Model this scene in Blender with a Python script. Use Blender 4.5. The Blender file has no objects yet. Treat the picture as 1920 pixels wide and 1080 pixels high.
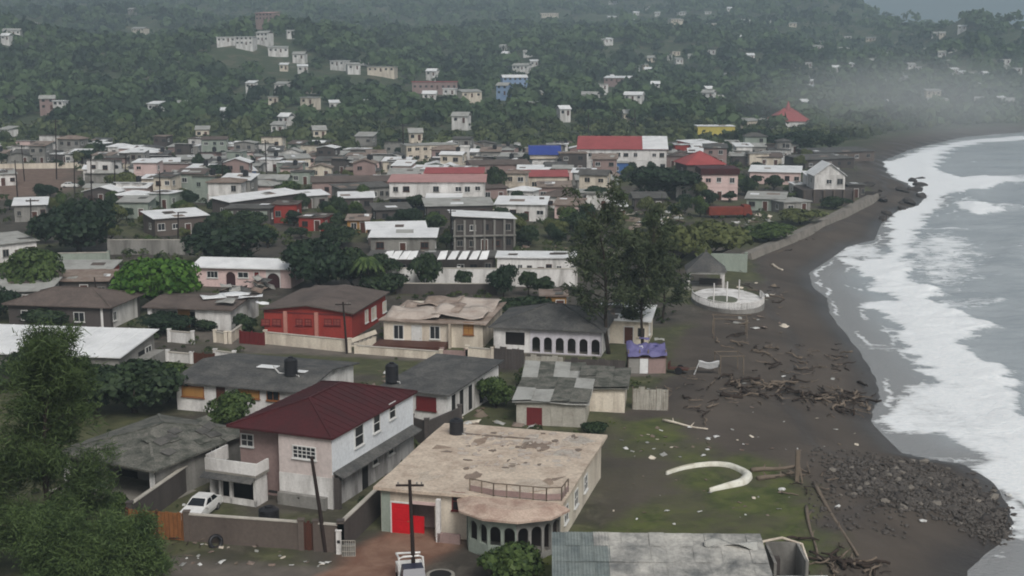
import bpy, math, random
import numpy as np
from mathutils import Vector, Matrix
random.seed(11); rng = np.random.default_rng(11)
sc = bpy.context.scene
COL = sc.collection
# ------------------------------------------------------------------ camera
F = 2400.0                      # focal length in pixels of a 1920 px wide picture
PITCH = math.atan(440.0 / F)
CAMZ = 34.0
cam = bpy.data.objects.new('camera', bpy.data.cameras.new('camera')); COL.objects.link(cam)
cam.location = (0, 0, CAMZ)
cam.rotation_euler = (math.pi / 2 - PITCH, 0, 0)
cam.data.sensor_width = 36.0
cam.data.lens = 36.0 * F / 1920.0
cam.data.clip_start = 1.0
cam.data.clip_end = 20000.0
sc.camera = cam
# ------------------------------------------------------------------ sky, sun, exposure (overcast)
SUN_EL, SUN_AZ = math.radians(46), math.radians(160)   # azimuth from +Y clockwise
w = bpy.data.worlds.new('World'); sc.world = w; w.use_nodes = True
nt = w.node_tree
for n in list(nt.nodes): nt.nodes.remove(n)
sky = nt.nodes.new('ShaderNodeTexSky'); sky.sky_type = 'NISHITA'; sky.sun_disc = False
sky.sun_elevation = SUN_EL; sky.sun_rotation = SUN_AZ
sky.air_density = 1.6; sky.dust_density = 6.0; sky.ozone_density = 1.5
hs = nt.nodes.new('ShaderNodeHueSaturation'); hs.inputs['Saturation'].default_value = 0.30
bg = nt.nodes.new('ShaderNodeBackground'); bg.inputs['Strength'].default_value = 0.06
wo = nt.nodes.new('ShaderNodeOutputWorld')
nt.links.new(sky.outputs[0], hs.inputs['Color']); nt.links.new(hs.outputs[0], bg.inputs['Color'])
nt.links.new(bg.outputs[0], wo.inputs['Surface'])
sun = bpy.data.objects.new('sun', bpy.data.lights.new('sun', 'SUN')); COL.objects.link(sun)
sun.data.energy = 1.45; sun.data.angle = math.radians(22); sun.data.color = (1.0, 0.97, 0.92)
sd = Vector((math.sin(SUN_AZ) * math.cos(SUN_EL), math.cos(SUN_AZ) * math.cos(SUN_EL), math.sin(SUN_EL)))
sun.rotation_euler = (-sd).to_track_quat('-Z', 'Y').to_euler()
sc.view_settings.view_transform = 'Standard'; sc.view_settings.look = 'None'
sc.view_settings.gamma = 1.0; sc.view_settings.use_curve_mapping = False
sc.view_settings.exposure = 0.4
sc.render.engine = 'CYCLES'
sc.cycles.max_bounces = 6; sc.cycles.diffuse_bounces = 2; sc.cycles.glossy_bounces = 2
sc.cycles.transparent_max_bounces = 8; sc.cycles.volume_bounces = 1
sc.cycles.use_denoising = True
sc.cycles.filter_width = 1.9

# ------------------------------------------------------------------ from picture rays to places on the ground
CP, SP = math.cos(PITCH), math.sin(PITCH)
def ray(px, py):
    x = (px - 960.0) / F; y = (540.0 - py) / F
    return Vector((x, CP + y * SP, -SP + y * CP))
def at(px, py, z=0.0):
    d = ray(px, py)
    t = (z - CAMZ) / d.z
    return Vector((d.x * t, d.y * t, z))
def ppm(p):                      # picture pixels per metre at a place
    return F / (p[1] * CP - (p[2] - CAMZ) * SP)
def S(r, g, b):                  # sRGB 0..255 to linear
    f = lambda c: ((c / 255 + 0.055) / 1.055) ** 2.4 if c > 10 else c / 255 / 12.92
    return (f(r), f(g), f(b))

# ------------------------------------------------------------------ materials
MATS = {}
def _nodes(name):
    m = bpy.data.materials.new(name); m.use_nodes = True
    t = m.node_tree
    bs = t.nodes['Principled BSDF']
    return m, t, bs
def N(t, kind, **kw):
    n = t.nodes.new(kind)
    for k, v in kw.items():
        if k.startswith('i_'):
            k = k[2:]
            n.inputs[int(k) if k.isdigit() else k.replace('_', ' ')].default_value = v
        else: setattr(n, k, v)
    return n
def ramp(t, fac, stops):
    r = t.nodes.new('ShaderNodeValToRGB')
    e = r.color_ramp.elements
    while len(e) < len(stops): e.new(0.5)
    for el, (p, c) in zip(e, stops):
        el.position = p
        el.color = (c, c, c, 1) if not hasattr(c, '__len__') else (*c[:3], 1)
    t.links.new(fac, r.inputs[0]); return r.outputs[0]
def mixc(t, fac, a, b, mode='MIX'):
    m = t.nodes.new('ShaderNodeMix'); m.data_type = 'RGBA'; m.blend_type = mode
    for sock, v in ((m.inputs[0], fac), (m.inputs[6], a), (m.inputs[7], b)):
        if isinstance(v, bpy.types.NodeSocket): t.links.new(v, sock)
        elif isinstance(v, (int, float)): sock.default_value = v
        else: sock.default_value = (*v[:3], 1)
    return m.outputs[2]
def noise(t, vec, scale, detail=5, rough=0.6, dist=0.0):
    n = N(t, 'ShaderNodeTexNoise', i_Scale=scale, i_Detail=detail, i_Roughness=rough, i_Distortion=dist)
    if vec is not None: t.links.new(vec, n.inputs['Vector'])
    return n.outputs['Fac']
def objvec(t, scale=(1, 1, 1), local=True):
    tc = t.nodes.new('ShaderNodeTexCoord')
    mp = t.nodes.new('ShaderNodeMapping'); mp.inputs['Scale'].default_value = scale
    t.links.new(tc.outputs['Object'], mp.inputs['Vector'])
    if not local: return mp.outputs[0]
    oi = t.nodes.new('ShaderNodeObjectInfo')
    ad = t.nodes.new('ShaderNodeVectorMath'); ad.operation = 'ADD'
    ml = t.nodes.new('ShaderNodeMath'); ml.operation = 'MULTIPLY'; ml.inputs[1].default_value = 37.0
    t.links.new(oi.outputs['Random'], ml.inputs[0])
    t.links.new(mp.outputs[0], ad.inputs[0]); t.links.new(ml.outputs[0], ad.inputs[1])
    return ad.outputs[0]
def paint(name, base, worn=None, amount=0.5, scale=0.6, rough=0.8, bump=0.15, streak=False, fine=0.12, metal=0.0, ribs=0.0, thresh=0.55, local=True):
    """weathered paint, plaster, sheet or stone: a base colour, worn patches, fine grain; optional rain streaks or sheet ribs"""
    if name in MATS: return MATS[name]
    m, t, bs = _nodes(name)
    worn = worn or tuple(c * 0.6 for c in base)
    v = objvec(t, (1, 1, 0.22) if streak else (1, 1, 1), local)
    big = noise(t, v, scale, 6, 0.62, 0.4)
    f = ramp(t, big, [(max(0, thresh - 0.13), 0.0), (min(1, thresh + 0.13), 1.0)])
    mm = t.nodes.new('ShaderNodeMath'); mm.operation = 'MULTIPLY'; mm.inputs[1].default_value = amount
    t.links.new(f, mm.inputs[0])
    c = mixc(t, mm.outputs[0], base, worn)
    sm = noise(t, objvec(t), scale * 9, 4, 0.7)
    g = ramp(t, sm, [(0.25, 1.0 - fine * 2.2), (0.75, 1.0 + 0.0)])
    c = mixc(t, 1.0, c, g, 'MULTIPLY')
    t.links.new(c, bs.inputs['Base Color'])
    bs.inputs['Roughness'].default_value = rough
    bs.inputs['Metallic'].default_value = metal
    bs.inputs['Specular IOR Level'].default_value = 0.3
    h = sm
    if ribs:
        wv = N(t, 'ShaderNodeTexWave', i_Scale=ribs, wave_type='BANDS', bands_direction='X')
        tc = t.nodes.new('ShaderNodeTexCoord'); t.links.new(tc.outputs['Object'], wv.inputs['Vector'])
        h = wv.outputs['Fac']
    bp = N(t, 'ShaderNodeBump', i_Strength=bump * (2.2 if ribs else 1), i_Distance=0.06)
    t.links.new(h, bp.inputs['Height']); t.links.new(bp.outputs[0], bs.inputs['Normal'])
    MATS[name] = m; return m
def leafmat(name, c1, c2, rough=0.6, trans=0.25):
    if name in MATS: return MATS[name]
    m, t, bs = _nodes(name)
    geo = t.nodes.new('ShaderNodeNewGeometry')
    v = objvec(t)
    n = noise(t, v, 0.55, 3, 0.6)
    r = t.nodes.new('ShaderNodeMath'); r.operation = 'ADD'
    r2 = t.nodes.new('ShaderNodeMath'); r2.operation = 'MULTIPLY'; r2.inputs[1].default_value = 0.55
    t.links.new(geo.outputs['Random Per Island'], r2.inputs[0])
    t.links.new(n, r.inputs[0]); t.links.new(r2.outputs[0], r.inputs[1])
    f = ramp(t, r.outputs[0], [(0.45, 0.0), (1.0, 1.0)])
    c = mixc(t, f, c1, c2)
    t.links.new(c, bs.inputs['Base Color'])
    bs.inputs['Roughness'].default_value = rough
    bs.inputs['Specular IOR Level'].default_value = 0.2
    tr = t.nodes.new('ShaderNodeBsdfTranslucent'); t.links.new(c, tr.inputs['Color'])
    mx = t.nodes.new('ShaderNodeMixShader'); mx.inputs[0].default_value = trans
    out = t.nodes['Material Output']
    t.links.new(bs.outputs[0], mx.inputs[1]); t.links.new(tr.outputs[0], mx.inputs[2]); t.links.new(mx.outputs[0], out.inputs['Surface'])
    MATS[name] = m; return m
def plain(name, c, rough=0.6, metal=0.0, spec=0.4):
    if name in MATS: return MATS[name]
    m, t, bs = _nodes(name)
    f = ramp(t, noise(t, objvec(t), 3.0, 4, 0.6), [(0.3, 0.82), (0.7, 1.0)])
    t.links.new(mixc(t, 1.0, c, f, 'MULTIPLY'), bs.inputs['Base Color'])
    bs.inputs['Roughness'].default_value = rough; bs.inputs['Metallic'].default_value = metal
    bs.inputs['Specular IOR Level'].default_value = spec
    MATS[name] = m; return m

# ------------------------------------------------------------------ mesh builder
class MB:
    def __init__(s): s.v = []; s.f = []; s.m = []
    def add(s, vs, fs, mi=0):
        b = len(s.v); s.v.extend(tuple(p) for p in vs)
        for f in fs: s.f.append(tuple(i + b for i in f)); s.m.append(mi)
        return s
    def box(s, x0, x1, y0, y1, z0, z1, mi=0):
        return s.add([(x0,y0,z0),(x1,y0,z0),(x1,y1,z0),(x0,y1,z0),(x0,y0,z1),(x1,y0,z1),(x1,y1,z1),(x0,y1,z1)],
                     [(0,3,2,1),(4,5,6,7),(0,1,5,4),(1,2,6,5),(2,3,7,6),(3,0,4,7)], mi)
    def bar(s, a, b, w=0.1, h=None, mi=0):
        a, b = Vector(a), Vector(b); h = h or w
        d = (b - a).normalized()
        up = Vector((0, 0, 1)) if abs(d.z) < 0.95 else Vector((1, 0, 0))
        x = d.cross(up).normalized(); y = x.cross(d).normalized()
        vs = [p + x * sx * w / 2 + y * sy * h / 2 for p in (a, b) for sx, sy in ((-1,-1),(1,-1),(1,1),(-1,1))]
        return s.add(vs, [(0,1,2,3),(7,6,5,4),(0,4,5,1),(1,5,6,2),(2,6,7,3),(3,7,4,0)], mi)
    def tube(s, pts, rad, n=7, mi=0, cap=True):
        pts = [Vector(p) for p in pts]; rings = []
        if not hasattr(rad, '__len__'): rad = [rad] * len(pts)
        for i, p in enumerate(pts):
            d = (pts[min(i + 1, len(pts) - 1)] - pts[max(i - 1, 0)]).normalized()
            up = Vector((0, 0, 1)) if abs(d.z) < 0.9 else Vector((1, 0, 0))
            x = d.cross(up).normalized(); y = x.cross(d)
            rings.append([p + (x * math.cos(2*math.pi*k/n) + y * math.sin(2*math.pi*k/n)) * rad[i] for k in range(n)])
        vs = [q for r in rings for q in r]; fs = []
        for i in range(len(pts) - 1):
            for k in range(n):
                fs.append((i*n+k, i*n+(k+1)%n, (i+1)*n+(k+1)%n, (i+1)*n+k))
        if cap: fs.append(tuple(range(n - 1, -1, -1))); fs.append(tuple((len(pts)-1)*n + k for k in range(n)))
        return s.add(vs, fs, mi)
    def prism(s, poly, z0, z1, mi=0):
        n = len(poly)
        vs = [(x, y, z0) for x, y in poly] + [(x, y, z1) for x, y in poly]
        fs = [tuple(range(n - 1, -1, -1)), tuple(range(n, 2 * n))] + [(i, (i+1) % n, n + (i+1) % n, n + i) for i in range(n)]
        return s.add(vs, fs, mi)
    def slab(s, top, th, mi=0):            # a plate with any top polygon, th thick downwards
        n = len(top)
        vs = [tuple(p) for p in top] + [(p[0], p[1], p[2] - th) for p in top]
        fs = [tuple(range(n)), tuple(range(2*n-1, n-1, -1))] + [(i, n + i, n + (i+1) % n, (i+1) % n) for i in range(n)]
        return s.add(vs, fs, mi)
    def lathe(s, prof, n=16, c=(0, 0), mi=0):
        vs = []; fs = []
        for r, z in prof:
            for k in range(n): vs.append((c[0] + r*math.cos(2*math.pi*k/n), c[1] + r*math.sin(2*math.pi*k/n), z))
        for i in range(len(prof) - 1):
            for k in range(n): fs.append((i*n+k, i*n+(k+1)%n, (i+1)*n+(k+1)%n, (i+1)*n+k))
        fs.append(tuple(range(n-1, -1, -1))); fs.append(tuple((len(prof)-1)*n + k for k in range(n)))
        return s.add(vs, fs, mi)
    def grid(s, fn, nu, nv, mi=0, th=0.0):  # a sheet from fn(u,v) in 0..1
        vs = [fn(i/(nu-1), j/(nv-1)) for j in range(nv) for i in range(nu)]
        fs = [(j*nu+i, j*nu+i+1, (j+1)*nu+i+1, (j+1)*nu+i) for j in range(nv-1) for i in range(nu-1)]
        s.add(vs, fs, mi)
        if th:
            s.add([(a, b, c - th) for a, b, c in vs], [tuple(reversed(f)) for f in fs], mi)
            k = len(vs); o = len(s.v) - 2*k
            rim = [i for i in range(nu)] + [j*nu+nu-1 for j in range(1, nv)] + [(nv-1)*nu+i for i in range(nu-2, -1, -1)] + [j*nu for j in range(nv-2, 0, -1)]
            for a, b in zip(rim, rim[1:] + rim[:1]):
                s.f.append((o+a, o+k+a, o+k+b, o+b)); s.m.append(mi)
        return s
    def mesh(s, name, mats, smooth=False):
        me = bpy.data.meshes.new(name); me.from_pydata(s.v, [], s.f)
        for m in (mats if isinstance(mats, (list, tuple)) else [mats]): me.materials.append(m)
        me.polygons.foreach_set('material_index', s.m)
        if smooth: me.polygons.foreach_set('use_smooth', [True] * len(s.f))
        me.update(); return me
    def build(s, name, mats, parent=None, smooth=False, loc=None, rz=0.0):
        return link(name, s.mesh(name, mats, smooth), parent, loc, rz)
def link(name, me, parent=None, loc=None, rz=0.0):
    o = bpy.data.objects.new(name, me); COL.objects.link(o)
    if parent is not None: o.parent = parent
    if loc is not None: o.location = loc
    if rz: o.rotation_euler = (0, 0, rz)
    return o
def tag(o, label=None, cat=None, group=None, kind=None):
    if label: o['label'] = label
    if cat: o['category'] = cat
    if group: o['group'] = group
    if kind: o['kind'] = kind
    return o
def thing(name, label, cat, loc=(0, 0, 0), rz=0.0, group=None):
    o = bpy.data.objects.new(name, None); COL.objects.link(o)
    o.empty_display_size = 0.5
    o.location = loc; o.rotation_euler = (0, 0, rz)
    return tag(o, label, cat, group, 'thing')
def copy_tree(o, parent=None):
    c = o.copy(); COL.objects.link(c); c.parent = parent
    for ch in list(o.children): copy_tree(ch, c)
    return c
def numesh(name, verts, faces, mats, parent=None, smooth=False):
    """big meshes from numpy arrays: verts (n,3), faces (m,k)"""
    me = bpy.data.meshes.new(name)
    n, (m, k) = len(verts), faces.shape
    me.vertices.add(n); me.vertices.foreach_set('co', np.ascontiguousarray(verts, dtype=np.float32).ravel())
    me.loops.add(m * k); me.loops.foreach_set('vertex_index', np.ascontiguousarray(faces, dtype=np.int32).ravel())
    me.polygons.add(m); me.polygons.foreach_set('loop_start', np.arange(0, m * k, k, dtype=np.int32))
    me.polygons.foreach_set('loop_total', np.full(m, k, dtype=np.int32))
    if smooth: me.polygons.foreach_set('use_smooth', np.ones(m, dtype=bool))
    for mm in (mats if isinstance(mats, (list, tuple)) else [mats]): me.materials.append(mm)
    me.update(calc_edges=True)
    o = bpy.data.objects.new(name, me); COL.objects.link(o)
    if parent is not None: o.parent = parent
    return o
# ------------------------------------------------------------------ numpy noise
_perm = rng.random((256, 256))
def vnoise(x, y):
    x = np.asarray(x, float); y = np.asarray(y, float)
    xi = np.floor(x).astype(int); yi = np.floor(y).astype(int)
    fx = x - xi; fy = y - yi
    fx = fx*fx*(3-2*fx); fy = fy*fy*(3-2*fy)
    g = lambda a, b: _perm[a & 255, b & 255]
    return (g(xi,yi)*(1-fx)+g(xi+1,yi)*fx)*(1-fy) + (g(xi,yi+1)*(1-fx)+g(xi+1,yi+1)*fx)*fy
def fbm(x, y, o=4):
    s = 0; a = 0.5; tot = 0
    for k in range(o):
        s = s + a * vnoise(x*2**k + 17.3*k, y*2**k + 5.1*k); tot += a; a *= 0.5
    return s / tot
def sstep(a, b, x):
    t = np.clip((np.asarray(x, float) - a) / (b - a), 0, 1); return t*t*(3-2*t)
# ------------------------------------------------------------------ shoreline and terrain height
SEA = -2.2
_shore_px = [(1740,1300),(1772,1180),(1800,1100),(1822,1062),(1872,1022),(1900,985),(1890,945),(1860,905),(1810,872),(1745,862),
    (1690,850),(1660,822),(1634,795),(1636,770),(1650,745),(1641,708),(1612,660),(1574,612),(1556,590),(1551,560),(1524,540),
    (1517,512),(1560,484),(1590,462),(1640,450),(1652,420),(1682,396),(1722,385),(1733,371),(1702,345),(1664,332),(1650,303),
    (1700,281),(1745,270),(1800,257),(1920,247)]
SHORE = [tuple(at(px, py, SEA)[:2]) for px, py in _shore_px]
SHORE = np.array(SHORE + [(360, 606), (520, 640), (900, 760), (2500, 900)])
SEA_POLY = np.vstack([SHORE, [(6000, 900), (6000, -300), (SHORE[0][0] - 6, -300)]])
def inside(poly, x, y):
    x = np.asarray(x, float); y = np.asarray(y, float); r = np.zeros(x.shape, bool)
    P = np.asarray(poly, float)
    for (x0, y0), (x1, y1) in zip(P, np.roll(P, -1, 0)):
        if y0 == y1: continue
        c = ((y0 > y) != (y1 > y)) & (x < (x1-x0)*(y-y0)/(y1-y0)+x0); r ^= c
    return r
def seg_dist(poly, x, y, closed=False):
    P = np.asarray(poly, float); Q = np.roll(P, -1, 0) if closed else P[1:]
    P0 = P if closed else P[:-1]
    best = np.full(np.shape(x), 1e9)
    for a, b in zip(P0, Q):
        ab = b - a; L = max(ab @ ab, 1e-9)
        t = np.clip(((x-a[0])*ab[0] + (y-a[1])*ab[1]) / L, 0, 1)
        best = np.minimum(best, np.hypot(x - a[0] - t*ab[0], y - a[1] - t*ab[1]))
    return best
def shore_d(x, y):               # metres inland (+) or out to sea (-)
    d = seg_dist(SHORE, x, y)
    return np.where(inside(SEA_POLY, x, y), -d, d)
_cols = {  # bearing (picture column) : heights of the hills by distance
    -900: [(470,0),(700,16),(900,45),(1150,70),(1500,75),(1900,130),(2700,260),(3600,420)],
    0:    [(470,0),(600,1),(800,18),(1000,54),(1200,42),(1800,92),(2700,215),(3600,380)],
    480:  [(470,0),(600,3),(800,18),(1000,45),(1200,38),(1800,80),(2700,215),(3600,380)],
    960:  [(470,0),(600,4),(800,11),(1100,27),(1500,46),(2000,92),(2700,215),(3600,380)],
    1300: [(500,0),(650,4),(900,10),(1200,30),(2000,92),(2700,190),(3600,330)],
    1540: [(520,0),(700,2),(900,6),(1200,26),(1600,62),(2000,114),(2400,110),(3000,120)],
    1680: [(600,0),(800,2),(1000,9),(1400,41),(1700,64),(2200,30),(3000,60)],
    1830: [(650,0),(800,4),(1000,18),(1300,62),(1600,40),(2200,20),(3000,40)],
    1920: [(650,0),(800,2),(1000,14),(1300,54),(1600,30),(2200,20),(3000,40)],
    2600: [(650,0),(800,1),(1000,5),(1300,20),(1600,20),(2200,10),(3000,20)],
}
_dg = np.arange(400, 3601, 25.0)
_cu = np.array([(c - 960) / F for c in _cols])
_ct = np.array([np.interp(_dg, *zip(*v)) for v in _cols.values()])
_k = np.exp(-0.5*(np.arange(-6, 7)/2.4)**2); _k /= _k.sum()
_ct = np.array([np.convolve(np.pad(r, 6, mode='edge'), _k, 'valid') for r in _ct])
def hills(x, y):
    u = np.clip(x / np.maximum(y, 1.0), _cu[0], _cu[-1]); D = np.clip(y, 400, 3600)
    i = np.clip(np.searchsorted(_cu, u, side='right') - 1, 0, len(_cu) - 2)
    t = (u - _cu[i]) / (_cu[i+1] - _cu[i]); t = t*t*(3-2*t)
    j = np.clip(((D - 400) / 25).astype(int), 0, len(_dg) - 2); s = (D - 400) / 25 - j
    z = (_ct[i, j]*(1-s)+_ct[i, j+1]*s)*(1-t) + (_ct[i+1, j]*(1-s)+_ct[i+1, j+1]*s)*t
    fold = np.abs(fbm(x/190.0 + y/600.0, y/320.0, 4) - 0.5) * 2
    rough = sstep(560, 1000, y) * ((fbm(x/120.0, y/120.0, 4) - 0.5) * 16 + (0.35 - fold) * 44) * sstep(2, 34, z)
    return np.maximum(z + rough, 0)
def tz(x, y):
    x = np.asarray(x, float); y = np.asarray(y, float)
    d = shore_d(x, y)
    wid = 15.0
    land = SEA * (1 - sstep(0, 1, np.clip(d, 0, wid) / wid * 0.5 + 0.5) * 2 + 1)   # steep at the edge, flat on top
    land = SEA * (1 - np.sin(np.clip(d / wid, 0, 1) * math.pi / 2))
    sea = SEA - np.minimum(3.5, 0.07 * np.abs(d))
    bumps = (fbm(x/6.0, y/6.0, 3) - 0.5) * 0.14
    return np.where(d > 0, land + hills(x, y) * sstep(0, 60, d) + bumps*sstep(1, 6, d), sea)
def tz1(x, y): return float(tz(np.array([x]), np.array([y]))[0])
_ts = np.concatenate([np.arange(60, 300, 0.5), np.arange(300, 900, 1.5), np.arange(900, 3600, 4.0)])
def on(px, py):                  # where a picture ray first meets the terrain
    d = ray(px, py)
    X = d.x * _ts; Y = d.y * _ts; Z = CAMZ + d.z * _ts
    if Z.min() < 1.0 and Y[np.argmax(Z < 1.0)] < 430:       # flat town: exact
        p = at(px, py, 0.0)
        for _ in range(5): p = at(px, py, min(tz1(p.x, p.y), 3))
        return p
    below = Z < tz(X, Y)
    k = int(np.argmax(below)) if below.any() else len(_ts) - 1
    return Vector((X[k], Y[k], float(tz(X[k:k+1], Y[k:k+1])[0])))
# ------------------------------------------------------------------ terrain sheet
ys = np.concatenate([np.arange(40, 290, 0.85), np.geomspace(291, 4200, 260)])
xs = np.concatenate([-np.geomspace(2600, 90, 70), np.arange(-89, 110, 0.9), np.geomspace(111, 2600, 75)])
GX, GY = np.meshgrid(xs, ys); gx, gy = GX.ravel(), GY.ravel()
gz = tz(gx, gy)
nx, ny = len(xs), len(ys)
_GZ = gz.reshape(ny, nx)
def tz1(x, y):                   # height of the finished sheet at one place
    i = min(max(int(np.searchsorted(xs, x)) - 1, 0), nx - 2); j = min(max(int(np.searchsorted(ys, y)) - 1, 0), ny - 2)
    s = min(max((x - xs[i]) / (xs[i+1] - xs[i]), 0), 1); t = min(max((y - ys[j]) / (ys[j+1] - ys[j]), 0), 1)
    return float((_GZ[j, i]*(1-s) + _GZ[j, i+1]*s)*(1-t) + (_GZ[j+1, i]*(1-s) + _GZ[j+1, i+1]*s)*t)
ii = np.arange(nx*ny).reshape(ny, nx)
quads = np.stack([ii[:-1,:-1], ii[:-1,1:], ii[1:,1:], ii[1:,:-1]], -1).reshape(-1, 4)
# where the ground is grass, wet brown drive, asphalt, beach
def gp(pts): return np.array([at(a, b, 0)[:2] for a, b in pts])
LAWN = gp([(1128,792),(1235,785),(1330,842),(1420,862),(1500,912),(1535,960),(1560,1080),(1500,1200),(990,1200),(1010,1060),(1060,975),(1095,880)])
MUD = gp([(1085,880),(1120,840),(1240,860),(1290,900),(1240,950),(1160,985),(1070,985)])
DRIVE = gp([(640,1050),(735,988),(860,990),(850,1030),(790,1060),(720,1200),(520,1200),(590,1090)])
ROAD1 = gp([(300,1046),(560,1062),(760,1072),(1010,1110),(1010,1250),(150,1250),(150,1120)])
ROAD2 = gp([(330,628),(470,662),(690,672),(900,684),(1180,706),(1250,706),(1180,690),(920,668),(660,660),(480,640),(420,618)])
BARE = gp([(-60,318),(140,316),(150,352),(60,372),(-60,380)])
YARD = gp([(1060,985),(1110,975),(1000,1010),(960,1040),(850,1030),(880,1005)])
dsh = shore_d(gx, gy)
def soft(poly, w):
    d = seg_dist(poly, gx, gy, True); s = np.where(inside(poly, gx, gy), d, -d)
    return sstep(-w, w, s + (fbm(gx/2.2, gy/2.2, 3) - 0.5) * 3.2 * w)
town_side = gp([(1180,1300),(1120,800),(1190,760),(1255,700),(1260,640),(1310,590),(1440,560),(1405,470),(1640,366),(1600,300),(1640,285),(1650,270),(1500,255),(-3000,255),(-3000,1300)])
sand = 1 - soft(town_side, 1.2)
sand = np.where(gy > 560, np.minimum(sand, sstep(16, 5, dsh)), sand)
m_lawn = soft(LAWN, 1.6) * (1 - 0.85*soft(MUD, 1.6))
m_drive = np.maximum(soft(DRIVE, 0.6), 0.55*soft(BARE, 2.0))
m_road = np.maximum(np.maximum(soft(ROAD1, 0.5), soft(ROAD2, 0.5)), soft(BARE, 2.0))
m_hill = sstep(430, 480, gy) * sstep(6, 25, dsh)
# weeds between the houses
m_weed = (1 - sand) * sstep(0.44, 0.56, fbm(gx/14.0, gy/14.0, 3)) * (1 - m_road) * (1 - m_drive)
m_lawn = m_lawn * (1 - 0.5*sstep(.52, .68, fbm(gx/4.5+9, gy/4.5, 4)))
m_grass = np.clip(np.maximum(m_lawn, m_weed * 0.55 * (gy < 440)), 0, 1)
m_wet = sstep(4.5, 0.3, np.abs(dsh)) * (dsh > -30)
m_wet = np.maximum(m_wet, 0.55 * sstep(1.4, 0.3, np.abs(dsh - 8.5 - 4*(fbm(gx/12.0, gy/12.0, 3)-.5))) * sand)
m, t, bs = _nodes('ground_earth')
a1 = N(t, 'ShaderNodeAttribute', attribute_name='cover'); a2 = N(t, 'ShaderNodeAttribute', attribute_name='cover_two')
s1 = t.nodes.new('ShaderNodeSeparateColor'); s2 = t.nodes.new('ShaderNodeSeparateColor')
t.links.new(a1.outputs['Color'], s1.inputs[0]); t.links.new(a2.outputs['Color'], s2.inputs[0])
tc = t.nodes.new('ShaderNodeTexCoord'); ov = tc.outputs['Object']
nb = noise(t, ov, 0.12, 6, 0.6); nf = noise(t, ov, 1.6, 6, 0.7); nm = noise(t, ov, 0.5, 5, 0.6, 0.6)
earth = mixc(t, ramp(t, nb, [(0.35, 0.0), (0.65, 1.0)]), S(54,50,45), S(78,73,66))
earth = mixc(t, ramp(t, nm, [(0.5, 0.0), (0.7, 0.6)]), earth, S(104,98,90))
sandc = mixc(t, ramp(t, nb, [(0.35, 0.0), (0.7, 1.0)]), S(74,67,61), S(88,80,73))
sandc = mixc(t, ramp(t, nm, [(0.55, 0.0), (0.75, 0.4)]), sandc, S(60,54,50))
sandc = mixc(t, ramp(t, noise(t, ov, 0.045, 6, 0.65, 0.8), [(0.48, 0.0), (0.62, 0.55)]), sandc, S(56,51,48))
grass = mixc(t, ramp(t, nm, [(0.35, 0.0), (0.68, 1.0)]), S(60,70,34), S(92,98,52))
grass = mixc(t, ramp(t, nf, [(0.52, 0.0), (0.7, 0.75)]), grass, S(92,84,68))
road = mixc(t, ramp(t, nm, [(0.4, 0.0), (0.7, 1.0)]), S(92,86,80), S(110,103,95))
drive = mixc(t, ramp(t, nm, [(0.4, 0.0), (0.66, 1.0)]), S(112,82,68), S(136,108,92))
wood = mixc(t, ramp(t, nf, [(0.35, 0.0), (0.7, 1.0)]), S(44,58,38), S(74,84,56))
wood = mixc(t, ramp(t, nb, [(0.5, 0.0), (0.68, 0.8)]), wood, S(104,96,80))
c = mixc(t, s1.outputs[0], earth, sandc)
c = mixc(t, s1.outputs[1], c, grass)
c = mixc(t, s2.outputs[0], c, road)
c = mixc(t, s1.outputs[2], c, drive)
c = mixc(t, s2.outputs[1], c, wood)
wetc = mixc(t, 1.0, c, (0.72, 0.74, 0.78), 'MULTIPLY')
c = mixc(t, s2.outputs[2], c, wetc)
t.links.new(c, bs.inputs['Base Color'])
rr = t.nodes.new('ShaderNodeMapRange'); rr.inputs[3].default_value = 0.92; rr.inputs[4].default_value = 0.35
t.links.new(s2.outputs[2], rr.inputs[0]); t.links.new(rr.outputs[0], bs.inputs['Roughness'])
bs.inputs['Specular IOR Level'].default_value = 0.35
bp = N(t, 'ShaderNodeBump', i_Strength=0.45, i_Distance=0.25)
t.links.new(nf, bp.inputs['Height']); t.links.new(bp.outputs[0], bs.inputs['Normal'])
GROUND_MAT = m
ground = numesh('ground', np.stack([gx, gy, gz], 1), quads, GROUND_MAT, smooth=True)
for nm_, ch in (('cover', (sand, m_grass, m_drive)), ('cover_two', (m_road, m_hill, m_wet))):
    at_ = ground.data.color_attributes.new(nm_, 'FLOAT_COLOR', 'POINT')
    at_.data.foreach_set('color', np.stack([*[np.asarray(q, float) for q in ch], np.ones(len(gx))], 1).astype(np.float32).ravel())
tag(ground, 'dark earth, sand and hill ground of the coastal town', kind='structure')
# far mountain behind everything
def far_ridge(u, v):
    x = -3200 + u * 7400
    zz = (430 + 120 * math.sin(u * 7.0 + 1.0) + 60 * math.sin(u * 19.0)) * math.sin(v * math.pi)
    return (x, 4600 + v * 1800, zz * (0.75 + 0.25 * math.sin(u * 31 + v * 9)) - 5)
mt = MB().grid(far_ridge, 90, 20)
mo = mt.build('mountain', paint('mountain_woods', S(58,72,62), S(74,84,70), 0.8, 0.004, 0.95, 0.0), smooth=True); tag(mo, kind='structure')

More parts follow.
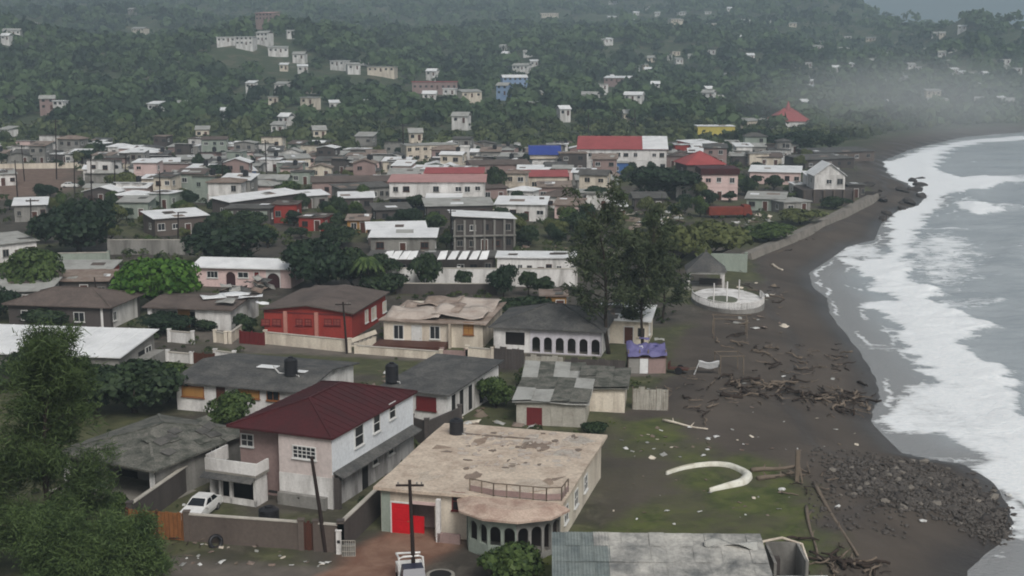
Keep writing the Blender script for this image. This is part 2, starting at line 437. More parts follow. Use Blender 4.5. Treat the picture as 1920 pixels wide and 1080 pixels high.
# ------------------------------------------------------------------ sea
def wp(pts, z=SEA): return np.array([at(a, b, z)[:2] for a, b in pts])
FOAM = [  # (outline in plan, strength, edge softness)
    (wp([(1920,1000),(1862,900),(1815,878),(1847,862),(1823,845),(1786,828),(1725,812),(1634,800),(1628,785),(1650,772),(1665,752),(1648,746),(1709,728),(1786,726),(1758,713),(1725,681),(1690,655),(1679,640),(1673,628),(1675,609),(1668,597),(1633,582),(1613,570),(1679,564),(1652,547),(1633,527),(1598,500),(1570,488),(1652,484),(1666,461),(1670,442),(1664,422),(1672,399),(1703,387),(1734,372),(1710,354),(1660,321),(1658,304),(1691,296),(1730,282),(1800,265),(1920,256),(1990,256),(1990,262),(1920,264),(1846,268),(1784,278),(1769,290),(1753,305),(1761,325),(1808,333),(1901,333),(1916,338),(1862,352),(1808,358),(1769,368),(1769,387),(1741,407),(1706,453),(1699,508),(1722,527),(1769,550),(1753,562),(1808,593),(1862,620),(1830,640),(1799,645),(1847,673),(1880,689),(1900,730),(1905,775),(1960,790),(1990,900),(1990,1000)]), 1.0, 1.2),
    (wp([(1782,372),(1808,380),(1846,383),(1885,397),(1827,406),(1808,395)]), 1.0, 1.0),
    (wp([(1700,450),(1760,440),(1830,450),(1848,470),(1830,500),(1823,531),(1760,552),(1715,530)]), 0.62, 5.0),
    (wp([(1539,477),(1590,462),(1660,455),(1660,485),(1574,488)]), 0.6, 1.5),
    (wp([(1860,330),(1990,325),(1990,345),(1860,345)]), 0.5, 5.0),
    (wp([(1640,760),(1700,740),(1850,770),(1900,800),(1850,850),(1720,800)]), -0.42, 3.0),
    (wp([(1690,860),(1780,840),(1840,862),(1800,876),(1740,868)]), -0.8, 1.0),
]
sy = np.concatenate([np.arange(45, 330, 0.6), np.geomspace(331, 900, 130)])
sx = np.concatenate([np.arange(5, 140, 0.6), np.geomspace(141, 3000, 60)])
WX, WY = np.meshgrid(sx, sy); wx, wy = WX.ravel(), WY.ravel()
dw = -shore_d(wx, wy)
foam = np.zeros(len(wx))
warp = (fbm(wx/2.6, wy/2.6, 4) - 0.5)
for poly, st, sf in FOAM:
    d = seg_dist(poly, wx, wy, True); s_ = np.where(inside(poly, wx, wy), d, -d)
    k = sstep(-sf*1.6, sf*2.2, s_ + warp * 5.0 * min(sf, 2.0)) * st
    foam = np.maximum(foam, k) if st > 0 else foam * (1 + k)
# long sea streaks from the spent waves
foam = np.maximum(foam, 0.42 * sstep(0.62, 0.8, fbm(wx/16.0 + 3, wy/5.0, 4)) * sstep(60, 8, dw) * (dw > 0))
edge_ = 1.2 + 1.6*(fbm(wx/7.0, wy/7.0, 3)-.5)*2
for off_, st_ in ((0.0, .62), (3.4, .5), (7.5, .45)): foam = np.maximum(foam, st_*sstep(.55, .1, np.abs(dw - edge_*(1+off_*.2) - off_))*sstep(.38, .55, fbm(wx/9.0+off_, wy/9.0, 3)))
lift = sstep(2, 25, dw)
wz = SEA + 0.02 + foam * lift * (0.45 + 1.1*(fbm(wx/3.4, wy/2.2, 4) - .4)) + lift * ((fbm(wx/9.0, wy/4.5, 4) - 0.5) * 0.9 + (fbm(wx/2.2, wy/1.4, 3) - 0.5) * 0.28 + 0.12)
crest = np.sin(dw*0.42 + 5*fbm(wx/22.0, wy/22.0, 3)); wz += lift * 0.35 * np.maximum(crest, 0)**2
foam = np.clip(foam + 0.30*np.maximum(crest, 0)**6*sstep(46, 14, dw)*sstep(3, 9, dw)*sstep(.35, .6, fbm(wx/11.0, wy/11.0, 3)), 0, 1.1)
wz += 1.0 * lift * np.exp(-(seg_dist(wp([(1770,366),(1830,388),(1900,392)]), wx, wy) / 2.5) ** 2)
keep = dw > -8
ii = np.arange(len(wx)).reshape(len(sy), len(sx))
q = np.stack([ii[:-1,:-1], ii[:-1,1:], ii[1:,1:], ii[1:,:-1]], -1).reshape(-1, 4)
q = q[keep[q].any(1)]
m, t, bs = _nodes('sea_water')
a = N(t, 'ShaderNodeAttribute', attribute_name='foam')
tc = t.nodes.new('ShaderNodeTexCoord'); mp = t.nodes.new('ShaderNodeMapping'); mp.inputs['Scale'].default_value = (0.55, 1.0, 1.0); mp.inputs['Rotation'].default_value = (0, 0, 0.5)
t.links.new(tc.outputs['Object'], mp.inputs[0])
lace = noise(t, mp.outputs[0], 0.8, 7, 0.68, 1.2); fine = noise(t, mp.outputs[0], 2.8, 5, 0.7)
ad = t.nodes.new('ShaderNodeMath'); ad.operation = 'ADD'
su = t.nodes.new('ShaderNodeMath'); su.operation = 'SUBTRACT'; su.inputs[1].default_value = 0.5
t.links.new(lace, su.inputs[0]); ml = t.nodes.new('ShaderNodeMath'); ml.operation = 'MULTIPLY'; ml.inputs[1].default_value = 1.5
t.links.new(su.outputs[0], ml.inputs[0]); t.links.new(a.outputs['Fac'], ad.inputs[0]); t.links.new(ml.outputs[0], ad.inputs[1])
ff = ramp(t, ad.outputs[0], [(0.30, 0.0), (0.52, 0.75), (0.78, 1.0)])
ffm = mixc(t, 1.0, ff, ramp(t, a.outputs['Fac'], [(0.02, 0.0), (0.25, 1.0)]), 'MULTIPLY')
a2_ = N(t, 'ShaderNodeAttribute', attribute_name='film')
wat = mixc(t, ramp(t, noise(t, tc.outputs['Object'], 0.06, 4, 0.6), [(0.3, 0.0), (0.7, 1.0)]), S(158,165,170), S(178,184,188))
wat = mixc(t, a2_.outputs['Fac'], wat, S(148,149,150))
fcol = mixc(t, ramp(t, fine, [(0.3, 0.0), (0.65, 1.0)]), S(226,232,236), S(250,251,252))
t.links.new(mixc(t, ffm, wat, fcol), bs.inputs['Base Color'])
rr = t.nodes.new('ShaderNodeMapRange'); rr.inputs[3].default_value = 0.17; rr.inputs[4].default_value = 0.8
t.links.new(ffm, rr.inputs[0]); t.links.new(rr.outputs[0], bs.inputs['Roughness'])
bs.inputs['Specular IOR Level'].default_value = 0.5; bs.inputs['IOR'].default_value = 1.33
bp = N(t, 'ShaderNodeBump', i_Strength=0.6, i_Distance=0.45); t.links.new(fine, bp.inputs['Height']); t.links.new(bp.outputs[0], bs.inputs['Normal'])
sea = numesh('sea', np.stack([wx, wy, wz], 1), q, m, smooth=True)
for nm_, arr in (('foam', foam), ('film', sstep(9, 2, dw))):
    fa = sea.data.attributes.new(nm_, 'FLOAT', 'POINT'); fa.data.foreach_set('value', arr.astype(np.float32))
tag(sea, 'grey sea with white surf breaking along the beach', kind='structure')
# ------------------------------------------------------------------ haze
hb = MB().box(-3400, 4300, -120, 6500, -9, 640).build('haze', [])
hm = bpy.data.materials.new('damp_air'); hm.use_nodes = True
ht = hm.node_tree; ht.nodes.remove(ht.nodes['Principled BSDF'])
pv = ht.nodes.new('ShaderNodeVolumePrincipled'); pv.inputs['Color'].default_value = (0.64, 0.79, 0.92, 1)
pv.inputs['Density'].default_value = 0.00034; pv.inputs['Anisotropy'].default_value = 0.0
pv.inputs['Density Attribute'].default_value = ''; pv.inputs['Temperature Attribute'].default_value = ''; pv.inputs['Color Attribute'].default_value = ''
ht.links.new(pv.outputs[0], ht.nodes['Material Output'].inputs['Volume'])
hb.data.materials.append(hm); tag(hb, kind='stuff')
hb.display_type = 'WIRE'
# spray drifting over the far surf
sp_ = at(1715, 250, 0)
import bmesh
bm_ = bmesh.new(); bmesh.ops.create_icosphere(bm_, subdivisions=3, radius=1.0)
me_ = bpy.data.meshes.new('sea_spray'); bm_.to_mesh(me_); bm_.free()
ss_ = link('sea_spray', me_, None, (sp_.x, sp_.y, 14)); ss_.scale = (100, 120, 26); sm_ = bpy.data.materials.new('spray_mist'); sm_.use_nodes = True
tt_ = sm_.node_tree; tt_.nodes.remove(tt_.nodes['Principled BSDF']); pv = tt_.nodes.new('ShaderNodeVolumePrincipled'); pv.inputs['Color'].default_value = (.9, .93, .95, 1); pv.inputs['Density'].default_value = 0.0032
for k_ in ('Density Attribute', 'Temperature Attribute', 'Color Attribute'): pv.inputs[k_].default_value = ''
tco = tt_.nodes.new('ShaderNodeTexCoord'); vl = N(tt_, 'ShaderNodeVectorMath', operation='LENGTH'); tt_.links.new(tco.outputs['Object'], vl.inputs[0])
mr_ = N(tt_, 'ShaderNodeMapRange', interpolation_type='SMOOTHSTEP'); mr_.inputs[1].default_value = 0.15; mr_.inputs[2].default_value = 0.98; mr_.inputs[3].default_value = 0.0055; mr_.inputs[4].default_value = 0.0
tt_.links.new(vl.outputs['Value'], mr_.inputs[0]); tt_.links.new(mr_.outputs[0], pv.inputs['Density'])
tt_.links.new(pv.outputs[0], tt_.nodes['Material Output'].inputs['Volume']); ss_.data.materials.append(sm_); tag(ss_, 'pale sea spray drifting over the far surf', kind='stuff')
# ------------------------------------------------------------------ shared paints
W_WHITE = paint('plaster_white', S(236,234,232), S(150,146,142), 0.75, 0.6, 0.85, 0.1, streak=True)
W_CREAM = paint('plaster_cream', S(228,218,202), S(158,144,130), 0.7, 0.6, 0.85, 0.1, streak=True)
W_PINK = paint('plaster_pink', S(226,200,196), S(180,154,150), 0.4, 0.5, 0.85, 0.1, streak=True)
W_DUSK = paint('plaster_dusky_pink', S(160,138,134), S(124,104,100), 0.5, 0.5, 0.85, 0.1, streak=True)
W_GREY = paint('plaster_grey', S(150,148,144), S(92,90,86), 0.8, 0.5, 0.9, 0.15, streak=True)
W_DARK = paint('block_dark', S(88,82,80), S(64,60,58), 0.6, 0.5, 0.9, 0.15, streak=True)
W_BROWN = paint('block_brown', S(104,94,88), S(78,70,66), 0.6, 0.4, 0.9, 0.15, streak=True)
W_GREEN = paint('plaster_pale_green', S(158,168,158), S(120,128,118), 0.5, 0.6, 0.85, 0.1, streak=True)
W_RED = paint('plaster_red', S(158,60,52), S(118,46,42), 0.5, 0.5, 0.8, 0.1, streak=True)
W_YEL = paint('plaster_yellow', S(206,190,96), S(170,156,84), 0.4, 0.5, 0.8, 0.1, streak=True)
W_OCHRE = paint('plaster_ochre', S(172,128,74), S(130,94,58), 0.5, 0.8, 0.8, 0.1, streak=True)
W_BLUE = paint('plaster_blue', S(70,110,170), S(50,84,140), 0.4, 0.5, 0.7, 0.1)
R_GREY = paint('roof_grey_sheet', S(112,110,106), S(74,72,70), 0.8, 0.45, 0.75, 0.25, fine=0.2, ribs=3.5)
R_SLATE = paint('roof_slate', S(86,86,86), S(124,122,118), 0.75, 0.55, 0.8, 0.25, fine=0.3, thresh=0.54)
R_MOULD = paint('roof_mouldy_grey', S(140,138,130), S(78,82,74), 0.9, 0.9, 0.85, 0.3, fine=0.35, thresh=0.5)
R_BROWN = paint('roof_brown_grey', S(112,100,94), S(78,70,66), 0.7, 0.4, 0.8, 0.2, fine=0.2)
R_MAROON = paint('roof_maroon_sheet', S(84,34,38), S(64,36,38), 0.8, 0.35, 0.6, 0.25, fine=0.2, ribs=2.6)
R_WHITE = paint('roof_white_sheet', S(240,241,242), S(190,192,194), 0.45, 0.35, 0.6, 0.2, fine=0.06, ribs=3.0)
R_PALE = paint('roof_pale_sheet', S(178,178,174), S(126,124,118), 0.6, 0.45, 0.7, 0.2, fine=0.12, ribs=3.0)
R_RUST = paint('roof_rusty_sheet', S(156,142,132), S(116,90,76), 0.7, 0.5, 0.8, 0.2, fine=0.18, ribs=3.0)
R_PEACH = paint('roof_peach_slab', S(222,206,188), S(178,158,142), 0.75, 0.5, 0.9, 0.2, fine=0.22, thresh=0.53)
R_RED = paint('roof_red_sheet', S(172,84,84), S(142,68,68), 0.5, 0.3, 0.6, 0.2, ribs=2.0)
R_PINK = paint('roof_pink_sheet', S(196,150,146), S(168,128,124), 0.5, 0.3, 0.6, 0.2, ribs=2.0)
R_BLUE = paint('roof_blue_sheet', S(48,72,160), S(38,58,130), 0.4, 0.3, 0.6, 0.2, ribs=2.0)
R_TEAL = paint('roof_teal_sheet', S(132,140,138), S(92,102,104), 0.75, 0.5, 0.7, 0.2, fine=0.15)
ZINC = paint('zinc_sheet', S(194,190,180), S(140,132,120), 0.6, 0.7, 0.6, 0.2, fine=0.15, ribs=4.0)
GLASS = plain('window_dark_glass', S(44,46,50), 0.25, 0, 0.5)
VOID = plain('dark_interior', S(26,24,25), 0.9)
FRAME_W = plain('frame_white', S(214,214,212), 0.6)
FRAME_R = plain('frame_dark_red', S(104,34,36), 0.6)
RED_DOOR = paint('door_red', S(206,26,38), S(176,22,34), 0.4, 0.8, 0.5, 0.05)
BROWN_DOOR = paint('door_brown', S(88,54,44), S(70,44,36), 0.5, 1.0, 0.6, 0.1)
TIMBER = paint('timber_grey', S(128,116,102), S(92,80,70), 0.6, 1.5, 0.9, 0.2)
TIMBER_O = paint('timber_orange', S(146,96,58), S(112,72,46), 0.6, 1.0, 0.8, 0.15)
POLE_M = paint('pole_tarred', S(50,40,38), S(36,30,28), 0.5, 1.0, 0.9, 0.1)
TANK_M = plain('tank_black_plastic', S(34,34,38), 0.5)
CONC = paint('concrete', S(150,146,138), S(110,106,100), 0.6, 0.5, 0.9, 0.15)
KERBM = paint('coping_pale', S(196,190,180), S(150,144,136), 0.5, 0.6, 0.9, 0.1)

# ------------------------------------------------------------------ house frame
HOUSES = []
class House:
    """local axes: x along the front from its left corner, y back, z up; the front faces the viewer"""
    def __init__(s, name, label, cat, FL, FR, BR=None, d=None, h=3.0, ang=None, anchor='R', group=None, z0=None, w=None):
        a, b = at(*FL, h), at(*FR, h)
        u1 = math.atan2(b.y - a.y, b.x - a.x); s.w = w or (b - a).length
        if BR is not None:
            c = at(*BR, h); u2 = math.atan2(c.y - b.y, c.x - b.x) - math.pi / 2
            s.d = d or (c - b).length
            s.rz = math.radians(ang) if ang is not None else (u1 * 0.55 + u2 * 0.45)
        else:
            s.d = d; s.rz = math.radians(ang) if ang is not None else u1
        u = Vector((math.cos(s.rz), math.sin(s.rz), 0))
        o = (b - u * s.w) if anchor == 'R' else a
        s.h = h
        z = 0.0 if z0 is None else z0
        s.root = thing(name, label, cat, (o.x, o.y, z), s.rz, group); HOUSES.append(s)
    def put(s, mb, name, mat, parent=None, smooth=False): return mb.build(name, mat, parent or s.root, smooth)
    def wall(s, mat, h=None, inset=0.0, name='wall'):
        h = h or s.h
        return s.put(MB().box(inset, s.w - inset, inset, s.d - inset, -0.3, h), name, mat)
    def flat(s, mat, th=0.25, ov=0.35, z=None, sag=0.0):
        z = z or s.h
        fn = lambda u, v: (-ov + u*(s.w+2*ov), -ov + v*(s.d+2*ov), z + th - sag * (0.5 - vnoise(u*4+s.w*3, v*4)))
        return s.put(MB().grid(fn, 14, 14, th=th), 'roof', mat)
    def shed(s, mat, rise=0.8, ov=0.4, th=0.1, side='back', z=None):
        z = z or s.h; x0, x1, y0, y1 = -ov, s.w+ov, -ov, s.d+ov
        zz = {'back': (z, z, z+rise, z+rise), 'front': (z+rise, z+rise, z, z), 'left': (z+rise, z, z, z+rise), 'right': (z, z+rise, z+rise, z)}[side]
        P = [(x0,y0,zz[0]+th),(x1,y0,zz[1]+th),(x1,y1,zz[2]+th),(x0,y1,zz[3]+th)]
        o = s.put(MB().slab(P, th), 'roof', mat)
        # the wall under a sloping roof
        g = MB(); i = 0.02
        g.add([(i,i,z-.02),(s.w-i,i,z-.02),(s.w-i,s.d-i,z-.02),(i,s.d-i,z-.02)] + [(q[0], q[1], zq+0.0) for q, zq in zip([(i,i),(s.w-i,i),(s.w-i,s.d-i),(i,s.d-i)], zz)],
              [(0,1,5,4),(1,2,6,5),(2,3,7,6),(3,0,4,7)])
        s._gable_mb = g
        return o
    def gable(s, mat, wmat, rise=1.2, ov=0.4, th=0.12, axis='y', z=None):
        z = z or s.h; x0, x1, y0, y1 = -ov, s.w+ov, -ov, s.d+ov
        m_ = MB(); g = MB()
        if axis == 'y':
            xm = s.w/2; k = rise/(s.w/2)*ov
            m_.slab([(x0,y0,z-k+th),(xm,y0,z+rise+th),(xm,y1,z+rise+th),(x0,y1,z-k+th)], th)
            m_.slab([(xm+.001,y0,z+rise+th),(x1,y0,z-k+th),(x1,y1,z-k+th),(xm+.001,y1,z+rise+th)], th)
            for yy in (0.03, s.d-0.03): g.add([(0.03,yy,z),(s.w-.03,yy,z),(xm,yy,z+rise)], [(0,1,2)])
        else:
            ym = s.d/2; k = rise/(s.d/2)*ov
            m_.slab([(x0,y0,z-k+th),(x1,y0,z-k+th),(x1,ym,z+rise+th),(x0,ym,z+rise+th)], th)
            m_.slab([(x0,ym+.001,z+rise+th),(x1,ym+.001,z+rise+th),(x1,y1,z-k+th),(x0,y1,z-k+th)], th)
            for xx in (0.03, s.w-0.03): g.add([(xx,0.03,z),(xx,s.d-.03,z),(xx,ym,z+rise)], [(0,1,2)])
        r = s.put(m_, 'roof', mat)
        for k in (0, 3): s.put(MB().add(g.v[k:k+3], [(0, 1, 2)]), 'gable_wall', wmat)
        return r
    def hip(s, mat, rise=1.4, ov=0.45, th=0.14, z=None, nsub=1):
        z = z or s.h; x0, x1, y0, y1 = -ov, s.w+ov, -ov, s.d+ov
        W, D = x1-x0, y1-y0
        if W >= D: a = (x0+D/2, (y0+y1)/2); b = (x1-D/2, (y0+y1)/2)
        else: a = ((x0+x1)/2, y0+W/2); b = ((x0+x1)/2, y1-W/2)
        zt = z+th+rise; ze = z+th
        V = [(x0,y0,ze),(x1,y0,ze),(x1,y1,ze),(x0,y1,ze),(*a,zt),(*b,zt)]
        F_ = [(0,1,5,4),(1,2,5),(2,3,4,5),(3,0,4)] if W >= D else [(0,1,4),(1,2,5,4),(2,3,5),(3,0,4,5)]
        m_ = MB().add(V, F_)
        m_.add([(x0,y0,ze),(x1,y0,ze),(x1,y1,ze),(x0,y1,ze),(x0,y0,ze-th),(x1,y0,ze-th),(x1,y1,ze-th),(x0,y1,ze-th)],
               [(0,4,5,1),(1,5,6,2),(2,6,7,3),(3,7,4,0),(7,6,5,4)])
        r = s.put(m_, 'roof', mat)
        cap = MB()
        for p, q_ in ((V[4], V[5]), (V[0], V[4]), (V[3], V[4] if W >= D else V[5]), (V[1], V[5] if W >= D else V[4]), (V[2], V[5])):
            cap.bar(Vector(p)+Vector((0,0,.03)), Vector(q_)+Vector((0,0,.03)), 0.22, 0.07)
        s.put(cap, 'ridge_cap', mat, r)
        return r
    def place(s, face, along):
        return {'f': ((along, 0), 0.0), 'b': ((along, s.d), math.pi), 'r': ((s.w, along), math.pi/2), 'l': ((0, along), -math.pi/2)}[face]
    def window(s, face, along, z, w, h, frame=None, glass=None, bars=(2, 1), grille=False, off=0.0, sill=True):
        (x, y), r = s.place(face, along)
        frame = frame or FRAME_W; glass = glass or GLASS
        k = ('win', round(w,2), round(h,2), frame.name, bars, sill, grille)
        if k not in CACHE:
            m_ = MB(); t_ = 0.07; b = 0.08
            m_.box(-w/2-b, -w/2, -t_, 0, -h/2-b, h/2+b); m_.box(w/2, w/2+b, -t_, 0, -h/2-b, h/2+b)
            m_.box(-w/2, w/2, -t_, 0, h/2, h/2+b); m_.box(-w/2, w/2, -t_, 0, -h/2-b, -h/2)
            for i in range(1, bars[0]): xx = -w/2 + w*i/bars[0]; m_.box(xx-.03, xx+.03, -t_+.01, 0, -h/2, h/2)
            for i in range(1, bars[1]): zz = -h/2 + h*i/bars[1]; m_.box(-w/2, w/2, -t_+.015, -.002, zz-.03, zz+.03)
            if sill: m_.box(-w/2-.15, w/2+.15, -.16, .0, -h/2-b-.07, -h/2-b)
            CACHE[k] = m_.mesh('window', frame)
        kg = ('pane', round(w,2), round(h,2), glass.name)
        if kg not in CACHE: CACHE[kg] = MB().box(-w/2, w/2, -.035, .0, -h/2, h/2).mesh('pane', glass)
        dx, dy = math.sin(r)*off, -math.cos(r)*off
        o = link('window', CACHE[k], s.root, (x+dx, y+dy, z), r); link('pane', CACHE[kg], o)
        return o
    def door(s, face, along, w=0.95, h=2.05, mat=None, off=0.0, z=0.0):
        (x, y), r = s.place(face, along); mat = mat or BROWN_DOOR
        k = ('door', w, h, mat.name)
        if k not in CACHE:
            m_ = MB().box(-w/2, w/2, -.05, 0, 0.03, h)
            for zz in (0.25, 1.15): m_.box(-w/2+.14, w/2-.14, -.075, -.05, zz, zz+0.75)
            CACHE[k] = m_.mesh('door', mat)
            CACHE[k+('f',)] = MB().box(-w/2-.1, -w/2, -.09, 0, 0, h+.1).box(w/2, w/2+.1, -.09, 0, 0, h+.1).box(-w/2, w/2, -.09, 0, h, h+.1).mesh('door_frame', FRAME_W)
            CACHE[k+('h',)] = MB().box(w/2-.16, w/2-.08, -.13, -.05, 1.0, 1.08).mesh('handle', plain('brass', S(150,130,90), 0.4, 0.6))
        dx, dy = math.sin(r)*off, -math.cos(r)*off
        o = link('door', CACHE[k], s.root, (x+dx, y+dy, z), r)
        link('door_frame', CACHE[k+('f',)], o); link('handle', CACHE[k+('h',)], o)
        return o
    def void(s, face, along, z0, w, h, name='opening', mat=None, off=0.012):
        (x, y), r = s.place(face, along)
        o = s.put(MB().box(-w/2, w/2, -off, 0.0, z0, z0+h), name, mat or VOID); o.location = (x, y, 0); o.rotation_euler = (0, 0, r); return o
CACHE = {}
def arch_wall(mb, p, q_, h, n, pier, spring, th=0.22, z0=0.0, sill=0.0, rise=None, mi=0):
    """an arcade between two plan points: n round arches between piers"""
    p, q_ = Vector((*p[:2], 0)), Vector((*q_[:2], 0)); L = (q_-p).length; u = (q_-p)/L; nrm = Vector((u.y, -u.x, 0))
    bay = L/n
    def P(sx, z, k): return p + u*sx + nrm*(-th*k) + Vector((0, 0, z))
    def blk(s0, s1, za, zb): 
        vs = [P(s0,za,0),P(s1,za,0),P(s1,za,1),P(s0,za,1),P(s0,zb,0),P(s1,zb,0),P(s1,zb,1),P(s0,zb,1)]
        mb.add(vs, [(0,3,2,1),(4,5,6,7),(0,1,5,4),(1,2,6,5),(2,3,7,6),(3,0,4,7)], mi)
    for i in range(n):
        s0 = i*bay; a, b = s0+pier/2, s0+bay-pier/2
        blk(s0, a, z0, z0+h); blk(b, s0+bay, z0, z0+h)
        if sill > 0: blk(a, b, z0, z0+sill)
        r = (b-a)/2; rv = min(rise or r, h-spring-0.12); cx = (a+b)/2; K = 10
        arc = [(cx - r*math.cos(math.pi*k/K), z0+spring+rv*math.sin(math.pi*k/K)) for k in range(K+1)]
        for (xa, za), (xb, zb) in zip(arc, arc[1:]):
            top = z0+h
            vs = [P(xa,za,0),P(xb,zb,0),P(xb,top,0),P(xa,top,0),P(xa,za,1),P(xb,zb,1),P(xb,top,1),P(xa,top,1)]
            mb.add(vs, [(0,1,2,3),(5,4,7,6),(0,4,5,1),(3,2,6,7)], mi)
    return mb
def wall_run(name, label, cat, pts, h, mat, th=0.2, cop=True, group=None, z0=0.0, panel=None):
    """a garden wall along plan points: its body, coping and piers are parts"""
    c = sum((Vector((p[0], p[1], 0)) for p in pts), Vector())/len(pts)
    r = thing(name, label, cat, (c.x, c.y, z0), 0, group)
    body = MB(); cp_ = MB(); ph = MB()
    for p, q_ in zip(pts, pts[1:]):
        a, b = Vector((p[0]-c.x, p[1]-c.y, h/2)), Vector((q_[0]-c.x, q_[1]-c.y, h/2))
        body.bar(a - Vector((0,0,.15)), b - Vector((0,0,.15)), th, h+.3)
        if cop: cp_.bar(a + Vector((0,0,h/2+.045)), b + Vector((0,0,h/2+.045)), th+0.12, 0.09)
    body.build('wall_body', mat, r)
    if cop: cp_.build('coping', KERBM, r)
    L = 0
    for i, p in enumerate(pts):
        ph = MB(); x, y = p[0]-c.x, p[1]-c.y
        ph.box(x-.2, x+.2, y-.2, y+.2, -.2, h+.2); ph.box(x-.25, x+.25, y-.25, y+.25, h+.2, h+.27)
        ph.build('pier', mat, r)
    return r
def tank(label, px, py, z, dia, h, tiers=1):
    p = at(px, py, z)
    t_ = thing('water_tank', label, 'water tank', p)
    R_ = dia/2
    prof = [(R_*.96, 0), (R_, .05)]
    k = 6
    for i in range(k):
        z0, z1 = .05+(h*.82-.05)*i/k, .05+(h*.82-.05)*(i+1)/k
        prof += [(R_, z0+.02), (R_, z1-.06), (R_*.965, z1-.04), (R_*.965, z1-.02)]
    MB().lathe(prof + [(R_, h*.84)], 22).build('tank_body', TANK_M, t_)
    MB().lathe([(R_*.98, h*.845), (R_*.62, h*.94)], 22).build('shoulder', TANK_M, t_)
    MB().lathe([(R_*.36, h*.942), (R_*.38, h*1.0), (R_*.2, h*1.03)], 16).build('lid', TANK_M, t_)
    MB().tube([(R_*.8, -R_*.5, .12), (R_*1.25, -R_*.8, .12), (R_*1.3, -R_*.85, -.02)], .04, 6).build('outlet_pipe', FRAME_W, t_)
    return t_

def free(x, y, m=0.8):
    """True where no house stands within m metres"""
    x = np.asarray(x, float); y = np.asarray(y, float); ok = np.ones(x.shape, bool)
    for h in HOUSES:
        l = h.root.location; c, s_ = math.cos(h.rz), math.sin(h.rz); dx, dy = x-l.x, y-l.y
        u, v = dx*c+dy*s_, -dx*s_+dy*c; ok &= ~((u > -m) & (u < h.w+m) & (v > -m) & (v < h.d+m))
    return ok
# ------------------------------------------------------------------ fitting openings on a facade
def _plane(s, face, px, py, off=0.0):
    o = Vector((0, 0, CAMZ)) - s.root.location; d = ray(px, py)
    R_ = Matrix.Rotation(-s.rz, 3, 'Z'); o = R_ @ o; d = R_ @ d
    if face == 'f': t_ = (-off - o.y)/d.y; return o.x + d.x*t_, o.z + d.z*t_
    if face == 'r': t_ = (s.w + off - o.x)/d.x; return o.y + d.y*t_, o.z + d.z*t_
    if face == 'l': t_ = (-off - o.x)/d.x; return o.y + d.y*t_, o.z + d.z*t_
House.plane = _plane
def _winpx(s, face, x0, y0, x1, y1, off=0.0, **kw):
    a = s.plane(face, x0, y0, off); b = s.plane(face, x1, y1, off)
    return s.window(face, (a[0]+b[0])/2, (a[1]+b[1])/2, max(abs(b[0]-a[0])-.12, .3), max(abs(a[1]-b[1])-.12, .3), off=off, **kw)
House.winpx = _winpx
def _doorpx(s, face, x0, y0, x1, y1, mat=None, off=0.0):
    a = s.plane(face, x0, y0, off); b = s.plane(face, x1, y1, off)
    return s.door(face, (a[0]+b[0])/2, round(abs(b[0]-a[0]), 2), round(max(a[1], b[1]), 2), mat, off)
House.doorpx = _doorpx
def _locpx(s, px, py, z):
    p = at(px, py, z) - s.root.location; p = Matrix.Rotation(-s.rz, 3, 'Z') @ p; return p.x, p.y
House.locpx = _locpx
def patch_sheet(h, name, x0, x1, y0, y1, z, mat, amp=0.25, parent=None, n=10, seed=0, th=0.03, lift=0.0):
    fn = lambda u, v: (x0+u*(x1-x0), y0+v*(y1-y0), z + amp*(vnoise(u*3.1+seed, v*2.3+seed*1.7)-.35) + lift*v)
    return MB().grid(fn, n, n, th=th).build(name, mat, parent or h.root, True)

# ================================================================== peach flat-roofed house by the lawn
h = House('flat_roofed_house', 'peach flat-roofed bungalow with red door and arched veranda beside the lawn', 'house', (716,914), (1046,946), (1120,822), h=3.3)
PH = h
fw = MB()   # front wall left of the veranda, with a deep doorway
W, D = h.w, h.d
a0 = h.plane('f', 770, 960)[0]; a1 = h.plane('f', 815, 960)[0]
fw.box(0, a0, 0, .2, -.3, 3.3); fw.box(a1, W, 0, .2, -.3, 3.3); fw.box(a0, a1, 0, .2, 2.35, 3.3)
fw.box(0, .2, .2, D, -.3, 3.3); fw.box(W-.2, W, .2, D, -.3, 3.3); fw.box(.2, W-.2, D-.2, D, -.3, 3.3)
fw.build('wall', W_CREAM, h.root)
MB().box(a0-.4, a1+.4, 1.6, 1.75, -.1, 3.2).build('inner_wall', W_DUSK, h.root)
MB().box(.21, W-.21, .21, D-.21, -.2, 0.05).build('floor_slab', CONC, h.root)
MB().box(a0+.01, a0+(a1-a0)*.5, .3, .36, .05, 1.35).build('low_gate', RED_DOOR, h.root)['label'] = 'dull red half gate in the doorway'
xs_ = [h.plane('f', q, 960)[0] for q in (735, 769)]
h.door('f', sum(xs_)/2, round(xs_[1]-xs_[0], 2), 2.35, RED_DOOR)
xg = h.plane('f', 737, 990)[0]
MB().box(.02, xs_[0]-.12, -.012, 0, 0, 3.25).build('painted_band', W_GREEN, h.root)
MB().box(a0-.05, a1+.3, -.05, 0, 2.37, 2.6).build('lintel', W_PINK, h.root)
h.winpx('f', 848, 922, 872, 958, frame=FRAME_R, bars=(2, 2))
xc = h.plane('f', 829, 960)[0]; MB().box(xc-.15, xc+.15, -1.0, -.7, 0, 3.2).build('column', W_WHITE, h.root)
MB().box(a1+.5, xc+1.6, -1.0, -.75, 0, .75).build('planter_wall', W_DUSK, h.root)
# right side openings
for yy in (2.6, 6.0, 9.5): h.window('r', yy, 1.7, 1.1, 1.1, bars=(2, 2))
h.window('l', 5, 1.8, .8, .9); h.window('l', 9, 1.8, .8, .9)
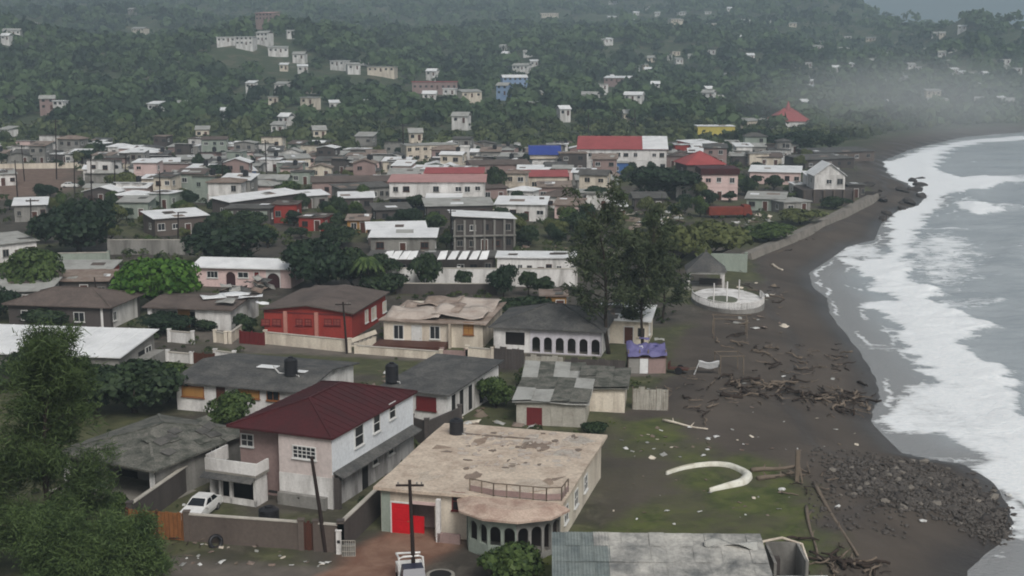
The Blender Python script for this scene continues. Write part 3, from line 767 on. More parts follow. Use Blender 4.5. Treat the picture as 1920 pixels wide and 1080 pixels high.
# roof slab with peeling coats
ro = h.flat(R_PEACH, .22, .42, sag=.08)
pm = paint('roof_coat_flaking', S(214,204,194), S(176,156,142), 0.7, 1.1, 0.9, 0.25, fine=0.25, thresh=0.5)
pd = paint('roof_coat_dark', S(128,116,106), S(150,134,120), 0.6, 1.6, 0.9, 0.25, fine=0.2)
rnd = random.Random(5)
for i in range(150):
    px_, py_ = rnd.uniform(860, 1100), rnd.uniform(812, 880)
    x, y = h.locpx(px_, py_, 3.5)
    if not (0.3 < x < W-.6 and 2 < y < D-.3): continue
    sx_, sy_ = rnd.uniform(.08, .5), rnd.uniform(.1, .55)
    n_ = rnd.randint(6, 9); pl = [(x+sx_*math.cos(2*math.pi*k/n_)*rnd.uniform(.5, 1.1), y+sy_*math.sin(2*math.pi*k/n_)*rnd.uniform(.5, 1.1)) for k in range(n_)]
    MB().prism(pl, 3.50, 3.535+rnd.uniform(0, .05)).build('peeled_coat', pd if rnd.random() < .2 else pm, ro)
for pxa, pxb, pya in ((865, 905, 812), (905, 1000, 815), (830, 850, 845)):
    x, y = h.locpx(pxa, pya, 3.5); x2, _ = h.locpx(pxb, pya, 3.5)
    MB().prism([(x, y-.5), (x2, y-.35), (x2, y-.1), (x+.3, y)], 3.505, 3.56).build('peeled_coat', pd, ro)
for i in range(20):      # broad patches where the old coats show
    x, y = rnd.uniform(.8, W-.8), rnd.uniform(1.5, D-.8); n_ = 11; a_, b2_ = rnd.uniform(.5, 1.7), rnd.uniform(.6, 2.0)
    pl = [(min(W+.2, max(-.2, x+a_*math.cos(2*math.pi*k/n_)*rnd.uniform(.55, 1.1))), min(D+.2, max(0, y+b2_*math.sin(2*math.pi*k/n_)*rnd.uniform(.55, 1.1)))) for k in range(n_)]
    MB().prism(pl, 3.40, 3.505+.0035*i*.6).build('old_coat', paint('roof_coat_%d' % (i % 4), (S(214,206,196), S(186,166,148), S(226,212,196), S(170,152,138))[i % 4], (S(176,164,152), S(150,130,116), S(190,174,158), S(134,118,106))[i % 4], .8, 1.4, .9, .25, fine=.3, thresh=.5), ro)
# veranda: half octagon with arches
oct_ = [(W-6.6, .0), (W-5.9, -1.9), (W-4.2, -2.9), (W-2.2, -2.9), (W-.6, -1.8), (W+.2, .0)]
for i, (p, q_) in enumerate(zip(oct_, oct_[1:])):
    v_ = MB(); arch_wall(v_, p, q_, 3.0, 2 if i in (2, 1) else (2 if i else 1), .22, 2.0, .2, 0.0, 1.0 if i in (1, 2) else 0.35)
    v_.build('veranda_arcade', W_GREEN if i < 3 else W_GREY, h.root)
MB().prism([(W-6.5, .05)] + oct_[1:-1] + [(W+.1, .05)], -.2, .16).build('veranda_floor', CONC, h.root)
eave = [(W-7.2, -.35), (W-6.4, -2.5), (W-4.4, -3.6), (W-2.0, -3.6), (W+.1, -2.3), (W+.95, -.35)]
MB().box(W-6.4, W-.05, -.06, -.01, .16, 3.0).build('veranda_shade_panel', plain('veranda_shade_brown', S(52,44,42), .9), h.root)  # dark panel over the cream wall; the veranda's shade is in its colour
vr = MB(); vr.prism(eave, 3.0, 3.14)
top_ = [(W-6.4, -.2), (W-5.7, -1.5), (W-4.2, -2.3), (W-2.2, -2.3), (W-.7, -1.4), (W+.1, -.2)]
n_ = len(eave); vs = [(x, y, 3.14) for x, y in eave] + [(x, y, 3.5) for x, y in top_]
vr.add(vs, [(i, i+1, n_+i+1, n_+i) for i in range(n_-1)] + [tuple(range(n_, 2*n_))])
vr.build('veranda_roof', paint('veranda_roof_faded', S(206,184,168), S(150,116,104), 0.7, 0.8, 0.85, 0.2, fine=0.2), h.root)
rl = MB()
rp = [(W-6.5, .5), (W-4.6, -.05), (W-.8, -.05), (W+.2, .3), (W+.25, 2.2)]
for i in range(len(rp)-1):
    a_, b_ = Vector((*rp[i], 0)), Vector((*rp[i+1], 0))
    MB().bar(a_+Vector((0,0,4.45)), b_+Vector((0,0,4.45)), .07).build('rail', TIMBER, h.root)
    MB().bar(a_+Vector((0,0,3.78)), b_+Vector((0,0,3.78)), .05, .4).build('parapet', W_DUSK, h.root)
    nn = max(1, int((b_-a_).length/0.9))
    for k in range(nn+1):
        c_ = a_.lerp(b_, k/max(nn, 1)); MB().box(c_.x-.04, c_.x+.04, c_.y-.04, c_.y+.04, 3.5, 4.45).build('rail_post', TIMBER, h.root)
tank('black plastic water tank on the back corner of the peach flat roof', 856, 814, 3.5, 1.15, 1.35)
# flagstone and red cloth under the veranda
cl = h.root.matrix_world if False else None
p = at(1020, 1000, 0.9); tag(MB().grid(lambda u, v: (p.x-.7+1.4*u, p.y-.04+.06*math.sin(u*9)+.08*v, .35+.6*v), 12, 5, th=.03).build('hanging_cloth', RED_DOOR, None, True),
    'red cloth hanging under the arches of the veranda', 'cloth')

# ================================================================== maroon-roofed two-storey house
h = House('two_storey_house', 'two-storey white house with maroon hipped roof behind a brown wall', 'house', (440,797), (621,823), (757,736), h=5.6)
TH = h; W, D = h.w, h.d
sp = h.plane('f', 524, 880)[0]           # the left third stands back
b_ = MB(); b_.box(sp, W, 0, D, -.3, 5.6)
b_.build('wall', paint('plaster_rosy_white', S(214,202,198), S(176,160,158), .5, .4, .85, .1, streak=True), h.root)
MB().box(0, sp-.003, 1.1, D, -.3, 5.6).build('recessed_wall', W_DUSK, h.root)
MB().box(sp-.02, W+.02, -.03, -.002, -.2, 2.5).build('lower_wall', W_WHITE, h.root)
MB().box(W+.002, W+.03, .02, D-.1, 2.75, 5.55).build('side_upper_wall', paint('plaster_bluish_white', S(232,236,240), S(196,196,200), .4, .4, .85, .1, streak=True), h.root)
MB().box(W+.002, W+.035, .02, D-.1, -.2, 2.6).build('side_lower_wall', paint('plaster_mould_streaked', S(186,184,184), S(78,74,74), .8, .7, .9, .1, streak=True, thresh=.52), h.root)
mr_ = h.hip(R_MAROON, 1.5, .28)
_ov = .28; _W = W+2*_ov
for _k in range(int((D+2*_ov)/.9)):
    _y = -_ov+.5+.9*_k; _r = min(_W/2, _y+_ov, D+_ov-_y)
    for _s in (-1, 1):
        _xe = -_ov if _s < 0 else W+_ov
        MB().bar((_xe, _y, 5.6+.14+.02), (_xe-_s*_r, _y, 5.6+.14+.02+1.5*_r/(_W/2)), .035, .03).build('roof_seam', R_MAROON, mr_)
h.winpx('f', 549, 834, 593, 863, bars=(5, 3))
w_ = h.winpx('f', 452, 812, 476, 838, off=-1.1, bars=(2, 2)); 
for x0, y0, x1, y1 in ((664, 802, 681, 831), (699, 779, 712, 806), (729, 758, 741, 781)): h.winpx('r', x0, y0, x1, y1, off=.03, bars=(1, 2))
for x0, y0, x1, y1 in ((698, 848, 708, 868), (727, 825, 738, 848)): h.winpx('r', x0, y0, x1, y1, off=.035, bars=(1, 2))
o = h.void('r', h.plane('r', 684, 900)[0], 0, 1.0, 2.1, 'doorway', off=.045)
# ledge roof along the side
y0_ = .1
MB().add([(W+.03, y0_, 2.95), (W+.03, D-.3, 2.95), (W+.95, D-.3, 2.6), (W+.95, y0_, 2.6), (W+.03, y0_, 2.85), (W+.03, D-.3, 2.85), (W+.95, D-.3, 2.5), (W+.95, y0_, 2.5)],
         [(3,2,1,0),(4,5,6,7),(0,4,7,3),(3,7,6,2),(2,6,5,1)]).build('ledge_roof', R_SLATE, h.root)
MB().box(W+.05, W+.5, .1, .5, 0, 2.5).build('downpipe_box', W_DARK, h.root)
# porch and balcony in front
pw = sp+.6
po = MB(); po.box(-1.0, -.8, -1.7, 1.0, -.2, 2.4); po.box(pw-1.9, pw-1.7, -1.7, -.04, -.2, 2.4)
for xx in (-.2, .75): po.box(xx, xx+.22, -1.7, -1.45, -.2, 2.4)
po.box(-1.0, pw-1.7, -1.7, -1.5, -.2, .5); po.build('porch_wall', W_WHITE, h.root)
MB().box(-1.2, pw-1.5, -1.95, -.04, 2.4, 2.62).build('porch_slab', CONC, h.root)
bal = MB(); bal.box(-1.2, pw-1.5, -1.95, -1.8, 2.62, 3.55); bal.box(-1.2, -1.05, -1.8, 1.0, 2.62, 3.75); bal.box(pw-1.65, pw-1.5, -1.8, -.04, 2.62, 3.45)
bal.build('balcony_wall', W_WHITE, h.root)
MB().slab([(-1.3, -2.6, 2.2), (pw-1.5, -2.6, 2.2), (pw-1.5, -1.96, 2.45), (-1.3, -1.96, 2.45)], .06).build('awning', R_SLATE, h.root)
MB().box(-.8, pw-1.9, -.3, -.1, -.1, 2.4).build('porch_shade_panel', VOID, h.root)  # near-black panel stands for the shade inside the porch
MB().box(sp+.05, W-.4, -.5, -.06, 0, 1.0).build('lean_to', W_GREY, h.root)
x_, z_ = h.plane('f', 513, 921); MB().box(x_-.35, x_+.35, -.2, -.03, z_-.08, z_+.08).build('vent', VOID, h.root)
x_, z_ = h.plane('f', 566, 932); MB().lathe([(.2, 0), (.24, .12), (.1, .2)], 12).build('satellite_dish', VOID, h.root).location = (x_, -.3, z_)
tank('black plastic water tank with broken top on the roof behind the maroon house', 735, 716, 3.35, 1.25, 1.9)

# ================================================================== grey carport house at the left
h = House('carport_house', 'house with mouldy grey hipped roof and dark open carport', 'house', (138,842), (288,882), (430,806), h=2.9)
W, D = h.w, h.d
b_ = MB(); b_.box(0, W, 4.2, D, -.3, 2.9); b_.box(W-.2, W, .2, 4.2, -.3, 2.9); b_.box(0, .2, .2, 4.2, -.3, 2.9); b_.build('wall', W_GREY, h.root)
for xx in (0.1, W*.42, W-.5): MB().box(xx, xx+.4, .05, .4, -.2, 2.9).build('pillar', W_WHITE, h.root)
MB().box(0, W, .1, .35, 2.5, 2.9).build('beam', W_GREY, h.root)
MB().box(-.5, W+.4, -1.2, 4.2, -.15, .08).build('carport_floor', CONC, h.root)
h.void('f', W*.3, 0.1, 2.0, 2.2, 'doorway').location.y = 4.19
h.winpx('r', 395, 838, 412, 852)
r_ = h.hip(R_MOULD, 1.3, .5)
rm = paint('roof_rust_stain', S(92,66,64), S(112,96,90), .7, 1.0, .85, .2)
rnd = random.Random(3)
for i in range(14):      # loose and lifted sheets on the right slope
    u, v = rnd.random(), rnd.random()
    x = W+.3-(W/2)*u*.85; y = 2.5+(D-4)*v; z = 2.95+.14+1.3*(W+.45-x)/(W/2+.45)
    a_ = MB().box(-.4, .4, -.6, .6, 0, .03).build('loose_sheet', R_MOULD if rnd.random() < .6 else R_GREY, r_); a_.location = (x, y, z+.02); a_.rotation_euler = (rnd.uniform(-.05, .05), .26+rnd.uniform(-.06, .06), rnd.uniform(-.2, .2))

# ================================================================== walls and gate of the two-storey house's yard
g0, g1, g2, g3 = at(243,1008), at(352,1016), at(566,1032), at(640,1038)
wall_run('garden_wall', 'brown rendered yard wall in front of the maroon-roofed house', 'wall', [g1, g2], 2.05, W_BROWN)
wall_run('garden_wall', 'short brown wall stub beside the brown street door', 'wall', [at(594,1034), g3], 2.05, W_BROWN)
wall_run('garden_wall', 'long dark wall between the carport house and the car yard', 'wall', [at(243,947,2.1).to_2d(), at(434,815,2.1).to_2d()], 2.1, W_DARK)
wall_run('garden_wall', 'dark passage wall between the maroon house and the peach house', 'wall', [g3, at(728,897,2.2).to_2d()], 2.2, W_DARK)
wall_run('garden_wall', 'grey yard wall behind the passage near the roof tank', 'wall', [at(772,782,2.2).to_2d(), at(800,790,2.2).to_2d(), at(862,764,2.2).to_2d()], 2.2, W_DARK, cop=False)
def gate(name, label, a, b, h_, mat, n, fr):
    a, b = Vector((*a[:2], 0)), Vector((*b[:2], 0)); L = (b-a).length; rz = math.atan2(b.y-a.y, b.x-a.x)
    g = thing(name, label, 'gate', a, rz)
    for i in range(n):
        x0, x1 = L*i/n, L*(i+1)/n
        MB().box(x0+.02, x1-.02, -.03, .03, .08+.01*(i % 3), h_-.03*((i*7) % 3)).build('plank', mat, g)
    for z in (.35, h_*.55, h_-.25): MB().box(0, L*.48, .03, .08, z, z+.1).box(L*.52, L, .03, .08, z, z+.1).build('cross_bar', fr, g)
    for x in (-.1, L*.5, L+.1): MB().box(x-.08, x+.08, -.08, .1, -.2, h_+.1).build('gate_post', fr, g)
    return g
gate('wooden_gate', 'orange-brown plank gate in the brown yard wall', g0, at(350,1015.8), 2.15, TIMBER_O, 14, BROWN_DOOR)
gate('street_door', 'narrow dark brown door at the end of the brown yard wall', at(568,1032.5), at(592,1034), 2.1, BROWN_DOOR, 4, BROWN_DOOR)

# ================================================================== grey-roofed house with tank (behind the maroon roof)
h = House('grey_roofed_house', 'low house with wide dark grey roof, orange boarded windows and black tank', 'house', (334,713), (566,735), (656,682), h=2.9)
W, D = h.w, h.d
h.wall(W_WHITE); h.gable(R_SLATE, W_WHITE, .75, .5, .14, 'x')
h.winpx('f', 341, 722, 383, 746, frame=TIMBER_O, glass=W_OCHRE, bars=(1, 1)); h.winpx('f', 447, 726, 487, 748, frame=TIMBER_O, glass=W_OCHRE, bars=(2, 1))
h.winpx('f', 500, 728, 524, 752, frame=TIMBER_O, bars=(2, 1)); h.doorpx('f', 405, 722, 425, 775)
x, y = h.locpx(503, 692, 3.5); MB().box(-1.0, 1.0, -.55, .55, 0, .06).build('roof_panel', R_WHITE, h.root).location = (x, y, 2.9+.14+.75*min(1, (y+.5)/(D/2+.5))+.05)
x, y = h.locpx(566, 700, 3.5); MB().box(-.5, .5, -.4, .4, 0, .06).build('roof_panel', R_WHITE, h.root).location = (x, y, 2.9+.14+.75*min(1, (y+.5)/(D/2+.5))+.05)
dt = MB(); dt.bar((0,0,0), (-.7, 0, .75), .1); dt.bar((0,0,.05), (.7, .2, -.05), .1); dt.build('fallen_mast', FRAME_W, h.root).location = (*h.locpx(524, 702, 3.4), 3.5)
tank('black ribbed water tank on the dark grey roof with white panels', 546, 704, 3.45, 1.3, 1.85)

# ================================================================== house with slate roof behind maroon house
h = House('slate_roofed_house', 'white house with dark slate roof and dark red window behind the maroon roof', 'house', (726,724), (838,741), (904,684), h=3.0)
W, D = h.w, h.d
h.wall(W_WHITE); h.shed(R_SLATE, .45, .45, .14); h._gable_mb.build('upper_wall', W_WHITE, h.root)
h.winpx('f', 781, 742, 818, 771, frame=FRAME_R, glass=FRAME_R, bars=(2, 1))
for y0 in (.8, 2.6, 4.6, 7.2): h.void('r', y0+.6, .3, .8, 2.4, 'side_opening')
p = at(880, 675, 3.6)
# ================================================================== red house
h = House('red_house', 'long brick-red house with low brown roof behind a white street wall', 'house', (483,588), (659,587), (739,550), h=3.3, ang=-12)
W, D = h.w, h.d
h.wall(W_RED); h.gable(R_BROWN, W_RED, .7, .45, .14, 'y')
wp_ = paint('pillar_rose', S(196,140,128), S(170,110,100), .4, .8, .85)
for x0, x1 in ((490, 506), (511, 527), (555, 567), (572, 584), (608, 622), (625, 638)): h.winpx('f', x0, 598, x1, 610, frame=FRAME_R, glass=paint('louvre_rose', S(150,80,72), S(120,60,56), .5, 2.0, .7), bars=(2, 2))
for px_ in (536, 594): 
    x_ = h.plane('f', px_, 605)[0]; MB().box(x_-.22, x_+.22, -.25, .0, 0, 3.2).build('pilaster', wp_, h.root)
for x0, y0, x1, y1 in ((684, 583, 690, 603), (696, 578, 705, 596), (717, 567, 724, 583)): h.winpx('r', x0, y0, x1, y1, bars=(1, 2), glass=W_CREAM)
MB().box(-.02, W+.02, -.03, -.002, 2.9, 3.1).build('band', FRAME_R, h.root)
h2 = House('outbuilding', 'small red-edged flat-roofed annex behind the red house', 'shed', (572,548), (628,549), d=4, h=2.8, ang=-12); h2.wall(W_RED); h2.flat(R_BROWN, .15, .25)
h2.window('f', h2.w/2, 1.6, .9, .8)
wall_run('garden_wall', 'cream street wall in front of the red house', 'wall', [at(498,646), at(656,662)], 1.5, W_CREAM)
gate('yard_gate', 'dark red sheet gate beside the cream wall of the red house', at(452,645), at(494,649), 1.6, FRAME_R, 5, FRAME_R)
wall_run('garden_wall', 'pale stepped wall left of the dark red gate', 'wall', [at(404,642), at(424,645)], 1.3, W_CREAM)
wall_run('garden_wall', 'pale wall running back beside the dark red gate', 'wall', [at(432,645), at(462,622)], 1.3, W_CREAM)

# ================================================================== cream house with crumpled roof
h = House('cream_house', 'cream house with crumpled storm-torn roof and three tall windows', 'house', (721,600), (905,608), (944,570), h=3.0, ang=-10)
W, D = h.w, h.d
h.wall(W_CREAM)
rc = paint('roof_torn_sheet', S(182,166,154), S(118,98,86), .75, .5, .8, .2, fine=.2, thresh=.5)
r_ = h.flat(rc, .12, .5, sag=.35)
rnd = random.Random(8)
for i, (x0, x1, y0, y1, am, li) in enumerate([(0, W*.55, .5, 4.5, .9, .5), (W*.1, W*.7, 3.5, 8, 1.3, .3), (W*.45, W*.98, 1.5, 6, .8, .4), (W*.2, W*.6, 6.5, D, 1.0, .2), (W*.55, W, 6, D, .9, .1)]):
    patch_sheet(h, 'torn_sheet', x0, x1, y0, min(y1, D+.3), 3.35, rc if i % 2 else paint('roof_torn_pale', S(196,184,174), S(140,120,108), .6, .6, .8, .2), am, r_, 12, i*3.3, lift=li)
h.winpx('f', 738, 609, 757, 636, bars=(2, 1)); h.winpx('f', 806, 611, 825, 636, bars=(2, 1)); h.doorpx('f', 773, 611, 790, 642, FRAME_W)
h.winpx('f', 869, 604, 888, 628, frame=TIMBER_O, glass=W_OCHRE, bars=(2, 2))
MB().box(W*.67, W*.69, -.8, 0, 0, 3).build('wing_wall', W_CREAM, h.root)
MB().box(-.5, W*.66, -3.2, -.02, -.2, .75).build('terrace', BROWN_DOOR, h.root)
wall_run('garden_wall', 'long cream terrace wall in front of the cream house', 'wall', [at(668,664), at(827,676)], 1.0, W_CREAM)
st = thing('stair_rail', 'sloping white stair wall at the left of the cream terrace', 'stairs', at(683,650))
for i in range(6): MB().box(-1.6+i*.5, -1.1+i*.5, -.3, .5, -.1, .25+.18*i).build('step', W_CREAM, st)
MB().bar((-1.7, -.4, .7), (1.5, -.4, 1.9), .16, .5).build('side_wall', W_CREAM, st)
wall_run('garden_wall', 'dusky brown wall under the orange window of the cream house', 'wall', [at(829,674), at(874,676)], 1.1, W_DUSK, cop=False)
wall_run('garden_wall', 'cream wall between brown wall and dark sheet gate', 'wall', [at(876,676), at(924,680)], 1.5, W_CREAM)
def sheet_fence(label, a, b, h_, n, mat, lean=.03, seed=1, name='sheet_fence'):
    a, b = Vector((*a[:2], 0)), Vector((*b[:2], 0)); L = (b-a).length; rz = math.atan2(b.y-a.y, b.x-a.x)
    f = thing(name, label, 'fence', (a.x, a.y, 0), rz); r = random.Random(seed)
    for i in range(n):
        x0, x1 = L*i/n, L*(i+1)/n; dz = r.uniform(-.18, .12)
        k = 7
        vs = [(x0+(x1-x0)*j/k+.01, .035*(j % 2)+r.uniform(-lean, lean), zz) for zz in (-.1, h_+dz) for j in range(k+1)]
        fs = [(j, j+1, k+2+j, k+1+j) for j in range(k)]
        MB().add(vs, fs).build('sheet', mat, f)
    for i in range(0, n+1, 2): MB().box(L*i/n-.05, L*i/n+.05, .06, .16, -.3, h_+.1).build('post', TIMBER, f)
    MB().box(0, L, .05, .1, h_*.8, h_*.8+.08).build('rail', TIMBER, f)
    return f
sheet_fence('dark grey sheet gate beside the arched house', at(926,690), at(982,696), 2.4, 5, W_DARK)
sheet_fence('white patched sheet fence in front of the arched veranda', at(985,694), at(1055,698), 1.7, 7, ZINC)
sheet_fence('dark board fence in front of the arched veranda by the tall tree', at(1058,698), at(1172,704), 1.6, 9, W_DARK)

# ================================================================== arcaded house under the casuarina
h = House('arcaded_house', 'white house with six round arches and slate hipped roof under tall trees', 'house', (934,608), (1128,623), (1178,590), h=2.9, ang=-12)
W, D = h.w, h.d
MB().box(0, W, 2.0, D, -.3, 2.9).box(W-.2, W, .0, 2.0, -.3, 2.9).build('wall', W_WHITE, h.root)
x1 = h.plane('f', 994, 640)[0]
fr = MB(); fr.box(0, x1*.32, 0, .22, -.2, 2.9); fr.box(x1*.32, x1, 0, .22, -.2, .9); fr.box(x1*.32, x1, 0, .22, 2.45, 2.9); fr.box(x1*.85, x1, 0, .22, .9, 2.45); fr.build('front_wall', W_WHITE, h.root)
for i in range(6):
    v_ = MB(); xa = x1+(W-x1)*i/6; xb = x1+(W-x1)*(i+1)/6
    arch_wall(v_, (xa, 0), (xb, 0), 2.9, 1, .42, 1.55, .24, 0, .2); v_.build('arch', paint('plaster_lilac_white', S(214,210,218), S(160,156,162), .45, .6, .85, .1, streak=True), h.root)
MB().box(0, W, 1.95, 1.99, 0, 2.85).build('veranda_shade_panel', W_DARK, h.root)  # dark sheet before the white wall, painting the shade behind the arches
MB().box(-.1, W, -.3, 2.0, -.2, .12).build('veranda_floor', CONC, h.root)
h.hip(R_SLATE, 1.9, .5)

# ================================================================== pink arched house with white roof
h = House('pink_arched_house', 'pale pink house with white roof and large round arched porch', 'house', (370,498), (545,504), (577,492), h=3.0, ang=-8)
W, D = h.w, max(h.d, 7.5); h.d = D
ax = [h.plane('f', q, 525)[0] for q in (499, 526)]; bx = [h.plane('f', q, 525)[0] for q in (423, 442)]
MB().box(0, W, .22, D, -.3, 3.0).build('wall', W_PINK, h.root)
fr = MB(); fr.box(0, bx[0], 0, .21, -.3, 3); fr.box(bx[1], ax[0], 0, .21, -.3, 3); fr.box(ax[1], W, 0, .21, -.3, 3); fr.build('front_wall', W_PINK, h.root)
v_ = MB(); arch_wall(v_, (bx[0], 0), (bx[1], 0), 3, 1, .1, 1.6, .2); v_.build('door_arch', W_PINK, h.root)
v_ = MB(); arch_wall(v_, (ax[0], 0), (ax[1], 0), 3, 1, .25, 1.3, .2); v_.build('porch_arch', W_WHITE, h.root)
for q0, q1 in ((bx[0]+.06, bx[1]-.06), (ax[0]+.12, ax[1]-.12)): MB().box(q0, q1, .205, .215, 0, 2.8).build('porch_shade', plain('arch_shade_maroon', S(62,36,40), .9), h.root)  # thin dark panels: shade inside the arches put into their colour
h.winpx('f', 388, 508, 409, 521, bars=(3, 1)); h.winpx('f', 446, 510, 466, 521, bars=(2, 1)); h.doorpx('f', 477, 510, 486, 533, FRAME_R)
h.winpx('r', 554, 508, 559, 521, bars=(1, 2)); h.winpx('r', 562, 502, 568, 514, bars=(1, 2))
h.gable(R_WHITE, W_PINK, .75, .55, .15, 'x')
# ================================================================== small white house with rubble roof
h = House('small_white_house', 'small white and brown house with fallen white roof sheets behind it', 'house', (291,570), (432,581), (505,556), h=2.7, ang=-10)
W, D = h.w, h.d
x2 = h.plane('f', 366, 590)[0]
MB().box(0, x2, .9, D, -.3, 2.7).box(x2, W, 0, D, -.3, 2.7).build('wall', W_WHITE, h.root)
MB().box(.02, .6, 0, .85, 0, 2.65).build('wing', W_WHITE, h.root)
h.window('f', 1.6, 1.5, .9, 1.3, off=-.9); h.window('f', 3.0, 1.5, 1.1, 1.2, off=-.9); h.void('f', x2-.6, 0, .9, 2.1, 'doorway').location.y = .9
MB().box(3.6, x2-1.1, .86, .895, 0, 2.4).build('brick_panel', W_OCHRE, h.root)
r_ = h.gable(R_BROWN, W_WHITE, .5, .5, .14, 'x')
for i, (px_, py_, sx_, sy_) in enumerate([(400, 561, 3, 2.2), (440, 556, 4, 2.5), (470, 562, 3, 2), (425, 570, 2.5, 1.6), (492, 572, 1.6, 1.2)]):
    p = at(px_, py_, 3.1); o = MB().grid(lambda u, v: (sx_*(u-.5), sy_*(v-.5), .4*vnoise(u*2+i, v*2)), 7, 6, th=.04).build('fallen_roof_sheet', R_WHITE if i != 3 else R_PALE, None, True)
    o.location = (p.x, p.y, 3.35 if i < 4 else 3.2); o.rotation_euler = (random.uniform(-.15, .15), random.uniform(-.1, .1), random.uniform(-.5, .5))
    tag(o, ['crumpled white roof sheet over the brown ridge of the small house', 'largest fallen white roof sheet between pink house and small white house', 'white roof sheet fallen beside the end of the red house', 'grey pale roof sheet over the eave of the small white house', 'little white square sheet at the corner of the red roof'][i], 'roof sheet')
for i in range(16):
    px_, py_ = random.uniform(420, 520), random.uniform(540, 556); p = on(px_, py_)
    o = MB().grid(lambda u, v: (1.6*(u-.5), 1.0*(v-.5), .35*vnoise(u*2+i, v*2)), 5, 4, th=.05).build('rubble_sheet', (R_PALE, R_RUST, R_SLATE)[i % 3], None, True)
    o.location = (p.x, p.y, random.uniform(.3, 1.6)); o.rotation_euler = (random.uniform(-.6, .6), random.uniform(-.5, .5), random.uniform(0, 3)); tag(o, 'broken sheet in the rubble in front of the pink arched house', 'rubble', 'broken sheets before the pink house')
wall_run('garden_wall', 'white yard wall with end pier behind the white-roofed hall', 'wall', [at(318,642), at(362,646)], 1.4, W_WHITE)
# ================================================================== white-roofed hall lower left
h = House('white_roofed_hall', 'long hall with bright white sheet roof partly behind the dark tree', 'hall', (-60,652), (222,670), (313,636), h=3.1, ang=-8)
h.wall(W_GREY); r_ = h.shed(R_WHITE, .9, .45, .1); h._gable_mb.build('upper_wall', W_GREY, h.root)
for k in range(12):
    x = -.4 + (h.w+.8)*k/11; MB().bar((x, -.45, 3.1+.115), (x, h.d+.45, 4.0+.115), .07, .05).build('roof_seam', R_WHITE, r_)
h.winpx('r', 272, 652, 284, 668); h.void('r', h.d*.62, .1, 1.6, 2.4, 'doorway')
MB().box(h.w, h.w+1.4, h.d*.3, h.d*.95, -.2, 2.0).build('side_room', W_GREY, h.root)
wall_run('garden_wall', 'white yard wall right of the white-roofed hall', 'wall', [at(315,678), at(360,682)], 1.1, W_WHITE)
wall_run('garden_wall', 'white corner wall behind the dark grey roof', 'wall', [at(404,676), at(440,680)], 1.1, W_WHITE)
gate('yard_gate', 'brown gate between two short white walls by the hall', at(363,682), at(400,685), 1.3, BROWN_DOOR, 4, BROWN_DOOR)
h = House('lean_to_roof', 'white curved roof piece at the left picture edge beside the hall', 'shed', (-70,662), (24,664), d=9, h=2.8, ang=-8); h.wall(W_GREY); h.shed(R_WHITE, 1.0, .3, .1); h.window('f', h.w*.6, 1.5, 1, 1)
# ================================================================== left house
h = House('brown_roofed_house', 'low house with brown-grey hipped roof and white side wall near the green trees', 'house', (30,566), (205,577), (262,561), h=2.8, ang=-9)
W, D = h.w, max(h.d, 8.5); h.d = D
h.wall(W_DARK); MB().box(W+.002, W+.03, .8, D-.8, 0, 2.75).build('side_wall', W_WHITE, h.root); h.hip(R_BROWN, 1.5, .55)
for x in (.18, .45, .7): h.window('f', W*x, 1.5, 1.3, 1.1)
MB().box(W-1.2, W-.9, -.05, .0, 0, 2.7).build('corner_pillar', W_WHITE, h.root); h.window('r', 1.2, 1.5, .8, 1.0, off=.03)
# ================================================================== sheds by the beach
def shack(label, FL, FR, BR, h_, roofm, wallm, name='beach_shack', seed=0):
    h = House(name, label, 'shack', FL, FR, BR, h=h_)
    h.d = min(max(h.d, 3.5), 6.5); r = random.Random(seed)
    n = max(3, int(h.w/0.95))
    MB().box(.04, h.w-.04, .04, h.d-.04, -.2, h_).build('wall', wallm, h.root)
    for i in range(n):
        x0, x1 = h.w*i/n, h.w*(i+1)/n
        MB().box(x0+.01, x1-.01, -.0-r.uniform(0, .03), .035, -.1, h_-r.uniform(0, .12)).build('wall_sheet', wallm, h.root)
    rr_ = thing_part = h.put(MB().grid(lambda u, v: (-.35+u*(h.w+.7), -.35+v*(h.d+.7), h_+.06+.35*v+.22*(vnoise(u*4+seed, v*4)-.5)), 14, 9, th=.05), 'roof', roofm, None, True)
    m_ = max(3, int(h.w/1.3))
    for i in range(m_):
        for j in range(2):
            x0 = -.35+(h.w+.7)*i/m_; y0 = -.4+(h.d+.6)*j/2; y1 = y0+(h.d+.6)/2+.2
            z0 = h_+.2+.35*(y0/h.d)+r.uniform(0, .1); z1 = h_+.22+.35*(y1/h.d)+r.uniform(0, .16)
            wd = (h.w+.7)/m_
            MB().slab([(x0, y0, z0), (x0+wd, y0+r.uniform(-.15, .15), z0+r.uniform(-.05, .1)), (x0+wd, y1, z1), (x0, y1+r.uniform(-.15, .2), z1+r.uniform(-.1, .1))], .025).build('roof_sheet', roofm if r.random() < .6 else R_MOULD, rr_)
    return h
h = shack('pale zinc shack with dark red door beside the peach flat roof', (968,752), (1098,757), (1108,724), 2.3, R_PALE, ZINC, seed=2)
h.winpx('f', 988, 764, 1016, 797, frame=FRAME_R, glass=FRAME_R, bars=(3, 2))
h = shack('round-cornered pale shack at the edge of the dark beach', (1088,727), (1172,729), (1182,702), 2.4, R_MOULD, W_CREAM, seed=4)
h = shack('low shack roofed with broad pale sheets behind the two beach shacks', (985,712), (1090,712), (1100,694), 2.2, R_PALE, ZINC, seed=6)
sheet_fence('pale zinc sheet fence standing on the dark sand beside the shacks', at(1186,768), at(1252,770), 2.2, 6, ZINC, .06, 7)
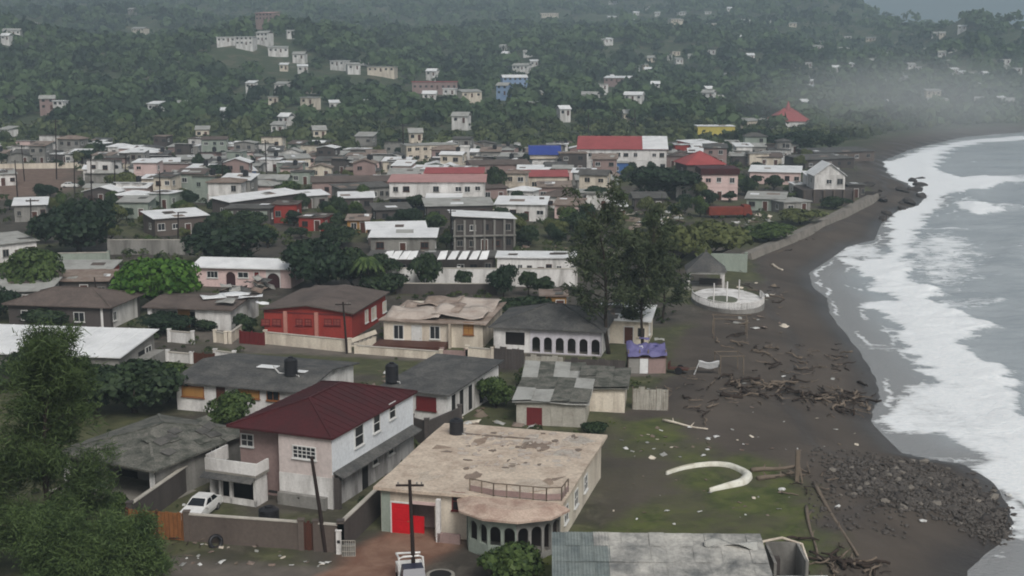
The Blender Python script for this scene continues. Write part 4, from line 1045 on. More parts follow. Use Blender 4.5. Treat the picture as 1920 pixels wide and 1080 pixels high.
# stall with tarpaulins
p0, p1 = at(1178,700), at(1248,700)
st = thing('market_stall', 'small stall with grey, white and rose panels under bunched violet tarpaulin', 'stall', p0, math.atan2(p1.y-p0.y, p1.x-p0.x))
L = (p1-p0).length
for i, (a, b, mt_) in enumerate([(0, .3, W_GREY), (.3, .53, R_WHITE), (.53, 1, W_DUSK)]): MB().box(L*a+.02, L*b-.02, -.05, .05, 0, 1.7).build('panel', mt_, st)
for x in (0, L*.3, L*.53, L): MB().box(x-.06, x+.06, .05, .2, -.2, 2.6).build('post', TIMBER, st)
MB().box(-.1, L+.1, -.15, 2.4, 1.72, 1.8).build('counter', BROWN_DOOR, st)
MB().box(0, L, 2.2, 2.3, 0, 2.6).build('back_panel', W_DARK, st)
tp = paint('tarpaulin_violet', S(112,108,152), S(78,74,122), .6, 1.2, .6, .2)
tag(MB().grid(lambda u, v: (p0.x-.1+u*(L+.2), p0.y-.3+2.6*v-.9*u*.1, 1.85+.75*v+.5*vnoise(u*8, v*5)+.12*math.sin(u*11)*v), 28, 14, th=.03).build('tarpaulin', tp, None, True), 'bunched violet tarpaulin lying over the beach stall', 'tarpaulin')
for i, (px_, py_) in enumerate([(1196, 652), (1228, 650), (1236, 640), (1208, 640)]):
    p = at(px_, py_, 2.5); o = MB().grid(lambda u, v: (1.1*(u-.5), .7*(v-.5), .25*vnoise(u*3+i, v*3)), 7, 6, th=.03).build('folded_cloth', (R_WHITE, paint('tarp_blue', S(52,48,120), S(40,38,96), .5, 1, .6), R_PALE, tp)[i], None, True); o.location = (p.x, p.y, 2.45+.1*i)
    tag(o, ['white folded cloth at the front of the violet tarpaulin', 'dark blue folded cloth among the violet tarpaulin', 'pale folded cloth at the right end of the stall roof', 'small violet folded cloth on top of the stall'][i], 'cloth')
# handcart and white bent sheet on the sand
c0 = at(1272, 700); ct = thing('handcart', 'dark handcart with two wheels on the sand beside the stall', 'cart', c0, -.3)
MB().box(-1.1, 1.1, -.5, .5, .5, .62).build('deck', BROWN_DOOR, ct); MB().box(-1.1, -.95, -.5, .5, .62, 1.2).build('front_board', BROWN_DOOR, ct)
for s_ in (-.6, .6): 
    o = MB().lathe([(.4, -.06), (.42, 0), (.4, .06)], 14).build('wheel', TANK_M, ct); o.location = (.1, s_, .42); o.rotation_euler = (math.pi/2, 0, 0)
for s_ in (-.4, .4): MB().bar((1.0, s_, .56), (2.1, s_, .75), .07).build('shaft', TIMBER, ct)
pb = at(1302, 702); bn = thing('bent_sheet', 'white bent sheet propped like a table on the dark sand', 'sheet', pb, -.05)
MB().grid(lambda u, v: (.45+2.2*u, .5*v, 1.35+.12*math.cos(u*6.3)-.8*(1-v)*0), 12, 4, th=.05).build('top_sheet', R_WHITE, bn, True)
MB().grid(lambda u, v: (.45+2.2*u, 0, .75+.6*v+.1*math.cos(u*6.3)), 12, 4, th=.03).build('front_sheet', R_WHITE, bn, True)
MB().bar((.5, .05, 1.4), (-.05, -.1, 0), .16, .05).build('leg', R_WHITE, bn); MB().bar((2.6, .3, 1.3), (2.6, .3, 0), .1, .06).build('leg', TIMBER, bn)
def frame_stand(label, pa, w_, d_, h_, name='timber_stand'):
    f = thing(name, label, 'stand', pa, random.uniform(-.15, .15))
    for x in (0, w_):
        for y in (0, d_): MB().tube([(x, y, -.4), (x+random.uniform(-.08, .08), y, h_)], .06, 6).build('post', TIMBER, f)
    for y in (0, d_): MB().tube([(-.1, y, h_), (w_+.1, y, h_-.05)], .05, 6).build('beam', TIMBER, f)
    for x in (0, w_): MB().tube([(x, -.1, h_), (x, d_+.1, h_)], .05, 6).build('side_beam', TIMBER, f)
    return f
frame_stand('bare timber stall frame on the dark sand below the terrace', on(1338, 634), 4.0, 2.5, 2.4)
frame_stand('bare timber frame beside the white bent sheet', on(1350, 702), 2.6, 2.2, 2.0)

# ================================================================== gazebo, terrace, block wall, sea wall
gp_ = at(1322, 537); gz_ = thing('gazebo', 'grey-roofed gazebo on white posts beside the round white terrace', 'gazebo', gp_, -.1)
s_ = 2.5
for x in (-s_, s_):
    for y in (-s_, s_): MB().box(x-.16, x+.16, y-.16, y+.16, -.2, 2.6).build('post', W_WHITE, gz_)
MB().box(-s_-.2, s_+.2, -s_-.2, -s_, 2.3, 2.6).box(-s_-.2, s_+.2, s_, s_+.2, 2.3, 2.6).box(-s_-.2, -s_, -s_, s_, 2.3, 2.6).box(s_, s_+.2, -s_, s_, 2.3, 2.6).build('ring_beam', W_WHITE, gz_)
e = s_+.5; MB().add([(-e,-e,2.62),(e,-e,2.62),(e,e,2.62),(-e,e,2.62),(0,0,5.3)], [(0,1,4),(1,2,4),(2,3,4),(3,0,4),(3,2,1,0)]).build('roof', R_SLATE, gz_)
MB().box(-.14, .14, -.14, .14, 5.15, 5.5).build('finial', R_GREY, gz_); MB().box(-3.2, 3.2, -3.2, 3.2, -.1, .12).build('floor_slab', CONC, gz_)
MB().box(-.8, s_, .8, 2.0, .12, .9).build('bench_wall', W_DARK, gz_)
tc_ = at(1364, 566); TR = thing('round_terrace', 'round white paved terrace with picket rail above the beach', 'terrace', tc_, 0)
E = [(4.9*math.cos(2*math.pi*k/36), 8.2*math.sin(2*math.pi*k/36)) for k in range(36)]
MB().prism(E, -1.6, .45).build('terrace_wall', W_GREY, TR); MB().prism([(x*.97, y*.97) for x, y in E], .45, .5).build('paving', W_WHITE, TR)
MB().prism([(x*.42-.9, y*.3-1.0) for x, y in E], .5, .62).build('planting_bed', paint('bed_grey_green', S(108,112,96), S(84,90,74), .6, 1, .9), TR)
for k in range(64):
    a = math.pi*.93+math.pi*1.12*k/63; x, y = 4.8*math.cos(a), 8.0*math.sin(a)
    MB().box(x-.06, x+.06, y-.06, y+.06, .5, 1.35).build('picket', W_WHITE, TR)
for k in range(63):
    a, b = [math.pi*.93+math.pi*1.12*(k+i)/63 for i in (0, 1)]
    if k % 3 == 0:
        b = math.pi*.93+math.pi*1.12*min(63, k+3)/63
        MB().bar((4.8*math.cos(a), 8*math.sin(a), 1.38), (4.8*math.cos(b), 8*math.sin(b), 1.38), .12, .08).build('rail', W_WHITE, TR)
for x, y in ((-2.6, -4.2), (-.6, -3.0), (1.3, -1.5)): MB().tube([(x, y, .5), (x, y, 3.4)], .09, 8).build('lamp_post', W_WHITE, TR)
wall_run('block_wall', 'pale green-grey block wall at the near end of the sea wall', 'wall', [at(1308,506), at(1398,508)], 2.7, W_GREEN, th=.5, cop=False)
# sea wall with walkway
sw = [at(*q, .6) for q in ((1398,476),(1450,454),(1510,428),(1570,399),(1612,377),(1640,363))]
c = sw[2]; sr = thing('sea_wall', 'long grey concrete sea wall curving along the upper beach', 'sea wall', (c.x, c.y, 0))
cen = [Vector((p.x-c.x, p.y-c.y, 0)) for p in sw]
for i in range(len(cen)-1):
    a, b = cen[i], cen[i+1]; u = (b-a).normalized(); n_ = Vector((u.y, -u.x, 0))
    k = max(2, int((b-a).length/6))
    for j in range(k):
        p, q_ = a.lerp(b, j/k)+u*.03, a.lerp(b, (j+1)/k)-u*.03
        prof = [(-1.5, -1), (-1.5, .3), (.6, .4), (.6, .75), (.95, .75), (1.5, -1.6)]
        vs = [pt+n_*o_+Vector((0, 0, z)) for pt in (p, q_) for o_, z in prof]
        m = len(prof); fs = [(t_, t_+1, m+t_+1, m+t_) for t_ in range(m-1)] + [tuple(range(m-1, -1, -1)), tuple(range(m, 2*m))]
        MB().add(vs, fs).build('wall_segment', paint('seawall_concrete', S(142,136,128), S(98,94,90), .7, .4, .9, .2, streak=False), sr)
# rocky point beyond the sea wall
def boulder_mesh(seed, sub=2):
    import bmesh
    bm = bmesh.new(); bmesh.ops.create_icosphere(bm, subdivisions=sub, radius=1.0); r = random.Random(seed)
    ax_ = [Vector((r.gauss(0,1), r.gauss(0,1), r.gauss(0,1))).normalized() for _ in range(9)]; lim = [r.uniform(.55, .95) for _ in ax_]
    for v in bm.verts:
        for a_, l_ in zip(ax_, lim):
            d_ = v.co.dot(a_)
            if d_ > l_: v.co -= a_*(d_-l_)
        v.co.z *= .75
    me = bpy.data.meshes.new('boulder'); bm.to_mesh(me); bm.free(); return me
ROCKM = paint('rock_dark', S(66,62,60), S(100,94,90), .6, 1.2, .9, .3, fine=.25)
ROCKL = paint('rock_pale', S(138,132,124), S(104,98,92), .6, 1.2, .9, .3, fine=.25)
ROCKG = paint('rock_grey', S(98,93,89), S(70,66,63), .6, 1.2, .9, .3, fine=.25)
BOULD = []
for k in range(8):
    me = boulder_mesh(k, 1 if k < 5 else 2); me.materials.append((ROCKM, ROCKG, ROCKM, ROCKG, ROCKL, ROCKM, ROCKM, ROCKM)[k]); BOULD.append(me)
def rock(name, me, p, s_, label, group, cat='rock', sink=.42):
    o = link(name, me, None, (p[0], p[1], p[2]+s_*(.6-sink))); o.scale = (s_*random.uniform(.7, 1.3), s_*random.uniform(.7, 1.3), s_*random.uniform(.5, .8)); o.rotation_euler = (random.uniform(-.4, .4), random.uniform(-.4, .4), random.uniform(0, 6.3))
    return tag(o, label, cat, group)
for k in range(14):
    p = on(random.uniform(1620, 1730), random.uniform(338, 386)); rock('boulder', BOULD[5+k % 3], p, random.uniform(.8, 2.4), 'dark boulder of the rocky point beyond the sea wall', 'boulders of the rocky point')
for (px_, py_, lb) in ((1662, 402, 'dark rock at the wash nearest the rocky point'), (1690, 392, 'low dark rock in the surf below the rocky point'), (1655, 412, 'dark rock at the water edge below the sea wall')):
    rock('boulder', BOULD[6], on(px_, py_), 1.3, lb, None)

# ================================================================== corrugated ruin at the bottom edge
zr = 3.2
h = House('corrugated_building', 'ruined building with patched teal and grey corrugated roof at the bottom edge', 'building', (1036,1002), (1428,1012), d=5.2, h=zr, ang=-1.5, anchor='L')
W = h.w
# ridge at the back (h.w along x); slope falls towards the viewer
h.root.location = at(1036, 1000, zr) ; h.root.location.z = 0
MB().box(.1, W-.1, -4.6, .0, -.3, 2.2).build('wall', W_GREY, h.root)
MB().add([(.1,0,2.2),(W-.1,0,2.2),(W-.1,0,3.1),(.1,0,3.1)], [(3,2,1,0)]).build('back_wall', W_GREY, h.root)
ns = 15; mats_ = [R_TEAL]*5 + [paint('roof_washed_grey', S(206,203,196), S(98,101,102), .9, .34, .7, .2, fine=.2, local=False, thresh=.5), R_PALE]*6
rnd = random.Random(21)
rr_ = MB().box(0, W, -.06, .06, 3.0, 3.12).build('ridge_beam', TIMBER, h.root)
roof = MB().add([(0,-.05,3.1),(W,-.05,3.1),(W,-5,2.2),(0,-5,2.2)], [(0,3,2,1)]).build('roof', VOID, h.root)
for i in range(ns):
    x0, x1 = W*i/ns-.05, W*(i+1)/ns+.05; kk = 10
    for j, (ya, yb) in enumerate([(.15, -1.5), (-1.3, -3.3), (-3.1, -5.2)]):
        pass
        dz = rnd.uniform(0, .05)+.03*(2-j); sag = rnd.uniform(-.05, .05)
        vs = []
        for yy in (ya, (ya+yb)/2, yb):
            for q in range(kk+1):
                xx = x0+(x1-x0)*q/kk; vs.append((xx, yy, 3.14+.17*yy+dz+(.02 if i < 4 else .004)*math.cos(q*math.pi)+ (sag if yy == (ya+yb)/2 else 0)))
        fs = [(r*(kk+1)+q, (r+1)*(kk+1)+q, (r+1)*(kk+1)+q+1, r*(kk+1)+q+1) for r in range(2) for q in range(kk)]
        mt_ = R_TEAL if i < 3 or (i == 3 and j) else mats_[5]
        MB().add(vs, fs).build('roof_sheet', mt_, roof)
        
MB().grid(lambda u, v: (W*.72+u*3.4, -1.1-.5*v+.25*math.sin(u*5), 3.2-.15*v+.16*math.sin(u*8+v*3)), 18, 5, th=.03).build('curled_sheet', R_PALE, roof, True)
MB().box(W*.74, W-.2, -4.5, -1.6, .0, .12).build('inner_floor', W_DARK, h.root)
# roofless room beside it
p = at(1432, 1012, 2.6); h = House('roofless_room', 'roofless grey room open to the sky beside the corrugated ruin', 'ruin', (1432,1010), (1494,1010), d=3.4, h=2.5, ang=-1.5, anchor='L')
h.root.location = (p.x, p.y-3.4, 0)
b_ = MB(); b_.box(0, h.w, 3.2, 3.4, -.2, 2.5); b_.box(0, .18, 0, 3.2, -.2, 2.4); b_.box(h.w-.18, h.w, 0, 3.2, -.2, 2.5); b_.build('wall', W_GREY, h.root)
MB().box(.18, h.w-.18, .1, 3.2, -.1, .06).build('floor_slab', W_DARK, h.root); MB().box(.2, .9, 2.6, 3.19, .06, 1.6).build('cupboard', W_DARK, h.root)
MB().tube([(-.2, 3.3, 2.5), (h.w*.5, 3.4, 2.75), (h.w+.2, 3.2, 2.4), (h.w+.4, 2.2, 1.6)], .09, 7).build('bent_rafter', W_CREAM, h.root)
# white upturned boat
p = at(1470, 1082, 1.2); bt = thing('white_boat', 'white boat hull lying at the bottom edge beside the roofless room', 'boat', (p.x, p.y, 0), .03)
def hull(u, v):
    x = -3.0+6.0*u; wd = .9*math.sqrt(max(0, 1-abs(2*u-1)**3)); a = math.pi*v
    return (x, wd*math.cos(a), .1+.9*math.sin(a)*(.6+.4*math.sqrt(max(0, 1-abs(2*u-1)**4)))+.2)
MB().grid(hull, 18, 12).build('hull', R_WHITE, bt, True); MB().bar((-2.8, 0, 1.2), (2.8, 0, 1.2), .08, .1).build('keel', R_WHITE, bt)
MB().box(.2, .7, -.95, -.9, .5, .9).build('hull_patch', VOID, bt)

# ================================================================== car, pickup
def car(label, p, rz, paint_m, L=4.2, Wd=1.68):
    c = thing('parked_car', label, 'car', p, rz)
    # x forward
    lower = [(-2.1,.35),(-2.12,.75),(-2.0,.95),(-1.35,1.0),(1.0,.98),(1.95,.82),(2.1,.6),(2.1,.35),(1.65,.3),(1.55,.5),(1.3,.6),(1.05,.5),(.95,.3),(-.95,.3),(-1.05,.5),(-1.3,.6),(-1.55,.5),(-1.65,.3)]
    m_ = MB(); n = len(lower)
    ins = lambda z: Wd/2*(1.0 if z > .4 else .96)*(1.0 if z < .9 else .95)
    vs = [(x, -ins(z), z) for x, z in lower]+[(x, ins(z), z) for x, z in lower]
    m_.add(vs, [tuple(range(n)), tuple(range(2*n-1, n-1, -1))]+[(i, n+i, n+(i+1) % n, (i+1) % n) for i in range(n)])
    m_.build('body', paint_m, c)
    cab = [(-1.55, .99), (-1.1, 1.42), (.15, 1.45), (.95, .98)]
    m_ = MB(); k = len(cab); w0 = {.99: .76, 1.42: .6, 1.45: .6, .98: .76}
    vs = [(x, -w0[z], z) for x, z in cab]+[(x, w0[z], z) for x, z in cab]
    m_.add(vs, [tuple(range(k)), tuple(range(2*k-1, k-1, -1))]+[(i, k+i, k+(i+1) % k, (i+1) % k) for i in range(k)])
    cb = m_.build('cabin', paint_m, c)
    gl = plain('car_glass', S(30,34,38), .12, 0, .6)
    MB().add([(.2,-.52,1.4),(.2,.52,1.4),(.86,.66,1.04),(.86,-.66,1.04)], [(3,2,1,0)]).build('windscreen', gl, cb).location = (.02, 0, .02)
    MB().add([(-1.15,-.52,1.36),(-1.15,.52,1.36),(-1.5,.66,1.04),(-1.5,-.66,1.04)], [(0,1,2,3)]).build('rear_window', gl, cb).location = (-.03, 0, .02)
    for s in (-1, 1):
        for x0, x1, x2, x3 in ((-1.35, -1.02, -.45, -.45), (-.36, -.36, .1, .68)):
            MB().add([(x0, s*.765, 1.05), (x1, s*.645, 1.36), (x2, s*.645, 1.37), (x3, s*.765, 1.05)], [(0,1,2,3) if s < 0 else (3,2,1,0)]).build('side_window', gl, cb)
        MB().box(2.05, 2.13, s*.62-.2, s*.62+.2, .6, .76).build('headlight', plain('lamp_glass', S(220,220,215), .2), c)
        MB().box(-2.14, -2.08, s*.62-.18, s*.62+.18, .66, .86).build('tail_light', plain('lamp_red', S(150,20,20), .3), c)
        MB().box(.72, .88, s*.95-.1, s*.95+.1, .98, 1.1).build('mirror', paint_m, c)
        for x in (-1.3, 1.3):
            w_ = MB().lathe([(.28, -.1), (.31, -.06), (.31, .06), (.28, .1)], 18).build('wheel', plain('tyre_rubber', S(28,28,28), .9), c); w_.location = (x, s*.74, .31); w_.rotation_euler = (math.pi/2, 0, 0)
            MB().lathe([(.17, -.115), (.19, -.1), (.19, .1), (.17, .115)], 12).build('rim', plain('rim_grey', S(140,140,142), .4, .6), w_)
    MB().box(2.08, 2.16, -.75, .75, .36, .52).build('bumper', paint_m, c); MB().box(-2.16, -2.08, -.75, .75, .36, .54).build('bumper', paint_m, c)
    MB().box(2.09, 2.12, -.35, .35, .6, .72).build('grille', TANK_M, c)
    return c
CARW = plain('car_paint_white', S(228,228,226), .3, 0, .5)
car('white saloon car parked in the yard behind the brown wall', at(377, 966), math.radians(-101), CARW)
# pickup at bottom
p = at(775, 1108); pk = thing('pickup_truck', 'white pickup with roll bar standing in the wet street by the pole', 'pickup', p, math.radians(-78))
PW = CARW; PB = plain('pickup_navy', S(36,38,60), .35, 0, .5)
m_ = MB(); m_.box(-2.4, 2.3, -.85, .85, .45, .8); m_.box(.9, 2.3, -.85, .85, .8, 1.05); m_.box(-2.4, -2.3, -.85, .85, .8, 1.15); m_.box(-2.3, -.7, -.85, -.78, .8, 1.15); m_.box(-2.3, -.7, .78, .85, .8, 1.15); m_.build('body', PW, pk)
MB().add([(-.7,-.78,.8),(.9,-.8,.8),(.9,.8,.8),(-.7,.78,.8),(-.6,-.66,1.65),(.35,-.66,1.65),(.35,.66,1.65),(-.6,.66,1.65)], [(0,1,5,4),(1,2,6,5),(2,3,7,6),(3,0,4,7),(4,5,6,7)]).build('cabin', PB, pk)
MB().tube([(-.9,-.8,1.1),(-1.0,-.78,1.85),(-.95,-.5,1.98),(-.95,.5,1.98),(-1.0,.78,1.85),(-.9,.8,1.1)], .07, 8).build('roll_bar', PW, pk)
MB().tube([(-.95,-.78,1.9),(-2.3,-.8,1.7),(-2.4,-.4,1.65),(-2.4,.8,1.6)], .07, 8).build('rack_rail', PW, pk)
for s in (-1, 1):
    for x in (-1.5, 1.5):
        w_ = MB().lathe([(.32, -.12), (.37, -.07), (.37, .07), (.32, .12)], 18).build('wheel', plain('tyre_rubber', S(28,28,28), .9), pk); w_.location = (x, s*.78, .37); w_.rotation_euler = (math.pi/2, 0, 0)
MB().box(-.5, .3, -.68, -.66, 1.1, 1.55).build('side_window', plain('car_glass', S(30,34,38), .12), pk)
def tyre(label, p, R_=.42, tilt=0):
    o = MB().tube([(R_*math.cos(2*math.pi*k/20), R_*math.sin(2*math.pi*k/20), 0) for k in range(21)], .14, 8, cap=False).build('old_tyre', TANK_M, None, True); o.location = (p.x, p.y, p.z+.14 if not tilt else p.z+R_); o.rotation_euler = (tilt, 0, random.uniform(0, 3)); return tag(o, label, 'tyre')
tyre('dark old tyre leaning near the foot of the brown yard wall', at(405, 1027), .42, 1.3)
# round concrete well ring near the pickup
wr = thing('well_ring', 'pale concrete ring around a dark hole beside the path', 'well', at(826, 1092)); 
MB().lathe([(.95, -.1), (.95, .55)], 24).build('ring', CONC, wr); MB().lathe([(.72, .5), (.72, .56)], 24).build('dark_water', VOID, wr)
# white meter post and mesh box at the stub wall
mp_ = thing('meter_post', 'white square post at the corner of the brown wall', 'post', at(636, 1040)); MB().box(-.18, .18, -.15, .15, 0, 1.75).build('shaft', W_WHITE, mp_); MB().box(-.1, .1, -.19, -.15, .9, 1.1).build('meter', VOID, mp_); MB().box(-.22, .22, -.19, .19, 1.75, 1.82).build('cap', W_WHITE, mp_)
mb_ = thing('wire_cage', 'grey wire cage beside the white post', 'cage', at(655, 1042))
for k in range(7): MB().box(-.45+.15*k-.015, -.45+.15*k+.015, -.3, -.27, 0, 1.2).build('bar', ZINC, mb_)
for z in (0.05, .4, .8, 1.2): MB().box(-.47, .47, -.31, -.26, z, z+.03).build('hoop', ZINC, mb_)
MB().box(-.42, .42, -.2, .3, 0, .8).build('box', W_GREY, mb_)
# dark barrel tank in the porch yard
tank('dark barrel beside the white porch behind the brown wall', 505, 985, 0, 1.5, 1.5)

# ================================================================== white crescent on the lawn
cr = [(1249,891),(1275,882),(1305,876),(1340,873),(1370,876),(1395,887),(1404,896),(1392,908),(1365,914),(1330,923)]
pts = [on(*q) for q in cr]; wd = [.12,.2,.3,.36,.42,.55,.75,.8,.55,.12]
K = 40; prm = np.linspace(0, len(pts)-1, K)
P3 = np.array([[np.interp(t_, range(len(pts)), [p[i] for p in pts]) for i in range(3)] for t_ in prm])
for _ in range(2): P3[1:-1] = (P3[:-2]+2*P3[1:-1]+P3[2:])/4
Wn = np.interp(prm, range(len(wd)), wd)
cen = P3.mean(0); cz = thing('crescent_hull_rim', 'white curved crescent, a torn boat rim, lying on the grass', 'wreckage', cen)
vs = []; 
for i in range(K):
    d_ = P3[min(i+1, K-1)]-P3[max(i-1, 0)]; d_ /= np.linalg.norm(d_)+1e-9; n_ = np.array([-d_[1], d_[0], 0])
    for q, z in ((-.5, .02), (-.42, .28+.12*Wn[i]), (0, .34+.2*Wn[i]), (.42, .28+.12*Wn[i]), (.5, .02)): vs.append(P3[i]-cen+n_*Wn[i]*q+np.array([0, 0, z]))
fs = [(i*5+j, i*5+j+1, (i+1)*5+j+1, (i+1)*5+j) for i in range(K-1) for j in range(4)]
MB().add(vs, fs).build('rim', paint('gelcoat_white', S(232,231,220), S(186,180,162), .7, .9, .5, .1), cz, True)
MB().add([tuple(np.array(v)*[1, 1, 1]+np.array([0, 0, .015])) for v in vs[:45]], [(i*5+j, i*5+j+1, (i+1)*5+j+1, (i+1)*5+j) for i in range(8) for j in (1, 2)]).build('stain', paint('gelcoat_stained', S(196,192,176), S(150,144,126), .6, 2, .6), cz, True)

# ================================================================== utility poles
def pole(label, pb, top, r=.14, arm=True, wire=None, group=None):
    """a pole from its foot to the picture position of its top (same distance)"""
    b = pb; D_ = b.y; d = ray(*top); t_ = D_/d.y; tp = Vector((d.x*t_, D_, CAMZ+d.z*t_))
    o = thing('utility_pole', label, 'utility pole', b, 0, group)
    ax = tp-b
    MB().tube([(0, 0, -.4), ax*.5, ax], [r, r*.85, r*.7], 8).build('shaft', POLE_M, o)
    if arm:
        MB().bar(ax*.95+Vector((-.9, 0, 0)), ax*.95+Vector((.9, 0, 0)), .1, .12).build('cross_arm', POLE_M, o)
        for x in (-.75, 0.45, .75): MB().lathe([(.04, 0), (.06, .1), (.03, .16)], 8).build('insulator', W_GREY, o).location = ax*.95+Vector((x, 0, .07))
    return o, tp
pole('leaning tarred pole snapped over the brown yard wall', at(612,1036), (584,856), .16, False)
pole('straight tarred utility pole beside the wet drive', at(777,1096), (768,900), .15, True)
pole('tarred utility pole in front of the red house', at(651,664), (643,566), .14, True)
pole('leaning dark pole beside the brown-roofed house', at(186,592), (177,520), .12, False)
pole('tall street lamp pole beyond the bare dirt lot', on(106,336), (104,222), .2, True)
pole('pale pole left of the bare dirt lot', on(33,372), (28,300), .18, True)
pole('grey pole standing in the fenced yard behind the dark round tree', on(172,392), (170,290), .16, False)
pole('white goal-like mast beside the mid-town sheds', on(393,376), (394,330), .2, False)
pole('grey pole before the pale long roof', on(60,458), (57,372), .16, True)
pole('tall thin pole in front of the red and white roofed hall', on(1104,262), (1103,212), .25, False)
pole('thin pole behind the red half of the hall roof', on(1192,262), (1190,205), .22, False)
pole('tall grey pole behind the long pink-roofed school', on(757,300), (755,232), .25, True)
pole('brown pole before the beige slanted roof', on(334,462), (334,398), .16, False)
pole('grey pole in the yard left of the pale green hut', on(215,368), (215,300), .16, True)
pole('grey pole at the front corner of the bare dirt lot', on(140,372), (139,300), .16, True)
pole('thin pole behind the large dark round tree', on(236,350), (235,288), .16, True)
pole('pole in the fenced yard left of the slanted beige roof', on(300,392), (299,322), .16, True)
pole('pole standing between the pinkish house and the long shelter', on(418,372), (417,302), .16, True)
pole('leaning pole at the far left beside the dirt lot', on(46,340), (40,272), .16, True)
pole('pole in the street before the unfinished block', on(846,470), (845,392), .16, True)
pole('slim pole beside the white shed with blue windows', on(500,330), (497,262), .18, True)
# ================================================================== middle of the town
MIDM = dict(W=W_WHITE, C=W_CREAM, P=W_PINK, D=W_DUSK, G=W_GREY, K=W_DARK, B=W_BROWN, N=W_GREEN, R=W_RED, Y=W_YEL, O=W_OCHRE, U=W_BLUE, L=paint('plaster_pale_blue', S(150,174,206), S(96,126,176), .5, .4, .8, .1))
MIDR = dict(w=R_WHITE, p=R_PALE, g=R_GREY, s=R_SLATE, b=R_BROWN, r=R_RED, k=R_PINK, u=R_BLUE, t=R_RUST, m=R_MAROON)
mr = random.Random(404)
FOOT = []          # plan circles kept free of trees
def mid(label, FL, FR, d, h_, roof, rm, wm, nw=2, st=1, cat='house', name='town_house', ang=None, rise=None, group=None):
    h = House(name, label, cat, FL, FR, d=d, h=h_, ang=ang, group=group)
    zg = tz1(h.root.location.x + h.w/2, h.root.location.y); h.root.location.z = min(zg, 0.2)
    wmat, rmat = MIDM[wm], MIDR[rm]
    h.wall(wmat)
    if roof == 'g': h.gable(rmat, wmat, rise or .9, .4, .12, 'x')
    elif roof == 'G': h.gable(rmat, wmat, rise or 1.1, .4, .12, 'y')
    elif roof == 'h': h.hip(rmat, rise or 1.4, .45)
    elif roof == 'f': h.flat(rmat, .18, .3, sag=.1)
    else:
        h.shed(rmat, rise or .7, .45, .1, {'s': 'back', 'S': 'front', 'l': 'left', 'r': 'right'}[roof]); h._gable_mb.build('upper_wall', wmat, h.root)
    rs = rise or .7
    for k in range(mr.randint(1, 4)):          # odd sheets patched over the roof
        if roof not in 'sSf' or rm not in 'wpgtbs': break
        pw, pd_ = mr.uniform(.9, min(3.2, h.w*.45)), mr.uniform(.9, min(2.6, h.d*.45)); px0, py0 = mr.uniform(-.2, h.w-pw+.2), mr.uniform(-.3, h.d-pd_+.2)
        zf = lambda y: h_+.18+.09 if roof == 'f' else h_+.1+.015+rs*((y+.45)/(h.d+.9) if roof == 's' else 1-(y+.45)/(h.d+.9))
        sk = mr.uniform(-.2, .2)
        MB().slab([(px0, py0, zf(py0)+.03), (px0+pw, py0, zf(py0)+.03), (px0+pw+sk, py0+pd_, zf(py0+pd_)+.03), (px0+sk, py0+pd_, zf(py0+pd_)+.03)], .025).build('roof_patch', mr.choice([R_RUST, R_PALE, R_GREY, R_WHITE, R_BROWN]), h.root)
    fh = h_/st
    for f in range(st):
        for i in range(nw):
            x = h.w*(i+.5)/nw
            if f == 0 and i == nw//2 and nw > 1: h.door('f', x, 1.0, 2.05, BROWN_DOOR)
            elif mr.random() < .82: h.window('f', x+mr.uniform(-.3, .3), f*fh+fh*.52+mr.uniform(-.1, .1), min(1.3, h.w/nw*.55)*mr.uniform(.7, 1.05), mr.uniform(.8, 1.2), frame=mr.choice([FRAME_W, W_GREY, wmat, wmat, BROWN_DOOR]), bars=(2, 1))
        h.window('r', h.d*.3, f*fh+fh*.52, 1.0, 1.0); h.window('l', h.d*.4, f*fh+fh*.52, 1.0, 1.0)
        if f: MB().box(-.06, h.w+.06, -.06, h.d+.06, f*fh-.12, f*fh+.06).build('floor_band', wmat, h.root)
    c = h.root.location; u = Vector((math.cos(h.rz), math.sin(h.rz)))
    FOOT.append((c.x+u.x*h.w/2-u.y*h.d/2, c.y+u.y*h.w/2+u.x*h.d/2, h.w/2+.5, h.d/2+.5))
    return h
# nearer rows
h = mid('white-roofed shed with grey walls and two dark windows behind the long white wall', (695,446), (815,446), 6, 3.0, 's', 'w', 'G', 3)
h = mid('white crumpled roof just behind the white-roofed grey shed', (690,431), (797,429), 4.5, 2.8, 's', 'w', 'K', 2)
h = mid('unfinished two-storey block with slanted white upper roof', (852,413), (964,411), 8, 5.6, 'l', 'w', 'K', 5, 2, 'building', 'unfinished_block')
for k in range(7): MB().box(h.w*k/6-.18, h.w*k/6+.18, -.35, -.05, -.2, 5.5).build('column', W_GREY, h.root)
MB().box(-.3, h.w+.3, -.5, .0, 2.65, 2.9).build('floor_edge', W_GREY, h.root)
mid('white flat-roofed building with square white frame in the town centre', (930,384), (1022,385), 9, 3.4, 's', 'w', 'W', 4)
fq = on(996, 412); f_ = thing('concrete_portal', 'white square concrete door frame in front of the white flat roof', 'frame', fq); MB().box(-1.9, -1.4, -.2, .2, -.2, 3).build('upright', W_WHITE, f_); MB().box(1.4, 1.9, -.2, .2, -.2, 3).build('upright', W_WHITE, f_); MB().box(-1.9, 1.9, -.2, .2, 3, 3.6).build('lintel', W_WHITE, f_)
mid('grey crumpled roof left of the white flat-roofed building', (800,388), (924,386), 8, 3.0, 's', 'p', 'K', 3)
mid('long thin-roofed shelter with pale slanted roof in front of the school', (430,380), (566,362), 5, 3.8, 's', 'w', 'K', 5, 1, 'shelter', 'long_shelter')
h = mid('dark shop building with pale square wall panels under the long shelter', (421,392), (506,392), 7, 3.4, 'f', 'g', 'K', 1, 1, 'building', 'shop_building')
